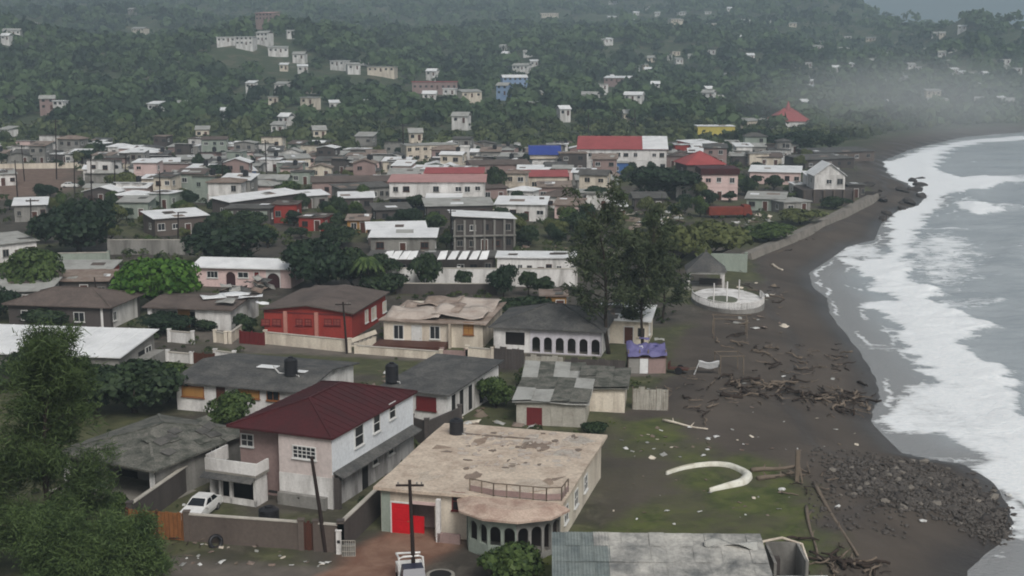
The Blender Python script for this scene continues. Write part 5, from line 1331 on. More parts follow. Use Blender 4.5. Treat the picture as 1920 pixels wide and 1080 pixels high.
for k in range(4): MB().box(h.w*(k+.12)/4, h.w*(k+.75)/4, -.08, -.0, .9, 2.9).build('wall_panel', W_GREEN, h.root)
mid('narrow red-brown shop with white posts beside orange wall', (511,384), (556,384), 6, 3.8, 'f', 'b', 'R', 2, 1, 'building', 'shop_building')
mid('orange-red walled roofless store beside the red-brown shop', (560,408), (606,409), 6, 2.6, 'f', 'b', 'R', 2, 1, 'building', 'store_building')
mid('white low roof between the orange store and the school', (637,372), (700,371), 6, 2.8, 's', 'w', 'K', 3)
mid('pale narrow roof right of the long shelter', (545,370), (615,366), 5, 2.8, 's', 'w', 'G', 3)
mid('cream storm-torn shack among orange rubble', (651,414), (690,414), 3.5, 2.4, 's', 't', 'O', 2, 1, 'shack', 'torn_shack')
h = mid('long school block with pale pink roof and blue-grey window bands', (730,342), (908,342), 10, 6.2, 's', 'k', 'W', 9, 2, 'school', 'school_block')
MB().box(-.4, h.w+.4, -1.6, -.02, 2.7, 2.95).build('gallery_slab', W_GREY, h.root); MB().box(0, h.w, -.03, -.0, 0, 2.6).build('lower_wall', paint('plaster_slate_blue', S(84,90,110), S(64,68,84), .5, .5, .85), h.root)
mid('white roofed lower block in front of the pink-roofed school', (800,376), (862,376), 6, 3, 's', 'w', 'G', 3)
mid('long red roof behind the pink-roofed school', (797,326), (905,326), 9, 4.0, 's', 'r', 'C', 6)
mid('second long red roof right of the school yard tree', (960,332), (1064,332), 10, 4.0, 's', 'r', 'C', 6)
mid('brown roofed long house between the two red roofs', (884,310), (992,308), 9, 4.0, 'g', 'b', 'D', 5)
wt = on(872, 322); t_ = thing('water_tower', 'white square water tower above the long red roof', 'tower', wt); MB().box(-1.3, 1.3, -1.3, 1.3, 0, 7.2).build('shaft', W_WHITE, t_); MB().box(-1.5, 1.5, -1.5, 1.5, 7.2, 7.6).build('cap', W_WHITE, t_); MB().box(-.6, .6, -1.33, -1.3, 3.2, 4.6).build('door', BROWN_DOOR, t_)
h = mid('two-storey white hall with red and white roof', (1084,280), (1250,281), 12, 6.4, 's', 'r', 'W', 10, 2, 'hall', 'town_hall', rise=3.0)
hr = MB().slab([(h.w*.73, -.5, 6.56), (h.w+.5, -.5, 6.56), (h.w+.5, 12.5, 9.56), (h.w*.73, 12.5, 9.56)], .03).build('white_roof_section', R_WHITE, h.root); 
h2 = mid('white stepped annex at the left end of the red and white hall', (1060,292), (1084,292), 10, 5.0, 'f', 'w', 'W', 2, 2, 'annex', 'hall_annex')
mid('house with bright blue roof beside the red and white hall', (994,291), (1050,291), 7, 4.6, 's', 'u', 'C', 3, rise=2.2)
mid('small pale round-topped store behind the blue roof', (1026,272), (1048,272), 5, 5.5, 'f', 'p', 'N', 2, 1, 'store', 'small_store')
mid('grey-white low roof in front of the red and white hall', (1082,338), (1148,338), 6, 3, 's', 'p', 'G', 4)
mid('violet and white stall block before the white hall', (1112,306), (1178,306), 5, 3.2, 'f', 'p', 'U', 5)
h = mid('pink two-storey house with dark red parapet and pink hipped roof', (1316,326), (1384,326), 9, 6.2, 'f', 'm', 'P', 3, 2)
MB().box(-.3, h.w+.3, -.35, h.d, 6.0, 7.4).build('parapet', R_MAROON, h.root)
h = mid('low house with salmon hipped roof behind the pink two-storey house', (1288,310), (1358,309), 10, 6.4, 'h', 'r', 'K', 3, 2, rise=3.0)
mid('small white flat house at the foot of the pink two-storey house', (1268,350), (1322,351), 6, 3, 'f', 'w', 'W', 2)
mid('yellow flat-roofed building on the rise behind the hall', (1308,238), (1378,238), 9, 5.2, 'f', 'w', 'Y', 3, 1, 'building', 'yellow_building')
mid('long pale roof between yellow building and red pagoda roof', (1378,229), (1450,226), 10, 4.6, 's', 'p', 'C', 5)
h = mid('building with tall red pagoda-like pointed roof', (1446,229), (1520,229), 14, 4.2, 'h', 'r', 'W', 5, 1, 'church', 'pagoda_roofed_building', rise=5.5)
MB().lathe([(1.6, 9.0), (.9, 10.6), (.15, 13.0)], 10, (h.w/2, h.d/2)).build('spire', R_RED, h.root)
mid('small white house right of the red pagoda roof', (1519,206), (1547,207), 8, 4, 'g', 'w', 'W', 3)
mid('pale little house above the yellow building', (1368,202), (1402,203), 8, 4, 'f', 'w', 'C', 3)
mid('pinkish small house left of the red pagoda roof', (1436,203), (1457,203), 7, 4, 'f', 'k', 'P', 2)
mid('white-roofed house with dark red wall below the yellow building', (1298,270), (1343,268), 8, 4.4, 's', 'w', 'R', 3)
mid('low red-walled shed left of the white roof below the yellow building', (1266,272), (1294,272), 6, 4, 'f', 'w', 'R', 2)
mid('white house with one dark doorway below the dark trees', (1381,275), (1411,275), 7, 4.6, 's', 'w', 'W', 2)
mid('long low white house right of the white house with dark doorway', (1411,290), (1452,292), 8, 3, 's', 'p', 'W', 4)
mid('wide white flat-roofed house near the sea wall', (1406,322), (1500,324), 12, 3.2, 's', 'w', 'P', 6)
mid('small white cube house beside the wide white flat roof', (1488,346), (1508,346), 5, 3, 'f', 'w', 'W', 2)
h = mid('seaside white gabled house standing on a dark lower storey', (1528,328), (1585,328), 8, 6.4, 'G', 'w', 'W', 3, 2, rise=2.6)
MB().box(-3, h.w+2, -1.2, h.d+.5, -.3, 3.0).build('lower_storey', W_DARK, h.root)
for k in range(6): MB().box(-2.8+(h.w+4.4)*k/5, -2.4+(h.w+4.4)*k/5, -1.7, -1.25, -.3, 3).build('column', W_BROWN, h.root)
h = mid('white lean-to wing left of the seaside gabled house', (1516,331), (1530,331), 6, 5.2, 's', 'w', 'W', 1, 1, 'annex', 'side_wing')
mid('row of dark beach huts right of the seaside gabled house', (1590,346), (1622,346), 5, 3, 'f', 'g', 'K', 3, 1, 'hut', 'beach_hut')
mid('long grey roof above the rocky point', (1510,300), (1602,296), 10, 3, 's', 'g', 'K', 5)
mid('dark grey roof behind the long grey roof at the point', (1530,285), (1640,281), 10, 3, 's', 's', 'B', 5)
# left part
mid('slanted beige shed roof on brown posts behind the dark round tree', (290,411), (388,404), 7, 3.4, 's', 'w', 'B', 4)
mid('pale green hut with white front beside the dark round tree', (222,380), (277,380), 6, 3.4, 's', 'p', 'N', 2)
mid('white hut with bright roof left of the white mast', (262,338), (318,338), 7, 3.4, 's', 'w', 'W', 3)
mid('pinkish house with white gable beam beside the white mast', (334,326), (392,324), 7, 4.2, 'r', 'p', 'P', 3)
mid('dark-walled hut with white hipped roof at the edge of the scrub', (223,287), (292,287), 10, 3.2, 'h', 'w', 'K', 5)
mid('small bright white roof right of the hut at the scrub edge', (284,305), (336,304), 7, 2.8, 's', 'w', 'C', 3)
mid('long pale roof at the scrub edge above the pinkish house', (340,300), (404,298), 8, 3, 's', 'p', 'G', 4)
mid('pale double roof beside the long pale roof at the scrub edge', (405,302), (470,300), 9, 3, 'g', 'p', 'C', 4)
mid('white-roofed hut with blue-white windows in the left rows', (418,323), (480,321), 8, 3, 's', 'w', 'U', 3)
mid('pinkish grey house in the far left row', (480,294), (535,293), 9, 3.6, 'f', 'p', 'D', 4)
mid('pale house with dark doorway in the far left row', (538,298), (582,297), 8, 3.6, 's', 'p', 'C', 3)
mid('cream house at the end of the far left row', (650,303), (710,303), 9, 3.4, 's', 'p', 'P', 4)
mid('low grey house between the cream house and the far left row', (590,303), (642,303), 8, 3, 's', 'g', 'G', 3)
mid('pale roofless ruin on the edge of the woods', (762,274), (860,272), 9, 5, 'f', 'p', 'C', 7, 2, 'ruin', 'pale_ruin')
mid('long house with red-brown roof and pinkish end wall', (585,342), (734,340), 9, 3.8, 'g', 'b', 'D', 8)
mid('arcaded grey shop row in front of the red-brown roof', (640,356), (732,350), 5, 3.2, 's', 'g', 'G', 8, 1, 'shop row', 'shop_row')
mid('grey hut with white roof at the far left edge', (26,386), (86,384), 8, 3.4, 's', 'w', 'G', 4)
mid('long house with lilac-white roof at the left edge', (-30,462), (68,452), 8, 3.2, 's', 'p', 'W', 4)
mid('tiny house with cream roof right of the bright green tree row', (78,508), (204,508), 5, 2.6, 's', 'p', 'R', 4)
mid('low tin roof behind the brown-roofed left house', (84,528), (200,527), 5, 2.6, 's', 't', 'K', 4)
mid('pale roof before the brown-roofed left house under the green tree', (-20,548), (90,546), 6, 2.6, 's', 'p', 'G', 4)
mid('white low roof at the left edge beyond the dirt lot', (-20,328), (30,326), 8, 3, 's', 'p', 'W', 3)
mid('grey roofed row house behind the white mast', (400,345), (450,343), 7, 3, 's', 'g', 'G', 3)
mid('dull grey roof between the red-brown roof and the shelter', (450,350), (520,348), 8, 3, 's', 'g', 'K', 3)
mid('pale corrugated roof right of the unfinished block', (1040,385), (1090,386), 7, 2.8, 's', 't', 'P', 3)
mid('small white-roofed hut beyond the tall trees', (1148,388), (1174,388), 4, 2.8, 's', 'w', 'K', 2)
mid('dark grey roof in the middle of the rubble streets', (1010,352), (1070,352), 7, 3, 's', 't', 'D', 3)
mid('grey roof right of the white low roof', (705,395), (770,393), 6, 2.6, 's', 'g', 'K', 2)
mid('grey shed under the dark tree right of the school', (905,355), (950,353), 6, 3, 's', 'b', 'D', 2)
mid('grey stone hut on the slope near the rubble', (1085,362), (1150,362), 7, 3, 'f', 'p', 'G', 3)
mid('brown house beside the red hipped roof', (1240,292), (1284,294), 7, 3.4, 'f', 'b', 'D', 3)
mid('dark shed with pale roof left of the small white flat house', (1190,372), (1250,372), 6, 2.8, 's', 'g', 'K', 2)
mid('grey-green hut near the inner end of the sea wall', (1400,372), (1470,374), 8, 2.6, 's', 'p', 'N', 3)
mid('pale garage roof beside the grey-green hut', (1470,380), (1520,378), 7, 2.4, 'f', 'p', 'G', 2)
mid('cream house behind the casuarina and the arcaded house', (1120,600), (1215,604), 6, 2.8, 's', 'w', 'C', 4)
mid('rusty beige outhouse behind the arcaded house', (1015,556), (1062,556), 4, 2.6, 'f', 't', 'O', 2, 1, 'shed', 'outhouse')
# long white wall with parapet and slanted white panels
wall_run('long_white_wall', 'long white wall behind the small dark trees', 'wall', [at(640,536), at(860,537), at(1080,538)], 2.7, W_WHITE, .3)
h = mid('long low white building behind the white wall', (932,484), (1078,485), 6, 3.4, 'f', 'w', 'W', 8)
h = mid('long low terrace building carrying slanted white panels', (690,484), (928,484), 6, 3.2, 'f', 'g', 'K', 9)
for i, x in enumerate((726, 741, 757, 772, 828, 848, 868, 888, 906)):
    p = at(x, 484, 3.6); o = thing('slanted_panel', ['white slanted panel on the terrace roof, leftmost of its row', 'white slanted panel on the terrace roof, second of its row', 'white slanted panel on the terrace roof, third of its row', 'white slanted panel on the terrace roof, fourth of its row', 'white slanted panel just right of the round green tree', 'white slanted panel, sixth of the row above the white wall', 'white slanted panel, seventh of the row above the white wall', 'white slanted panel, eighth of the row above the white wall', 'white slanted panel nearest the white low building'][i], 'panel', (p.x, p.y, 3.4), random.uniform(-.2, .2), 'slanted white panels above the long wall')
    MB().slab([(-.7, -.5, .1), (.55, -.5, .15), (1.0, .7, 1.25), (-.1, .7, 1.15)], .06).build('sheet', R_WHITE, o); MB().bar((.4, .6, 0), (.4, .6, 1.1), .08).build('prop', TIMBER, o)
wall_run('garden_wall', 'grey rendered wall behind the bright green tree', 'wall', [at(205,478), at(345,478)], 2.6, W_GREY, .3)
wall_run('garden_wall', 'pale green-grey wall beside the dark round tree', 'wall', [at(95,508), at(205,506)], 2.8, W_GREEN, .3)
wall_run('garden_wall', 'low pale wall along the bare dirt lot', 'wall', [on(-40,318), on(145,315)], 1.6, W_CREAM, .3)
wall_run('garden_wall', 'long cream wall between the dirt lot and the left rows', 'wall', [on(146,320), on(300,318)], 1.8, W_CREAM, .3)
wall_run('garden_wall', 'dark wall at the far side of the cream house terrace', 'wall', [at(745,552), at(930,553)], 1.6, W_DARK, .3)
# the packed small houses between them
fr_ = random.Random(909); PLACES = [(330, 'near the dirt lot'), (640, 'in the left rows'), (900, 'around the pink-roofed school'), (1180, 'behind the long white building'), (2000, 'near the sea wall')]
RN = dict(w='white', p='pale', g='grey', t='rusty', b='brown', s='slate', r='red'); WN = dict(W='white', G='grey', C='cream', K='dark', P='pink', D='dusky', N='green')
SEEN = {}
def filler(px_, py_):
    p = on(px_, py_); w_, d_ = fr_.uniform(4, 8.5), fr_.uniform(4.5, 6.5)
    gxx = np.array([p.x-w_/2, p.x+w_/2, p.x-w_/2, p.x+w_/2, p.x, p.x-w_/2, p.x+w_/2, p.x]); gyy = np.array([p.y, p.y, p.y+d_, p.y+d_, p.y+d_/2, p.y+d_/2, p.y+d_/2, p.y])
    if not free(gxx, gyy, .6).all(): return
    if (shore_d(gxx, gyy) < 26).any() or not inside(town_side, gxx, gyy).all() or inside(BARE, gxx, gyy).any(): return
    s_ = ppm(p); h_ = fr_.uniform(2.6, 3.4) if fr_.random() < .85 else 5.6
    for _ in range(40):
        rk = fr_.choice('wwwppggttbs'); wk = fr_.choice('WWGGCKPDN'); rt = fr_.choice('sssSgGfh')
        lab = '%s house with %s %s roof and %s walls %s' % ('two-storey' if h_ > 5 else 'low', RN[rk], dict(s='sloping', S='lean-to', g='ridged', G='gabled', f='flat', h='hipped')[rt], WN[wk], next(b for a, b in PLACES if px_ < a))
        if lab not in SEEN: break
    SEEN[lab] = SEEN.get(lab, 0)+1
    q = p.copy(); a = fr_.gauss(-6, 7)
    D_ = math.hypot(p.y, 0); e0 = px_-w_/2*s_; ey = 100+(CAMZ-h_)*F/p.y
    return mid(lab, (e0, ey), (e0+w_*s_, ey), d_, h_, rt, rk, wk, max(2, int(w_/2.6)), 2 if h_ > 5 else 1, ang=a, group='small houses packed in the middle town', rise=fr_.uniform(.5, 1.2))
for k in range(2200):
    py_ = 288+190*fr_.random()**1.25; px_ = fr_.uniform(-20, 1540)
    if py_ > 398 or (px_ > 1150 and py_ > 318) or (px_ < 170 and py_ > 312) or (px_ > 500 and px_ < 720 and py_ > 375): continue
    filler(px_, py_)
    if sum(SEEN.values()) >= 215: break
tk = [h for h in HOUSES if h.root.get('group') == 'small houses packed in the middle town']
for k, h in enumerate(tk[::6]):
    l = h.root.location; q = Matrix.Rotation(h.rz, 3, 'Z') @ Vector((h.w*.7, h.d*.6, 0))
    t0 = tank('black tank on the ' + h.root['label'].split(' roof')[0] + ' roof ' + h.root['label'].split(' walls ')[1], 960, 540, 3, 1.3, 1.5); t0.location = (l.x+q.x, l.y+q.y, l.z+h.h+.55); t0['group'] = 'black tanks on the town roofs'
# red wreck
rw = thing('wrecked_truck', 'rusty red wrecked truck in front of the pink two-storey house', 'truck', on(1365, 408), .15)
RR = paint('rust_red', S(132,58,44), S(92,46,38), .6, .6, .8); MB().box(-4.5, 3, -1.2, 1.2, .7, 2.3).build('bed', RR, rw); MB().add([(3.1,-1.2,.6),(5,-1.2,.6),(5,1.2,.6),(3.1,1.2,.6),(3.1,-1.1,2.7),(4.4,-1.1,2.7),(4.4,1.1,2.7),(3.1,1.1,2.7)], [(0,1,5,4),(1,2,6,5),(2,3,7,6),(3,0,4,7),(4,5,6,7)]).build('cabin', RR, rw)
for x in (-3, -1.5, 4):
    for s in (-1, 1): o = MB().lathe([(.5, -.15), (.55, 0), (.5, .15)], 12).build('wheel', TANK_M, rw); o.location = (x, s*1.05, .5); o.rotation_euler = (math.pi/2, 0, 0)
# parked vehicles far left, simple shapes with parts
for i, (px_, py_, lb) in enumerate([(132, 352, 'white car parked at the corner of the dirt lot'), (242, 358, 'pale car beside the white hut with bright roof'), (300, 312, 'white van near the small bright white roof'), (190, 376, 'white car by the fenced yard behind the dark tree'), (1560, 320, 'white car behind the seaside gabled house')]):
    car(lb, on(px_, py_), random.uniform(-.5, .5)+(.2 if i else 0), CARW)

# ================================================================== houses on the hillsides
HILLN = [0]
def hillhouse(px, py, wpx, wm='W', rm='w', label=None, name='hillside_house', tall=1, roof=None):
    p = on(px, py+1.5)
    if name == 'ridge_tower_house': d_ = ray(px, py+1.5); p = Vector((d_.x*1010/d_.y, 1010, CAMZ+d_.z*1010/d_.y))
    s_ = ppm(p); w_ = max(wpx/s_, 5.0); r = random.Random(int(px*13+py))
    d_ = min(max(w_*.7, 5), 10); h_ = (2.9 if wpx/s_ < 22 else 4.0)*tall
    o = thing(name, label or 'tiny %s house with %s roof %s' % (dict(W='white', C='cream', G='grey', D='dusky')[wm], dict(w='white', p='pale', r='red', k='pink')[rm], 'high on the far misty slope' if py < 60 and px < 1500 else 'on the wooded right hill' if px > 1480 and py < 165 else 'in the mist by the far bay' if px > 1480 else 'on the middle wooded slope' if px > 900 else 'at the foot of the left hill'), 'house', (p.x, p.y, p.z+(2.6 if label else .7)), r.uniform(-.5, .35), None if label else 'small pale houses dotted over the hillsides')
    wmat, rmat = MIDM[wm], MIDR[rm]
    key = ('hh', round(w_, 0), round(d_, 0), h_, wm, rm, roof or r.choice('gfs'))
    W_, D_, rf = round(w_, 0), round(d_, 0), key[-1]
    if key not in CACHE:
        m1 = MB().box(-W_/2, W_/2, 0, D_, -6.5, h_+.5).mesh('wall', wmat)
        z = h_+.5
        if rf == 'f': m2 = MB().box(-W_/2-.4, W_/2+.4, -.4, D_+.4, z, z+.3).mesh('roof', rmat)
        elif rf == 's': m2 = MB().slab([(-W_/2-.4, -.5, z+.2), (W_/2+.4, -.5, z+.2), (W_/2+.4, D_+.4, z+1.3), (-W_/2-.4, D_+.4, z+1.3)], .2).mesh('roof', rmat)
        else: m2 = MB().slab([(-W_/2-.4, -.5, z), (W_/2+.4, -.5, z), (W_/2+.4, D_/2, z+1.6), (-W_/2-.4, D_/2, z+1.6)], .2).slab([(-W_/2-.4, D_/2, z+1.6), (W_/2+.4, D_/2, z+1.6), (W_/2+.4, D_+.5, z), (-W_/2-.4, D_+.5, z)], .2).mesh('roof', rmat)
        CACHE[key] = (m1, m2)
    link('wall', CACHE[key][0], o); link('roof', CACHE[key][1], o)
    kw = ('hw',)
    if kw not in CACHE: CACHE[kw] = (MB().box(-.65, .65, -.12, 0, -.6, .6).mesh('window', GLASS), MB().box(-.5, .5, -.14, 0, 0, 2.1).mesh('door', BROWN_DOOR))
    n = max(2, int(W_/3))
    for f in range(2 if h_ > 4 else 1):
        for k in range(n):
            if f == 0 and k == n//2: link('door', CACHE[kw][1], o, (-W_/2+W_*(k+.5)/n, 0, .5))
            else: link('window', CACHE[kw][0], o, (-W_/2+W_*(k+.5)/n, 0, 2.0+f*2.8))
    FOOT.append((p.x, p.y, W_/2+(4 if label else 1.5), D_/2+(36 if label else 20))); return o
HL = [  # picture column, row, width, wall, roof, own label
 (42,56,42,'W','w','white arched villa on the near left ridge'),(22,72,30,'W','p','pale house just below the white arched villa'),(10,82,16,'W','w','small white house at the left edge of the ridge'),
 (245,26,14,'G','p','lone pale house on the far misty slope at left'),(258,64,26,'C','p','pale low house behind the near left ridge'),(288,218,24,'W','w','white house at the foot of the wooded left hill'),
 (495,44,40,'D','k','tall reddish building crowning the ridge'),(424,86,34,'W','w','leftmost block of the white villa row on the ridge'),(458,93,34,'W','w','white block with tall pier in the villa row'),(492,84,26,'W','p','tall white block under the reddish ridge building'),(522,106,38,'W','p','grey-blue block stepping down the villa row'),(560,118,24,'W','p','pale block near the lower end of the villa row'),(568,142,18,'W','w','last small white house below the villa row'),(545,72,14,'W','w','small white house right of the reddish ridge building'),
 (632,131,30,'W','w','white house with bright roof beyond the villa row'),(664,139,24,'W','p','pale house beside the bright-roofed hill house'),(714,143,50,'C','p','long cream house in the middle of the wooded slope'),
 (469,175,16,'W','w','bright white roof alone in dark woods'),(526,177,24,'W','p','pale house right of the bright lone white roof'),(576,205,30,'C','p','pale house at the foot of the dark wooded slope'),(628,207,10,'W','w',None),(680,207,14,'W','w',None),(512,196,18,'C','p',None),
 (815,176,84,'D','r','long house with pinkish red roof on the slope'),(842,186,24,'W','w','white block under the right end of the pinkish red roof'),(805,196,26,'W','w','low white house below the pinkish red roof'),(808,150,20,'W','w','white house above the pinkish red roof'),(885,192,40,'C','p','long pale roof between red-roofed and blue houses'),
 (966,170,46,'L','w','tall blue and white house on the slope'),(941,187,22,'L','p','pale blue annex below the tall blue house'),(975,138,32,'W','p','pale house above the blue house'),(1002,124,14,'W','w',None),(946,109,12,'W','w',None),(990,106,16,'W','p',None),
 (1060,12,12,'W','w',None),(1148,7,14,'W','p',None),(1030,33,34,'C','p','pale terraced house on the far misty slope'),(1080,50,20,'C','p',None),(1148,36,16,'W','w',None),(1182,43,12,'W','w',None),(1218,18,18,'W','p',None),(1232,29,10,'W','w',None),(1270,45,24,'C','p','pale rubble-like house high on the misty slope'),(1138,86,24,'W','w','bright white house on the middle of the misty slope'),(1128,69,18,'C','p',None),
 (1368,20,10,'W','w',None),(1391,43,12,'W','w',None),(1408,45,10,'W','p',None),(1440,45,20,'W','p',None),(1486,50,14,'C','p',None),
 (1156,162,48,'D','w','house with white roof and brown wall on the slope'),(1128,176,26,'W','p','pale house left below the brown-walled white roof'),(1103,197,32,'W','p','white framed house right of the tree clump'),(1186,197,34,'W','w','white house with dark windows on the lower slope'),(1228,182,12,'W','w','slim white house standing upright on the slope'),(1060,228,16,'W','w','bright white cube house behind the blue roof'),(1010,187,14,'C','p',None),(1225,117,22,'C','p',None),(1298,114,16,'W','p',None),(1268,104,16,'C','p',None),(1300,187,18,'W','p',None),(1326,192,24,'W','p','pale house left of the yellow building'),(990,206,30,'C','p',None),
 (1535,94,18,'W','p',None),(1518,104,16,'C','p',None),(1578,90,14,'W','w',None),(1584,99,18,'W','p',None),(1632,78,18,'C','p',None),(1653,110,10,'W','w',None),(1630,122,14,'C','p',None),(1710,130,16,'W','p',None),(1766,107,14,'W','p',None),(1752,70,12,'W','p',None),(1767,69,12,'C','p',None),(1803,63,16,'W','w','white house near the crest of the right hill'),(1792,86,30,'C','p',None),(1738,102,12,'C','p',None),
 (1590,160,14,'W','w',None),(1615,155,14,'W','w',None),(1675,160,12,'C','p',None),(1805,145,14,'W','w',None),(1850,147,12,'W','w',None),(1880,136,14,'W','p',None),(1906,142,16,'W','w','bright white house at the right picture edge'),(1886,120,16,'W','p',None),(1822,148,12,'C','p',None),
 (1750,187,26,'C','p','pale house in the mist above the far bay'),(1758,207,36,'C','p','long pale house in the mist by the far bay'),(1815,193,22,'C','p',None),(1836,198,16,'C','p',None),(1876,207,42,'C','p','wide pale house by the far shore at right'),(1896,178,12,'W','w',None),(1456,171,12,'W','p',None),(1640,225,16,'W','p',None),(1672,226,18,'C','p',None),(1700,214,14,'C','p',None),(1524,172,10,'W','w',None),
 (862,243,30,'W','p','white house at the lower edge of the woods'),(780,268,18,'C','p',None),(110,222,18,'W','w','white house behind the tall street lamp pole'),(90,216,26,'D','p','brownish house near the tall street lamp pole'),(8,262,16,'W','p',None),(380,262,24,'C','p',None),(345,208,14,'C','p',None),(1400,205,14,'W','w',None),(1348,196,20,'W','p',None),(1180,228,16,'C','p',None),(600,262,18,'C','p',None),(520,252,12,'W','p',None),(425,223,14,'W','w',None),
]
for r_ in HL: hillhouse(r_[0], r_[1], r_[2], r_[3], r_[4], r_[5], 'ridge_tower_house' if r_[0] == 495 else 'hillside_house', tall=1.8 if r_[5] and ('tall' in r_[5] or 'upright' in r_[5]) else 1)

r2 = random.Random(55); nh = 0
while nh < 56:
    px_, py_ = (r2.uniform(1480, 1912), r2.uniform(62, 216)) if nh < 30 else (r2.uniform(930, 1480), r2.uniform(8, 205)) if nh < 52 else (r2.uniform(0, 700), r2.uniform(70, 250))
    p = on(px_, py_)
    if p.y > 2200 or any(abs(p.x-a) < b+6 and abs(p.y-c) < 22 for a, c, b, d in FOOT): continue
    hillhouse(px_, py_, r2.uniform(8, 17), r2.choice('WWC'), r2.choice('wwp')); nh += 1
# ================================================================== trees and bushes
LEAF_DARK = leafmat('leaves_dark', S(30,44,32), S(62,78,52))
LEAF_DEEP = leafmat('leaves_deep', S(24,38,30), S(50,68,48))
LEAF_MID = leafmat('leaves_mid', S(46,64,36), S(86,104,58))
LEAF_BRIGHT = leafmat('leaves_bright', S(44,80,26), S(86,122,48))
LEAF_OLIVE = leafmat('leaves_olive', S(68,76,44), S(104,110,68))
LEAF_NEEDLE = leafmat('needles_casuarina', S(46,56,42), S(86,96,68))
LEAF_NEAR = leafmat('needles_near', S(46,62,38), S(88,106,64))
LEAF_YOUNG = leafmat('needles_young', S(52,70,42), S(96,116,70))
BARK = paint('bark_grey_brown', S(62,54,48), S(44,38,34), .6, 2.0, .95, .3)
def quads_at(pos, nrm, size, asp=1.0, r=None):
    """small leaf plates: centres, facing, size -> verts, faces"""
    r = r or rng; n = len(pos)
    nrm = nrm/np.maximum(np.linalg.norm(nrm, axis=1, keepdims=True), 1e-6)
    t1 = np.cross(nrm, r.normal(size=(n, 3))); t1 /= np.maximum(np.linalg.norm(t1, axis=1, keepdims=True), 1e-6)
    t2 = np.cross(nrm, t1)
    sz = (np.asarray(size)*np.ones(n))[:, None]
    a, b = t1*sz*asp*.5, t2*sz*.5
    k = nrm*sz*.18
    v = np.stack([pos-a-b*.3, pos+b*.9-k, pos+a+b*.2, pos-b-k*.4], 1).reshape(-1, 3)
    f = np.arange(4*n).reshape(n, 4); return v, f
def crown_pts(n, R, H, lobes, seed, low=.0):
    r = np.random.default_rng(seed)
    L = r.normal(size=(lobes, 3)); L /= np.linalg.norm(L, axis=1, keepdims=True)
    L = L*np.array([R*.62, R*.62, H*.30])*r.uniform(.55, 1.0, (lobes, 1)); L[0] = 0
    lr = r.uniform(.34, .55, lobes)
    k = r.integers(0, lobes, n)
    d = r.normal(size=(n, 3)); d /= np.linalg.norm(d, axis=1, keepdims=True)
    d[:, 2] = np.where(d[:, 2] < -.35, -d[:, 2], d[:, 2])
    rad = r.uniform(.62, 1.05, n)**.6
    off = d*rad[:, None]*lr[k][:, None]*np.array([R, R, H*.5])
    return L[k]+off, d+r.normal(size=(n, 3))*.45, r
def crown_mesh(name, n, R, H, lobes, leaf, mat, seed):
    p, d, r = crown_pts(n, R, H, lobes, seed)
    v, f = quads_at(p, d, r.uniform(.55, 1.25, n)*leaf, 1.2, r)
    o = numesh(name, v, f, mat); me = o.data; bpy.data.objects.remove(o); return me
def trunk_mesh(h, R, H, seed, r0):
    r = random.Random(seed); m_ = MB()
    top = Vector((r.uniform(-.3, .3), r.uniform(-.3, .3), h))
    m_.tube([(0, 0, -.4), (r.uniform(-.15, .15), 0, h*.4), top], [r0, r0*.8, r0*.6], 8)
    for k in range(7):
        a = 2*math.pi*k/7+r.uniform(-.3, .3); e = Vector((math.cos(a)*R*.6, math.sin(a)*R*.6, h+H*r.uniform(.15, .6)))
        mid_ = top.lerp(e, .5)+Vector((0, 0, -.1*R)); m_.tube([top*.9, mid_, e], [r0*.5, r0*.3, r0*.12], 6)
    return m_.mesh('trunk', BARK, True)
KIND = {}
def tree_kind(key, R, H, th, n, lobes, leaf, mat, seed):
    KIND[key] = (trunk_mesh(th, R, H, seed, R*.06+.06), crown_mesh('crown', n, R, H, lobes, leaf, mat, seed), R, H, th)
tree_kind('dark', 5, 6.5, 1.2, 4200, 16, .55, LEAF_DEEP, 1); tree_kind('dark2', 5, 6, 1.2, 3800, 14, .55, LEAF_DARK, 2)
tree_kind('bright', 5, 5.6, 1.2, 4600, 18, .5, LEAF_BRIGHT, 3); tree_kind('mid', 5, 7, 1.2, 4200, 15, .55, LEAF_MID, 4)
tree_kind('slim', 3, 6, 2.2, 1800, 9, .5, LEAF_DARK, 5); tree_kind('bush', 3, 3.6, .4, 1900, 10, .42, LEAF_MID, 6)
tree_kind('bushdark', 3, 3.6, .4, 1900, 10, .42, LEAF_DARK, 7); tree_kind('olive', 4, 4, 1.0, 2400, 12, .5, LEAF_OLIVE, 8)
def tree(label, kind, cx, base_y, wpx, hpx, cat='tree', name='leafy_tree', group=None, vary=0):
    """a tree whose foot is at picture (cx, base_y) with the crown width and total height it shows"""
    p = on(cx, base_y); s_ = ppm(p); tm, cm, R, H, th = KIND[kind]
    o = thing(name, label, cat, (p.x, p.y, p.z-.1), random.uniform(0, 6.28), group)
    sx_ = wpx/s_/(2*R*.98); sz = (hpx/s_)/(th+H*.86)
    t_ = link('trunk', tm, o); c_ = link('crown', cm, o, (0, 0, (th+H*.36)*sz))
    t_.scale = (sx_, sx_, sz); c_.scale = (sx_, sx_, sz)
    FOOT.append((p.x, p.y, wpx/s_*.4, wpx/s_*.4)); return o
tree('large dark round tree left of the pale green hut', 'dark', 148, 476, 176, 108)
tree('leafy green tree at the left edge above the brown-roofed house', 'mid', 56, 562, 140, 98)
tree('bright green spreading tree beside the pink arched house', 'bright', 296, 582, 186, 102)
tree('dark broad tree behind the pink arched house', 'dark', 432, 498, 182, 84)
tree('dark tree behind the red annex', 'dark', 600, 542, 140, 100)
tree('dark leafy tree between the pink arched house and the annex', 'mid', 556, 532, 70, 62)
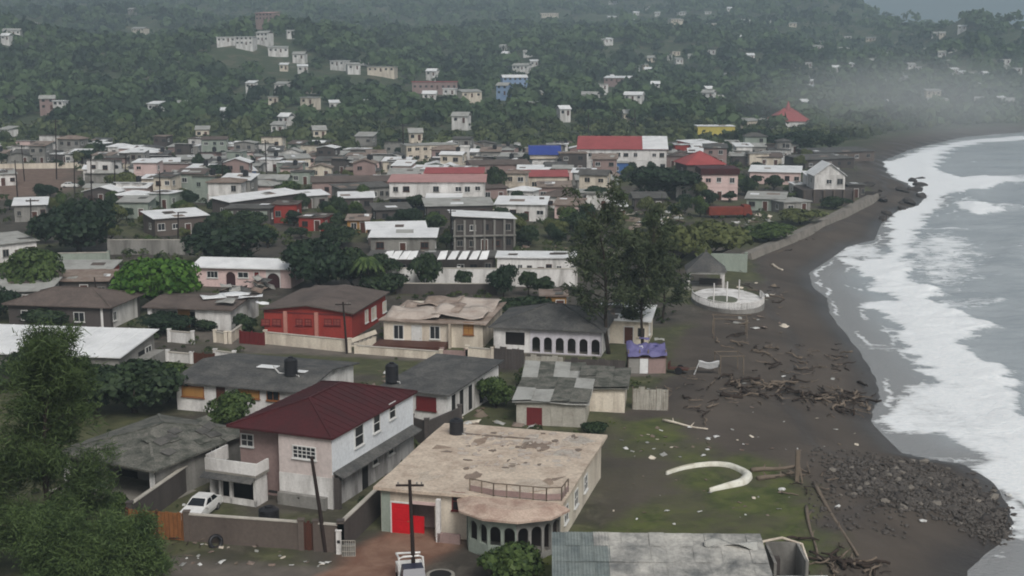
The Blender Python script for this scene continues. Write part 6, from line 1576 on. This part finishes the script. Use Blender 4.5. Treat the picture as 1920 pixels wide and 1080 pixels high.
tree('dark bush below the drooping palm', 'bushdark', 720, 550, 110, 46, 'bush', 'garden_bush')
tree('dark tree behind the drooping palm', 'dark2', 715, 534, 90, 58)
tree('tall dark tree between annex and white wall', 'dark2', 660, 538, 96, 76)
tree('round green tree in front of the long white wall', 'dark2', 797, 545, 74, 72)
tree('thin dark tree against the long white wall', 'slim', 868, 548, 40, 52)
tree('dark leaning tree against the white wall beside the cream roof', 'dark', 944, 556, 62, 66)
tree('small dark tree left of the tall casuarinas', 'slim', 990, 556, 44, 60)
tree('small dark tree beside the tall casuarinas', 'slim', 1018, 560, 52, 52)
tree('broad bush behind the slate hipped roof', 'bushdark', 985, 602, 128, 56, 'bush', 'broad_bush')
tree('yellow-green scrub clump at the start of the sea wall', 'olive', 1330, 486, 170, 72, 'bush', 'scrub_clump')
tree('olive leafy tree between the casuarinas and the gazebo', 'olive', 1270, 500, 130, 80)
tree('olive scrub behind the yellow-green clump', 'olive', 1260, 470, 110, 50, 'bush', 'scrub_clump')
tree('dark green tree between white hall roof and carport house', 'dark2', 250, 774, 210, 100)
tree('dark green tree above the left slope of the carport roof', 'dark2', 180, 776, 150, 92)
tree('mid-green tree between the hall and the orange boarded windows', 'mid', 318, 752, 120, 74)
tree('low shrub beside the orange plank gate wall', 'bush', 214, 962, 60, 40, 'bush', 'leafy_bush')
tree('leafy bush between the carport roof and the grey roof', 'mid', 432, 804, 104, 74, 'bush', 'leafy_bush')
tree('dark hedge tree in front of the white-roofed hall', 'dark2', 80, 720, 220, 66)
tree('green bush beside the slate-roofed house', 'mid', 930, 764, 84, 62, 'bush', 'leafy_bush')
tree('dark bush at the bottom edge beside the veranda path', 'bush', 948, 1096, 150, 80, 'bush', 'leafy_bush')
tree('dark garden trees behind the pale stepped wall', 'dark', 310, 622, 110, 40, 'bush', 'garden_bush')
tree('garden bush before the small white house', 'bushdark', 395, 618, 70, 28, 'bush', 'garden_bush')
tree('dark shrub beside the brown-roofed house front', 'bushdark', 110, 612, 140, 52, 'bush', 'garden_bush')
tree('dark shrub at the left edge below the leafy green tree', 'dark', -6, 600, 90, 74, 'bush', 'garden_bush')
tree('shrub beside the red house front corner', 'bushdark', 462, 624, 56, 46, 'bush', 'garden_bush')
tree('dark trees left of the pink two-storey house', 'dark', 1240, 372, 164, 66)
tree('dark tree right of the yellow building', 'dark', 1404, 272, 70, 34)
tree('wide dark tree below the red pagoda roof', 'dark', 1492, 284, 110, 42)
tree('dark tree beside the wide dark tree under the pagoda', 'dark2', 1556, 280, 60, 30)
tree('dark tree between the school and the second red roof', 'dark2', 930, 372, 48, 60)
tree('dark round bush behind the brown roof', 'dark', 988, 308, 36, 22)
tree('tree at the end of the far left row', 'dark', 408, 346, 66, 40)
tree('dark tree beside the white mast', 'dark2', 372, 322, 30, 34)
tree('brown-leaved tree by the dirt lot', 'olive', 232, 362, 76, 40)
tree('dark trees beside the white-roofed hut at the scrub edge', 'dark', 172, 306, 80, 28)
tree('green tree before the long shelter', 'mid', 540, 372, 66, 34)
tree('scrub tree under the long shelter', 'dark2', 470, 440, 90, 46)
tree('tree in front of the orange-red store', 'dark2', 640, 462, 80, 40)
tree('grey-green tree beside the wide white flat roof', 'dark2', 1398, 366, 52, 34)
tree('tree right of the wide white flat roof', 'dark2', 1450, 356, 44, 28)
tree('bushy tree left of the seaside house', 'mid', 1488, 362, 46, 22)
tree('tree at the corner of the beige slanted roof', 'dark2', 402, 434, 60, 36)
tree('bush between the rubble and the sea wall', 'mid', 1440, 452, 110, 36, 'bush', 'scrub_clump')
tree('low bush on the inner slope of the sea wall', 'olive', 1500, 420, 110, 30, 'bush', 'scrub_clump')
tree('low bush under the seaside house', 'dark2', 1565, 392, 70, 24, 'bush', 'scrub_clump')
tree('dark tree behind the rubble streets', 'dark2', 1120, 384, 66, 36)
tree('tree behind the casuarinas near the white wreckage', 'dark2', 1090, 440, 80, 44)
tree('small tree by the unfinished block', 'slim', 838, 470, 34, 44)
tree('small tree behind the white-roofed grey shed', 'slim', 748, 428, 34, 28)
tree('green bush along the yard wall of the pink house', 'bush', 590, 560, 60, 26, 'bush', 'garden_bush')
tree('dark bush by the corner of the beach shack', 'bushdark', 1115, 812, 60, 26, 'bush', 'leafy_bush')
tree('dark bush along the right wall of the peach house', 'bushdark', 1090, 905, 50, 30, 'bush', 'leafy_bush')
tree('green shrub behind the beach shacks', 'bush', 895, 720, 60, 34, 'bush', 'leafy_bush')
STREE = [0]
# little town trees nobody could tell apart
r = random.Random(77)
for k in range(700):
    px_, py_ = r.uniform(-20, 1560), r.uniform(285, 470)
    if py_ > 470-max(0, px_-1200)*.5: continue
    p = on(px_, py_)
    if not free(np.array([p.x]), np.array([p.y]), 1.2)[0] or not inside(town_side, np.array([p.x]), np.array([p.y]))[0] or inside(BARE, np.array([p.x]), np.array([p.y]))[0]: continue
    STREE[0] += 1
    if STREE[0] > 230: break
    s_ = ppm(p); w_ = r.uniform(2.2, 5.0); kd = r.choice(['dark', 'dark2', 'mid', 'slim', 'olive']); tree('small %s tree %s %s' % (dict(dark='deep green', dark2='dark', mid='mid-green', slim='slim dark', olive='olive')[kd], 'between far roofs' if py_ < 350 else 'between nearer roofs', next(b for a, b in PLACES if px_ < a)), kd, px_, py_, w_*s_, w_*s_*r.uniform(.7, 1.1), 'tree', 'small_tree', 'small trees between the town roofs')
# ---- casuarinas
def casuarina(label, base, h_, lean, spread, nb, seed, tufts, needles, mat, name='casuarina_tree', t0=.28, nlen=.75, r0=.22, wide=1.0, cone=.55):
    r = np.random.default_rng(seed); o = thing(name, label, 'tree', base)
    tr = [Vector((lean[0]*t*t, lean[1]*t*t, h_*t)) + Vector((.35*math.sin(t*5+seed), .25*math.cos(t*4), 0)) for t in np.linspace(0, 1, 8)]
    tr[0] = Vector((0, 0, -.4))
    m_ = MB(); m_.tube(tr, [r0*(1-.85*i/7) for i in range(8)], 8)
    P = []; Dn = []
    for b in range(nb):
        t = t0+(1-t0)*(b+r.random())/nb
        i = min(6, int(t*7)); root = tr[i].lerp(tr[i+1], t*7-i)
        az = r.uniform(0, 2*math.pi); el = r.uniform(.15, .75)+.35*t
        L = spread*(1-cone*t)*r.uniform(.55, 1.1)
        d = Vector((math.cos(az)*math.cos(el), math.sin(az)*math.cos(el), math.sin(el)))
        pts = [root+d*L*k/4+Vector((0, 0, -.06*L*(k/4)**2)) for k in range(5)]
        m_.tube(pts, [r0*.3*(1-t*.6)*(1-k/5)+.012 for k in range(5)], 5, cap=False)
        for k in range(tufts):
            q = .3+.75*(k+r.random())/tufts; j = min(3, int(q*4)); c = pts[j].lerp(pts[min(j+1, 4)], min(1, q*4-j))
            cc = np.array(c)+r.normal(size=3)*np.array([.35, .35, .22])*wide
            n = needles; dd = np.array(d)*.7+r.normal(size=(n, 3))*.75+np.array([0, 0, -.18])
            dd /= np.linalg.norm(dd, axis=1, keepdims=True)
            P.append(cc+r.normal(size=(n, 3))*.26*wide); Dn.append(dd)
    m_.build('trunk', BARK, o, True)
    P = np.concatenate(P); Dn = np.concatenate(Dn); n = len(P)
    side = np.cross(Dn, r.normal(size=(n, 3))); side /= np.linalg.norm(side, axis=1, keepdims=True)
    ln = r.uniform(.5, 1.1, n)[:, None]*nlen; wd = r.uniform(.06, .12, n)[:, None]*(1.0 if mat is LEAF_NEEDLE else .34)
    v = np.stack([P-side*wd, P+side*wd, P+Dn*ln+side*wd*.4-np.array([0, 0, .12])*ln, P+Dn*ln-side*wd*.4-np.array([0, 0, .12])*ln], 1).reshape(-1, 3)
    numesh('crown', v, np.arange(4*n).reshape(n, 4), mat, o); return o
casuarina('tall thin casuarina leaning over the arcaded house', at(1142,664), 16.5, (-2.2, 0), 6.8, 28, 4, 6, 21, LEAF_NEEDLE, t0=.2, r0=.26, cone=.2)
casuarina('casuarina behind the violet stall with one bare lower trunk', at(1205,655), 13.5, (.8, .5), 6.6, 24, 9, 6, 21, LEAF_NEEDLE, t0=.3, r0=.2, cone=.2)
casuarina('lower casuarina between the two tall ones', at(1172,640), 11.5, (.4, .4), 5.0, 18, 15, 6, 24, LEAF_NEEDLE, t0=.2, r0=.16, cone=.35)
casuarina('spreading casuarina beside the gazebo', at(1240,606), 9.5, (.2, .3), 4.2, 18, 19, 6, 24, LEAF_NEEDLE, t0=.25, r0=.17, cone=.35)
casuarina('tall dark casuarina in the left foreground', at(100,1076), 15.6, (1.0, 0), 5.8, 46, 21, 9, 96, LEAF_NEAR, t0=.1, nlen=.5, r0=.26, wide=1.25, cone=.6)
casuarina('casuarina at the left picture edge in the foreground', at(-40,1085), 15.0, (-.6, 0), 5.4, 38, 23, 8, 96, LEAF_NEAR, t0=.08, nlen=.5, r0=.24, wide=1.25, cone=.6)
casuarina('young casuarina at the bottom left corner', at(110,1130), 5.0, (.2, 0), 3.4, 44, 25, 9, 180, LEAF_YOUNG, t0=.06, nlen=.32, r0=.12, wide=1.2, cone=.55)
casuarina('low feathery casuarina bush near the orange plank gate', at(235,1105), 3.4, (.3, 0), 3.0, 36, 27, 8, 180, LEAF_YOUNG, t0=.05, nlen=.32, r0=.1, wide=1.2, cone=.4)
# ---- palm before the white wall
pp = at(690, 548); pl = thing('palm_tree', 'drooping palm in front of the slanted white panels', 'palm', pp)
MB().tube([(0, 0, -.3), (.15, 0, 2.5), (.05, 0, 5.0)], [.2, .16, .13], 8).build('trunk', BARK, pl, True)
for k in range(15):
    a = 2*math.pi*k/15; e = .5+.5*((k*7) % 5)/5
    fr_ = MB()
    for i in range(9):
        t0_, t1_ = i/9, (i+1)/9
        def fp(t): return Vector((math.cos(a)*2.6*t, math.sin(a)*2.6*t, 5.0+1.6*e*t-3.0*t*t))
        p_, q_ = fp(t0_), fp(t1_); s_ = Vector((-math.sin(a), math.cos(a), 0))*.55*math.sin(math.pi*min(1, t0_+.1))+Vector((0, 0, .0))
        fr_.add([p_, q_, q_+s_+Vector((0, 0, -.28)), p_+s_+Vector((0, 0, -.28))], [(0,1,2,3)]); fr_.add([p_, q_, q_-s_+Vector((0, 0, -.28)), p_-s_+Vector((0, 0, -.28))], [(3,2,1,0)])
    fr_.build('frond', LEAF_MID, pl)
# ---- woods of the hillsides and the scrub at their foot: one mass each
def woods(name, label, mat, zones, seed, leafk=1.0, mask=None, gate=(.30, .50, 48., .38)):
    r = np.random.default_rng(seed); V = []; Fc = []; TN = []; base = 0
    fx = np.array([f[0] for f in FOOT]); fy = np.array([f[1] for f in FOOT]); fa = np.array([f[2] for f in FOOT]); fb = np.array([f[3] for f in FOOT])
    for (d0, d1, sp, nq, sz0, sz1, dens) in zones:
        y = np.arange(d0, d1, sp); pts = []
        for yy in y:
            xs_ = np.arange(-.47*yy-20, .50*yy+20, sp); pts.append(np.stack([xs_, np.full(len(xs_), yy)], 1))
        pts = np.concatenate(pts); pts += r.uniform(-.5, .5, pts.shape)*sp
        keep = (shore_d(pts[:, 0], pts[:, 1]) > 22) & (r.random(len(pts)) < dens*(gate[3]+(1-gate[3])*sstep(gate[0], gate[1], fbm(pts[:, 0]/gate[2], pts[:, 1]/gate[2], 3))))
        if mask is not None: keep &= mask(pts[:, 0], pts[:, 1])
        pts = pts[keep]
        dx = np.abs(pts[:, None, 0]-fx[None]); dy = pts[:, None, 1]-fy[None]
        ok = ~((dx < fa[None]) & (dy < fb[None]*.8) & (dy > -fb[None]*1.4)).any(1)
        pts = pts[ok]; z = tz(pts[:, 0], pts[:, 1]); n = len(pts)
        R_ = sz0*.7+(sz1*1.15-sz0*.7)*r.random(n)**1.5
        d = r.normal(size=(n, nq, 3)); d /= np.linalg.norm(d, axis=2, keepdims=True); d[..., 2] = np.abs(d[..., 2])*1.0-.12
        lump = 1+.35*np.sin(d[..., 0:1]*5+r.uniform(0, 6, (n, 1, 1)))*np.cos(d[..., 1:2]*4+r.uniform(0, 6, (n, 1, 1)))
        off = d*lump*R_[:, None, None]*np.array([1, 1, .85])*r.uniform(.7, 1.0, (n, nq, 1))
        c = np.stack([pts[:, 0], pts[:, 1], z+R_*.55], 1)[:, None, :]+off
        v, f = quads_at(c.reshape(-1, 3), (d+r.normal(size=d.shape)*.35).reshape(-1, 3), (R_[:, None]*np.ones((n, nq))).ravel()*.62*leafk*r.uniform(.6, 1.2, n*nq), 1.2, r)
        V.append(v); Fc.append(f+base); base += len(v); TN.append(np.repeat(r.random(n), nq*4))
    o = numesh(name, np.concatenate(V), np.concatenate(Fc), mat); ta = o.data.attributes.new('tone', 'FLOAT', 'POINT'); ta.data.foreach_set('value', np.concatenate(TN).astype(np.float32)); return tag(o, label, kind='stuff')
LEAF_WOOD = leafmat('leaves_hill_woods', S(28,46,33), S(86,106,70)); LEAF_SCRUB = leafmat('leaves_scrub', S(38,54,34), S(96,106,70)); LEAF_UNDER = leafmat('leaves_undergrowth', S(40,54,32), S(82,92,56))
for mm in (LEAF_WOOD, LEAF_SCRUB, LEAF_UNDER):       # broad patches of lighter and darker trees
    t = mm.node_tree
    for n in list(t.nodes):
        if n.type == 'TEX_NOISE': n.inputs['Scale'].default_value = .016; n.inputs['Detail'].default_value = 5
        if n.type == 'NEW_GEOMETRY':
            at_n = N(t, 'ShaderNodeAttribute', attribute_name='tone')
            for l in list(n.outputs['Random Per Island'].links): t.links.new(at_n.outputs['Fac'], l.to_socket)
woods('hillside_forest', 'dark woods covering the hills behind the town', LEAF_WOOD, [(560, 900, 7.5, 54, 2.4, 6.4, .95), (900, 1400, 10.5, 36, 3.4, 8, .95), (1400, 2300, 17, 22, 5, 11, .9)], 5)
woods('scrub', 'pale green scrub on the plain at the foot of the hills', LEAF_SCRUB, [(438, 640, 5.2, 40, 1.4, 3.4, .8)], 6)

def yard(x, y):
    ok = free(x, y, .5) & inside(town_side, x, y)
    for pl in (ROAD1, ROAD2, DRIVE, BARE, LAWN, YARD): ok &= ~inside(pl, x, y)
    return ok
woods('undergrowth', 'low weeds and shrubs growing in yards between the houses', LEAF_UNDER, [(90, 190, 2.0, 40, .18, .6, .75), (190, 300, 2.6, 34, .35, 1.1, .8), (300, 440, 3.4, 26, .5, 1.5, .8)], 12, .8, yard, (.40, .58, 11., .12))
woods('lawn_weeds', 'tufts of grass and weeds on the lawn by the beach', leafmat('leaves_lawn', S(70,84,36), S(112,122,58)), [(78, 120, .8, 16, .05, .14, .6)], 14, 1.0, lambda x, y: inside(LAWN, x, y) & ~inside(MUD, x, y) & free(x, y, .2), (.42, .62, 4., .0))
# ================================================================== driftwood, rocks and litter on the beach
DRIFT = [paint('driftwood_dark', S(62,52,46), S(44,38,34), .6, 1.5, .95, .3), paint('driftwood_grey', S(122,110,98), S(90,80,70), .6, 1.5, .95, .3)]
LOGS = []
for k in range(10):
    r = random.Random(k); L = 1.0; m_ = MB()
    pts = [(L*(i/5-.5), .05*math.sin(i*1.3+k)*r.uniform(.4, 1.6), .05+.03*math.cos(i*2+k)) for i in range(6)]
    m_.tube(pts, [.05*(1-.1*i)*r.uniform(.8, 1.15) for i in range(6)], 6)
    for b in range(r.randint(0, 2)):
        i = r.randint(1, 4); m_.tube([pts[i], (pts[i][0]+r.uniform(-.15, .2), pts[i][1]+r.uniform(-.25, .25), pts[i][2]+r.uniform(.05, .2))], [.025, .008], 5)
    LOGS.append(m_.mesh('log', DRIFT[k % 3 == 0], True))
r = random.Random(31)
def heap(x0, y0, x1, y1, n, L0, L1, label, group, name='driftwood_log'):
    for k in range(n):
        t = r.random(); px_ = x0+(x1-x0)*t+r.gauss(0, 22); py_ = y0+(y1-y0)*t+r.gauss(0, 12); p = on(px_, py_)
        if shore_d(np.array([p.x]), np.array([p.y]))[0] < .6: continue
        o = link(name, LOGS[r.randint(0, 9)], None, (p.x, p.y, p.z+r.uniform(.02, .25))); L = r.uniform(L0, L1); o.scale = (L, L*r.uniform(.8, 1.6), L*r.uniform(.8, 1.4)); o.rotation_euler = (r.uniform(-.3, .3), r.uniform(-.25, .2), r.uniform(0, 6.28)); tag(o, label, 'driftwood', group, 'thing')
heap(1370,722,1640,762, 90, .9, 3.2, 'dark driftwood log in the long heap across the middle beach', 'driftwood of the middle heap')
heap(1560,752,1630,772, 26, .7, 2.2, 'dark driftwood log at the seaward end of the middle heap', 'driftwood by the wash')
heap(1500,690,1590,670, 26, .8, 2.4, 'dark driftwood log in the upper heap near the wash', 'driftwood of the upper heap')
heap(1270,712,1420,752, 34, .4, 1.4, 'dark broken stick strewn between the shacks and the driftwood heap', 'sticks below the shacks')
heap(1440,640,1560,700, 26, .4, 1.4, 'dark broken stick strewn along the upper tide line', 'sticks on the tide line')
heap(1400,560,1450,560, 16, .8, 2.6, 'pale broken timber at the seaward rim of the round terrace', 'timber by the terrace')
heap(1330,600,1500,720, 36, .8, 2.4, 'driftwood stick lying on the open dark sand', 'sticks on the open sand')
heap(1250,738,1330,790, 14, .6, 2.0, 'stick lying between the zinc fence and the lawn', 'sticks by the zinc fence')
heap(1510,1050,1640,1076, 40, .8, 2.8, 'broken branch in the heap at the bottom edge of the beach', 'branches at the bottom edge')
heap(1480,892,1560,915, 18, .5, 1.6, 'broken timber around the standing post at the lawn corner', 'timber by the standing post')
heap(1420,470,1560,430, 14, .6, 2.0, 'wood washed up along the foot of the sea wall', 'wood at the sea wall')
heap(345,1018,420,1024, 12, .4, 1.4, 'broken stick in the rubbish heap by the brown wall', 'rubbish sticks by the wall')
def long_log(label, a, b, r0, mat, lift=.12, name='long_log', cat='log'):
    p, q_ = on(*a), on(*b); c = (p+q_)/2; o = thing(name, label, cat, c); d = (q_-p)
    pts = [p-c+d*t+Vector((0, 0, lift+.06*math.sin(t*7)))+Vector((d.y, -d.x, 0)).normalized()*.1*math.sin(t*5) for t in np.linspace(0, 1, 9)]
    MB().tube(pts, [r0*(1.1-.5*i/8) for i in range(9)], 8).build('stem', mat, o, True)
    for k in (2, 5): MB().tube([pts[k], pts[k]+Vector((random.uniform(-.4, .4), .2, .35))], [r0*.5, r0*.2], 6).build('branch_stub', mat, o)
    return o
long_log('longest grey log running down the sand beside the rock heap', (1526,908), (1606,1046), .17, DRIFT[1])
long_log('pale thin log at the seaward edge of the lawn', (1512,952), (1530,1042), .13, DRIFT[1])
long_log('white pole lying at the top of the lawn', (1243,790), (1326,808), .12, W_CREAM)
long_log('grey driftwood trunk right of the white crescent', (1408,884), (1492,878), .2, DRIFT[1])
long_log('thick grey trunk below the standing post', (1420,900), (1488,890), .2, DRIFT[1])
long_log('bleached log at the root of the sea wall', (1448,498), (1466,508), .25, W_CREAM)
long_log('dark log across the upper beach below the timber frame', (1352,742), (1392,748), .25, DRIFT[0])
po = thing('timber_post', 'tall grey timber post standing at the corner of the lawn', 'post', on(1494, 902)); MB().box(-.16, .16, -.14, .14, -.5, 2.6).build('shaft', DRIFT[1], po); MB().bar((.4, -.2, 0), (.12, 0, 1.5), .12).build('prop', DRIFT[1], po)
# rock heap
ROCKS = [(1535,885),(1570,872),(1640,864),(1700,856),(1760,864),(1820,884),(1868,912),(1900,950),(1908,985),(1860,1000),(1790,982),(1710,966),(1620,948),(1560,925)]
RP = np.array(ROCKS, float); n = 0; r = random.Random(41)
while n < 290:
    px_, py_ = r.uniform(1530, 1915), r.uniform(852, 1002)
    if not inside(RP, np.array([px_]), np.array([py_]))[0] or r.random() > (seg_dist(RP, np.array([px_]), np.array([py_]), True)[0]/30)**.6: continue
    rock('beach_rock', BOULD[r.randint(0, 4)], on(px_, py_), r.uniform(.14, .42) if r.random() < .85 else r.uniform(.4, .6), 'dark rock in the rock heap running out into the surf', 'rocks of the heap at the water'); n += 1
rq = np.random.default_rng(8); PX = rq.uniform(1515, 1925, 9000); PY = rq.uniform(846, 1006, 9000); k = (inside(RP, PX, PY) & (rq.random(9000) < (seg_dist(RP, PX, PY, True)/34)**.7)) | ((rq.random(9000) < .09) & (PX < 1700)); PX, PY = PX[k][:3000], PY[k][:3000]
tv = np.array([BOULD[0].vertices[i].co[:] for i in range(len(BOULD[0].vertices))]); tf = np.array([p.vertices[:] for p in BOULD[0].polygons])
G = np.array([at(a, b, -.9)[:] for a, b in zip(PX, PY)]); zz = tz(G[:, 0], G[:, 1]); zz = np.maximum(zz, SEA-.3)
sc_ = rq.uniform(.05, .3, (len(G), 1, 1))**1.0*np.where(rq.random((len(G), 1, 1)) < .75, .6, 1.0); ang = rq.uniform(0, 6.28, len(G)); cs, sn = np.cos(ang), np.sin(ang)
V = tv[None]*sc_*rq.uniform(.7, 1.3, (len(G), 1, 3)); V = np.stack([V[..., 0]*cs[:, None]-V[..., 1]*sn[:, None], V[..., 0]*sn[:, None]+V[..., 1]*cs[:, None], V[..., 2]], -1)
V += np.stack([G[:, 0], G[:, 1], zz+.05], 1)[:, None]
tag(numesh('pebbles', V.reshape(-1, 3), (tf[None]+(np.arange(len(G))*len(tv))[:, None, None]).reshape(-1, 3), [ROCKG]), 'small stones filling the rock heap at the water', kind='stuff')
for (px_, py_, s_, lb) in ((1466, 919, .35, 'white lump of foam at the lawn corner'), (1890, 930, .4, 'white rock at the outer end of the rock heap'), (1730, 978, .35, 'white lump at the lower rim of the rock heap'), (1570, 952, .3, 'white lump beside the longest log')):
    o = rock('white_lump', BOULD[3], on(px_, py_), s_, lb, None, 'litter'); o.data = BOULD[3].copy(); o.data.materials.clear(); o.data.materials.append(FRAME_W)
# litter
LIT = []
for k, mt_ in enumerate((FRAME_W, R_PALE, TIMBER, W_CREAM, R_RUST)):
    for s in range(2): LIT.append(MB().grid(lambda u, v: ((u-.5), (v-.5)*(.5+.4*s), .22*vnoise(u*2.2+k, v*2.5+s*3)), 5, 5, th=.05).mesh('litter', mt_, True))
def litter(x0, y0, x1, y1, n, s0, s1, label, group):
    for k in range(n):
        p = on(r.uniform(x0, x1), r.uniform(y0, y1))
        if shore_d(np.array([p.x]), np.array([p.y]))[0] < 1: continue
        o = link('litter_piece', r.choice(LIT), None, (p.x, p.y, p.z+.03)); s_ = r.uniform(s0, s1); o.scale = (s_, s_, s_); o.rotation_euler = (r.uniform(-.3, .3), r.uniform(-.3, .3), r.uniform(0, 6.28)); tag(o, label, 'litter', group, 'thing')
litter(1120,800,1330,860, 30, .15, .55, 'pale scrap of litter on the upper lawn', 'scraps on the upper lawn')
litter(1150,890,1480,990, 24, .12, .4, 'pale scrap of litter on the green lawn', 'scraps on the green lawn')
litter(1200,700,1640,850, 46, .15, .5, 'pale scrap of litter on the dark beach', 'scraps on the beach')
litter(340,1015,620,1065, 30, .15, .5, 'pale scrap of litter on the street by the brown wall', 'scraps on the street')
litter(840,760,1010,812, 24, .4, 1.3, 'broken sheet in the rubble behind the peach house', 'rubble behind the peach house')
litter(1380,530,1470,620, 30, .4, 1.4, 'pale broken slab around the seaward side of the round terrace', 'slabs round the terrace')
litter(1180,395,1280,432, 46, .8, 2.4, 'cream slab in the rubble field beyond the tall casuarinas', 'rubble beyond the casuarinas')
litter(1370,402,1450,432, 34, .6, 1.8, 'cream plank in the debris beside the red wreck', 'debris by the red wreck')
litter(640,380,960,440, 50, .7, 2.2, 'broken roof sheet lying between the middle town roofs', 'sheets between the town roofs')
litter(880,460,1160,500, 26, .6, 1.6, 'pale scrap behind the long white building', 'scraps behind the white building')
litter(420,975,560,1000, 10, .2, .6, 'scrap lying in the car yard behind the brown wall', 'scraps in the car yard')
litter(700,690,760,740, 14, .4, 1.2, 'broken board between the grey roofs', 'boards between the roofs')
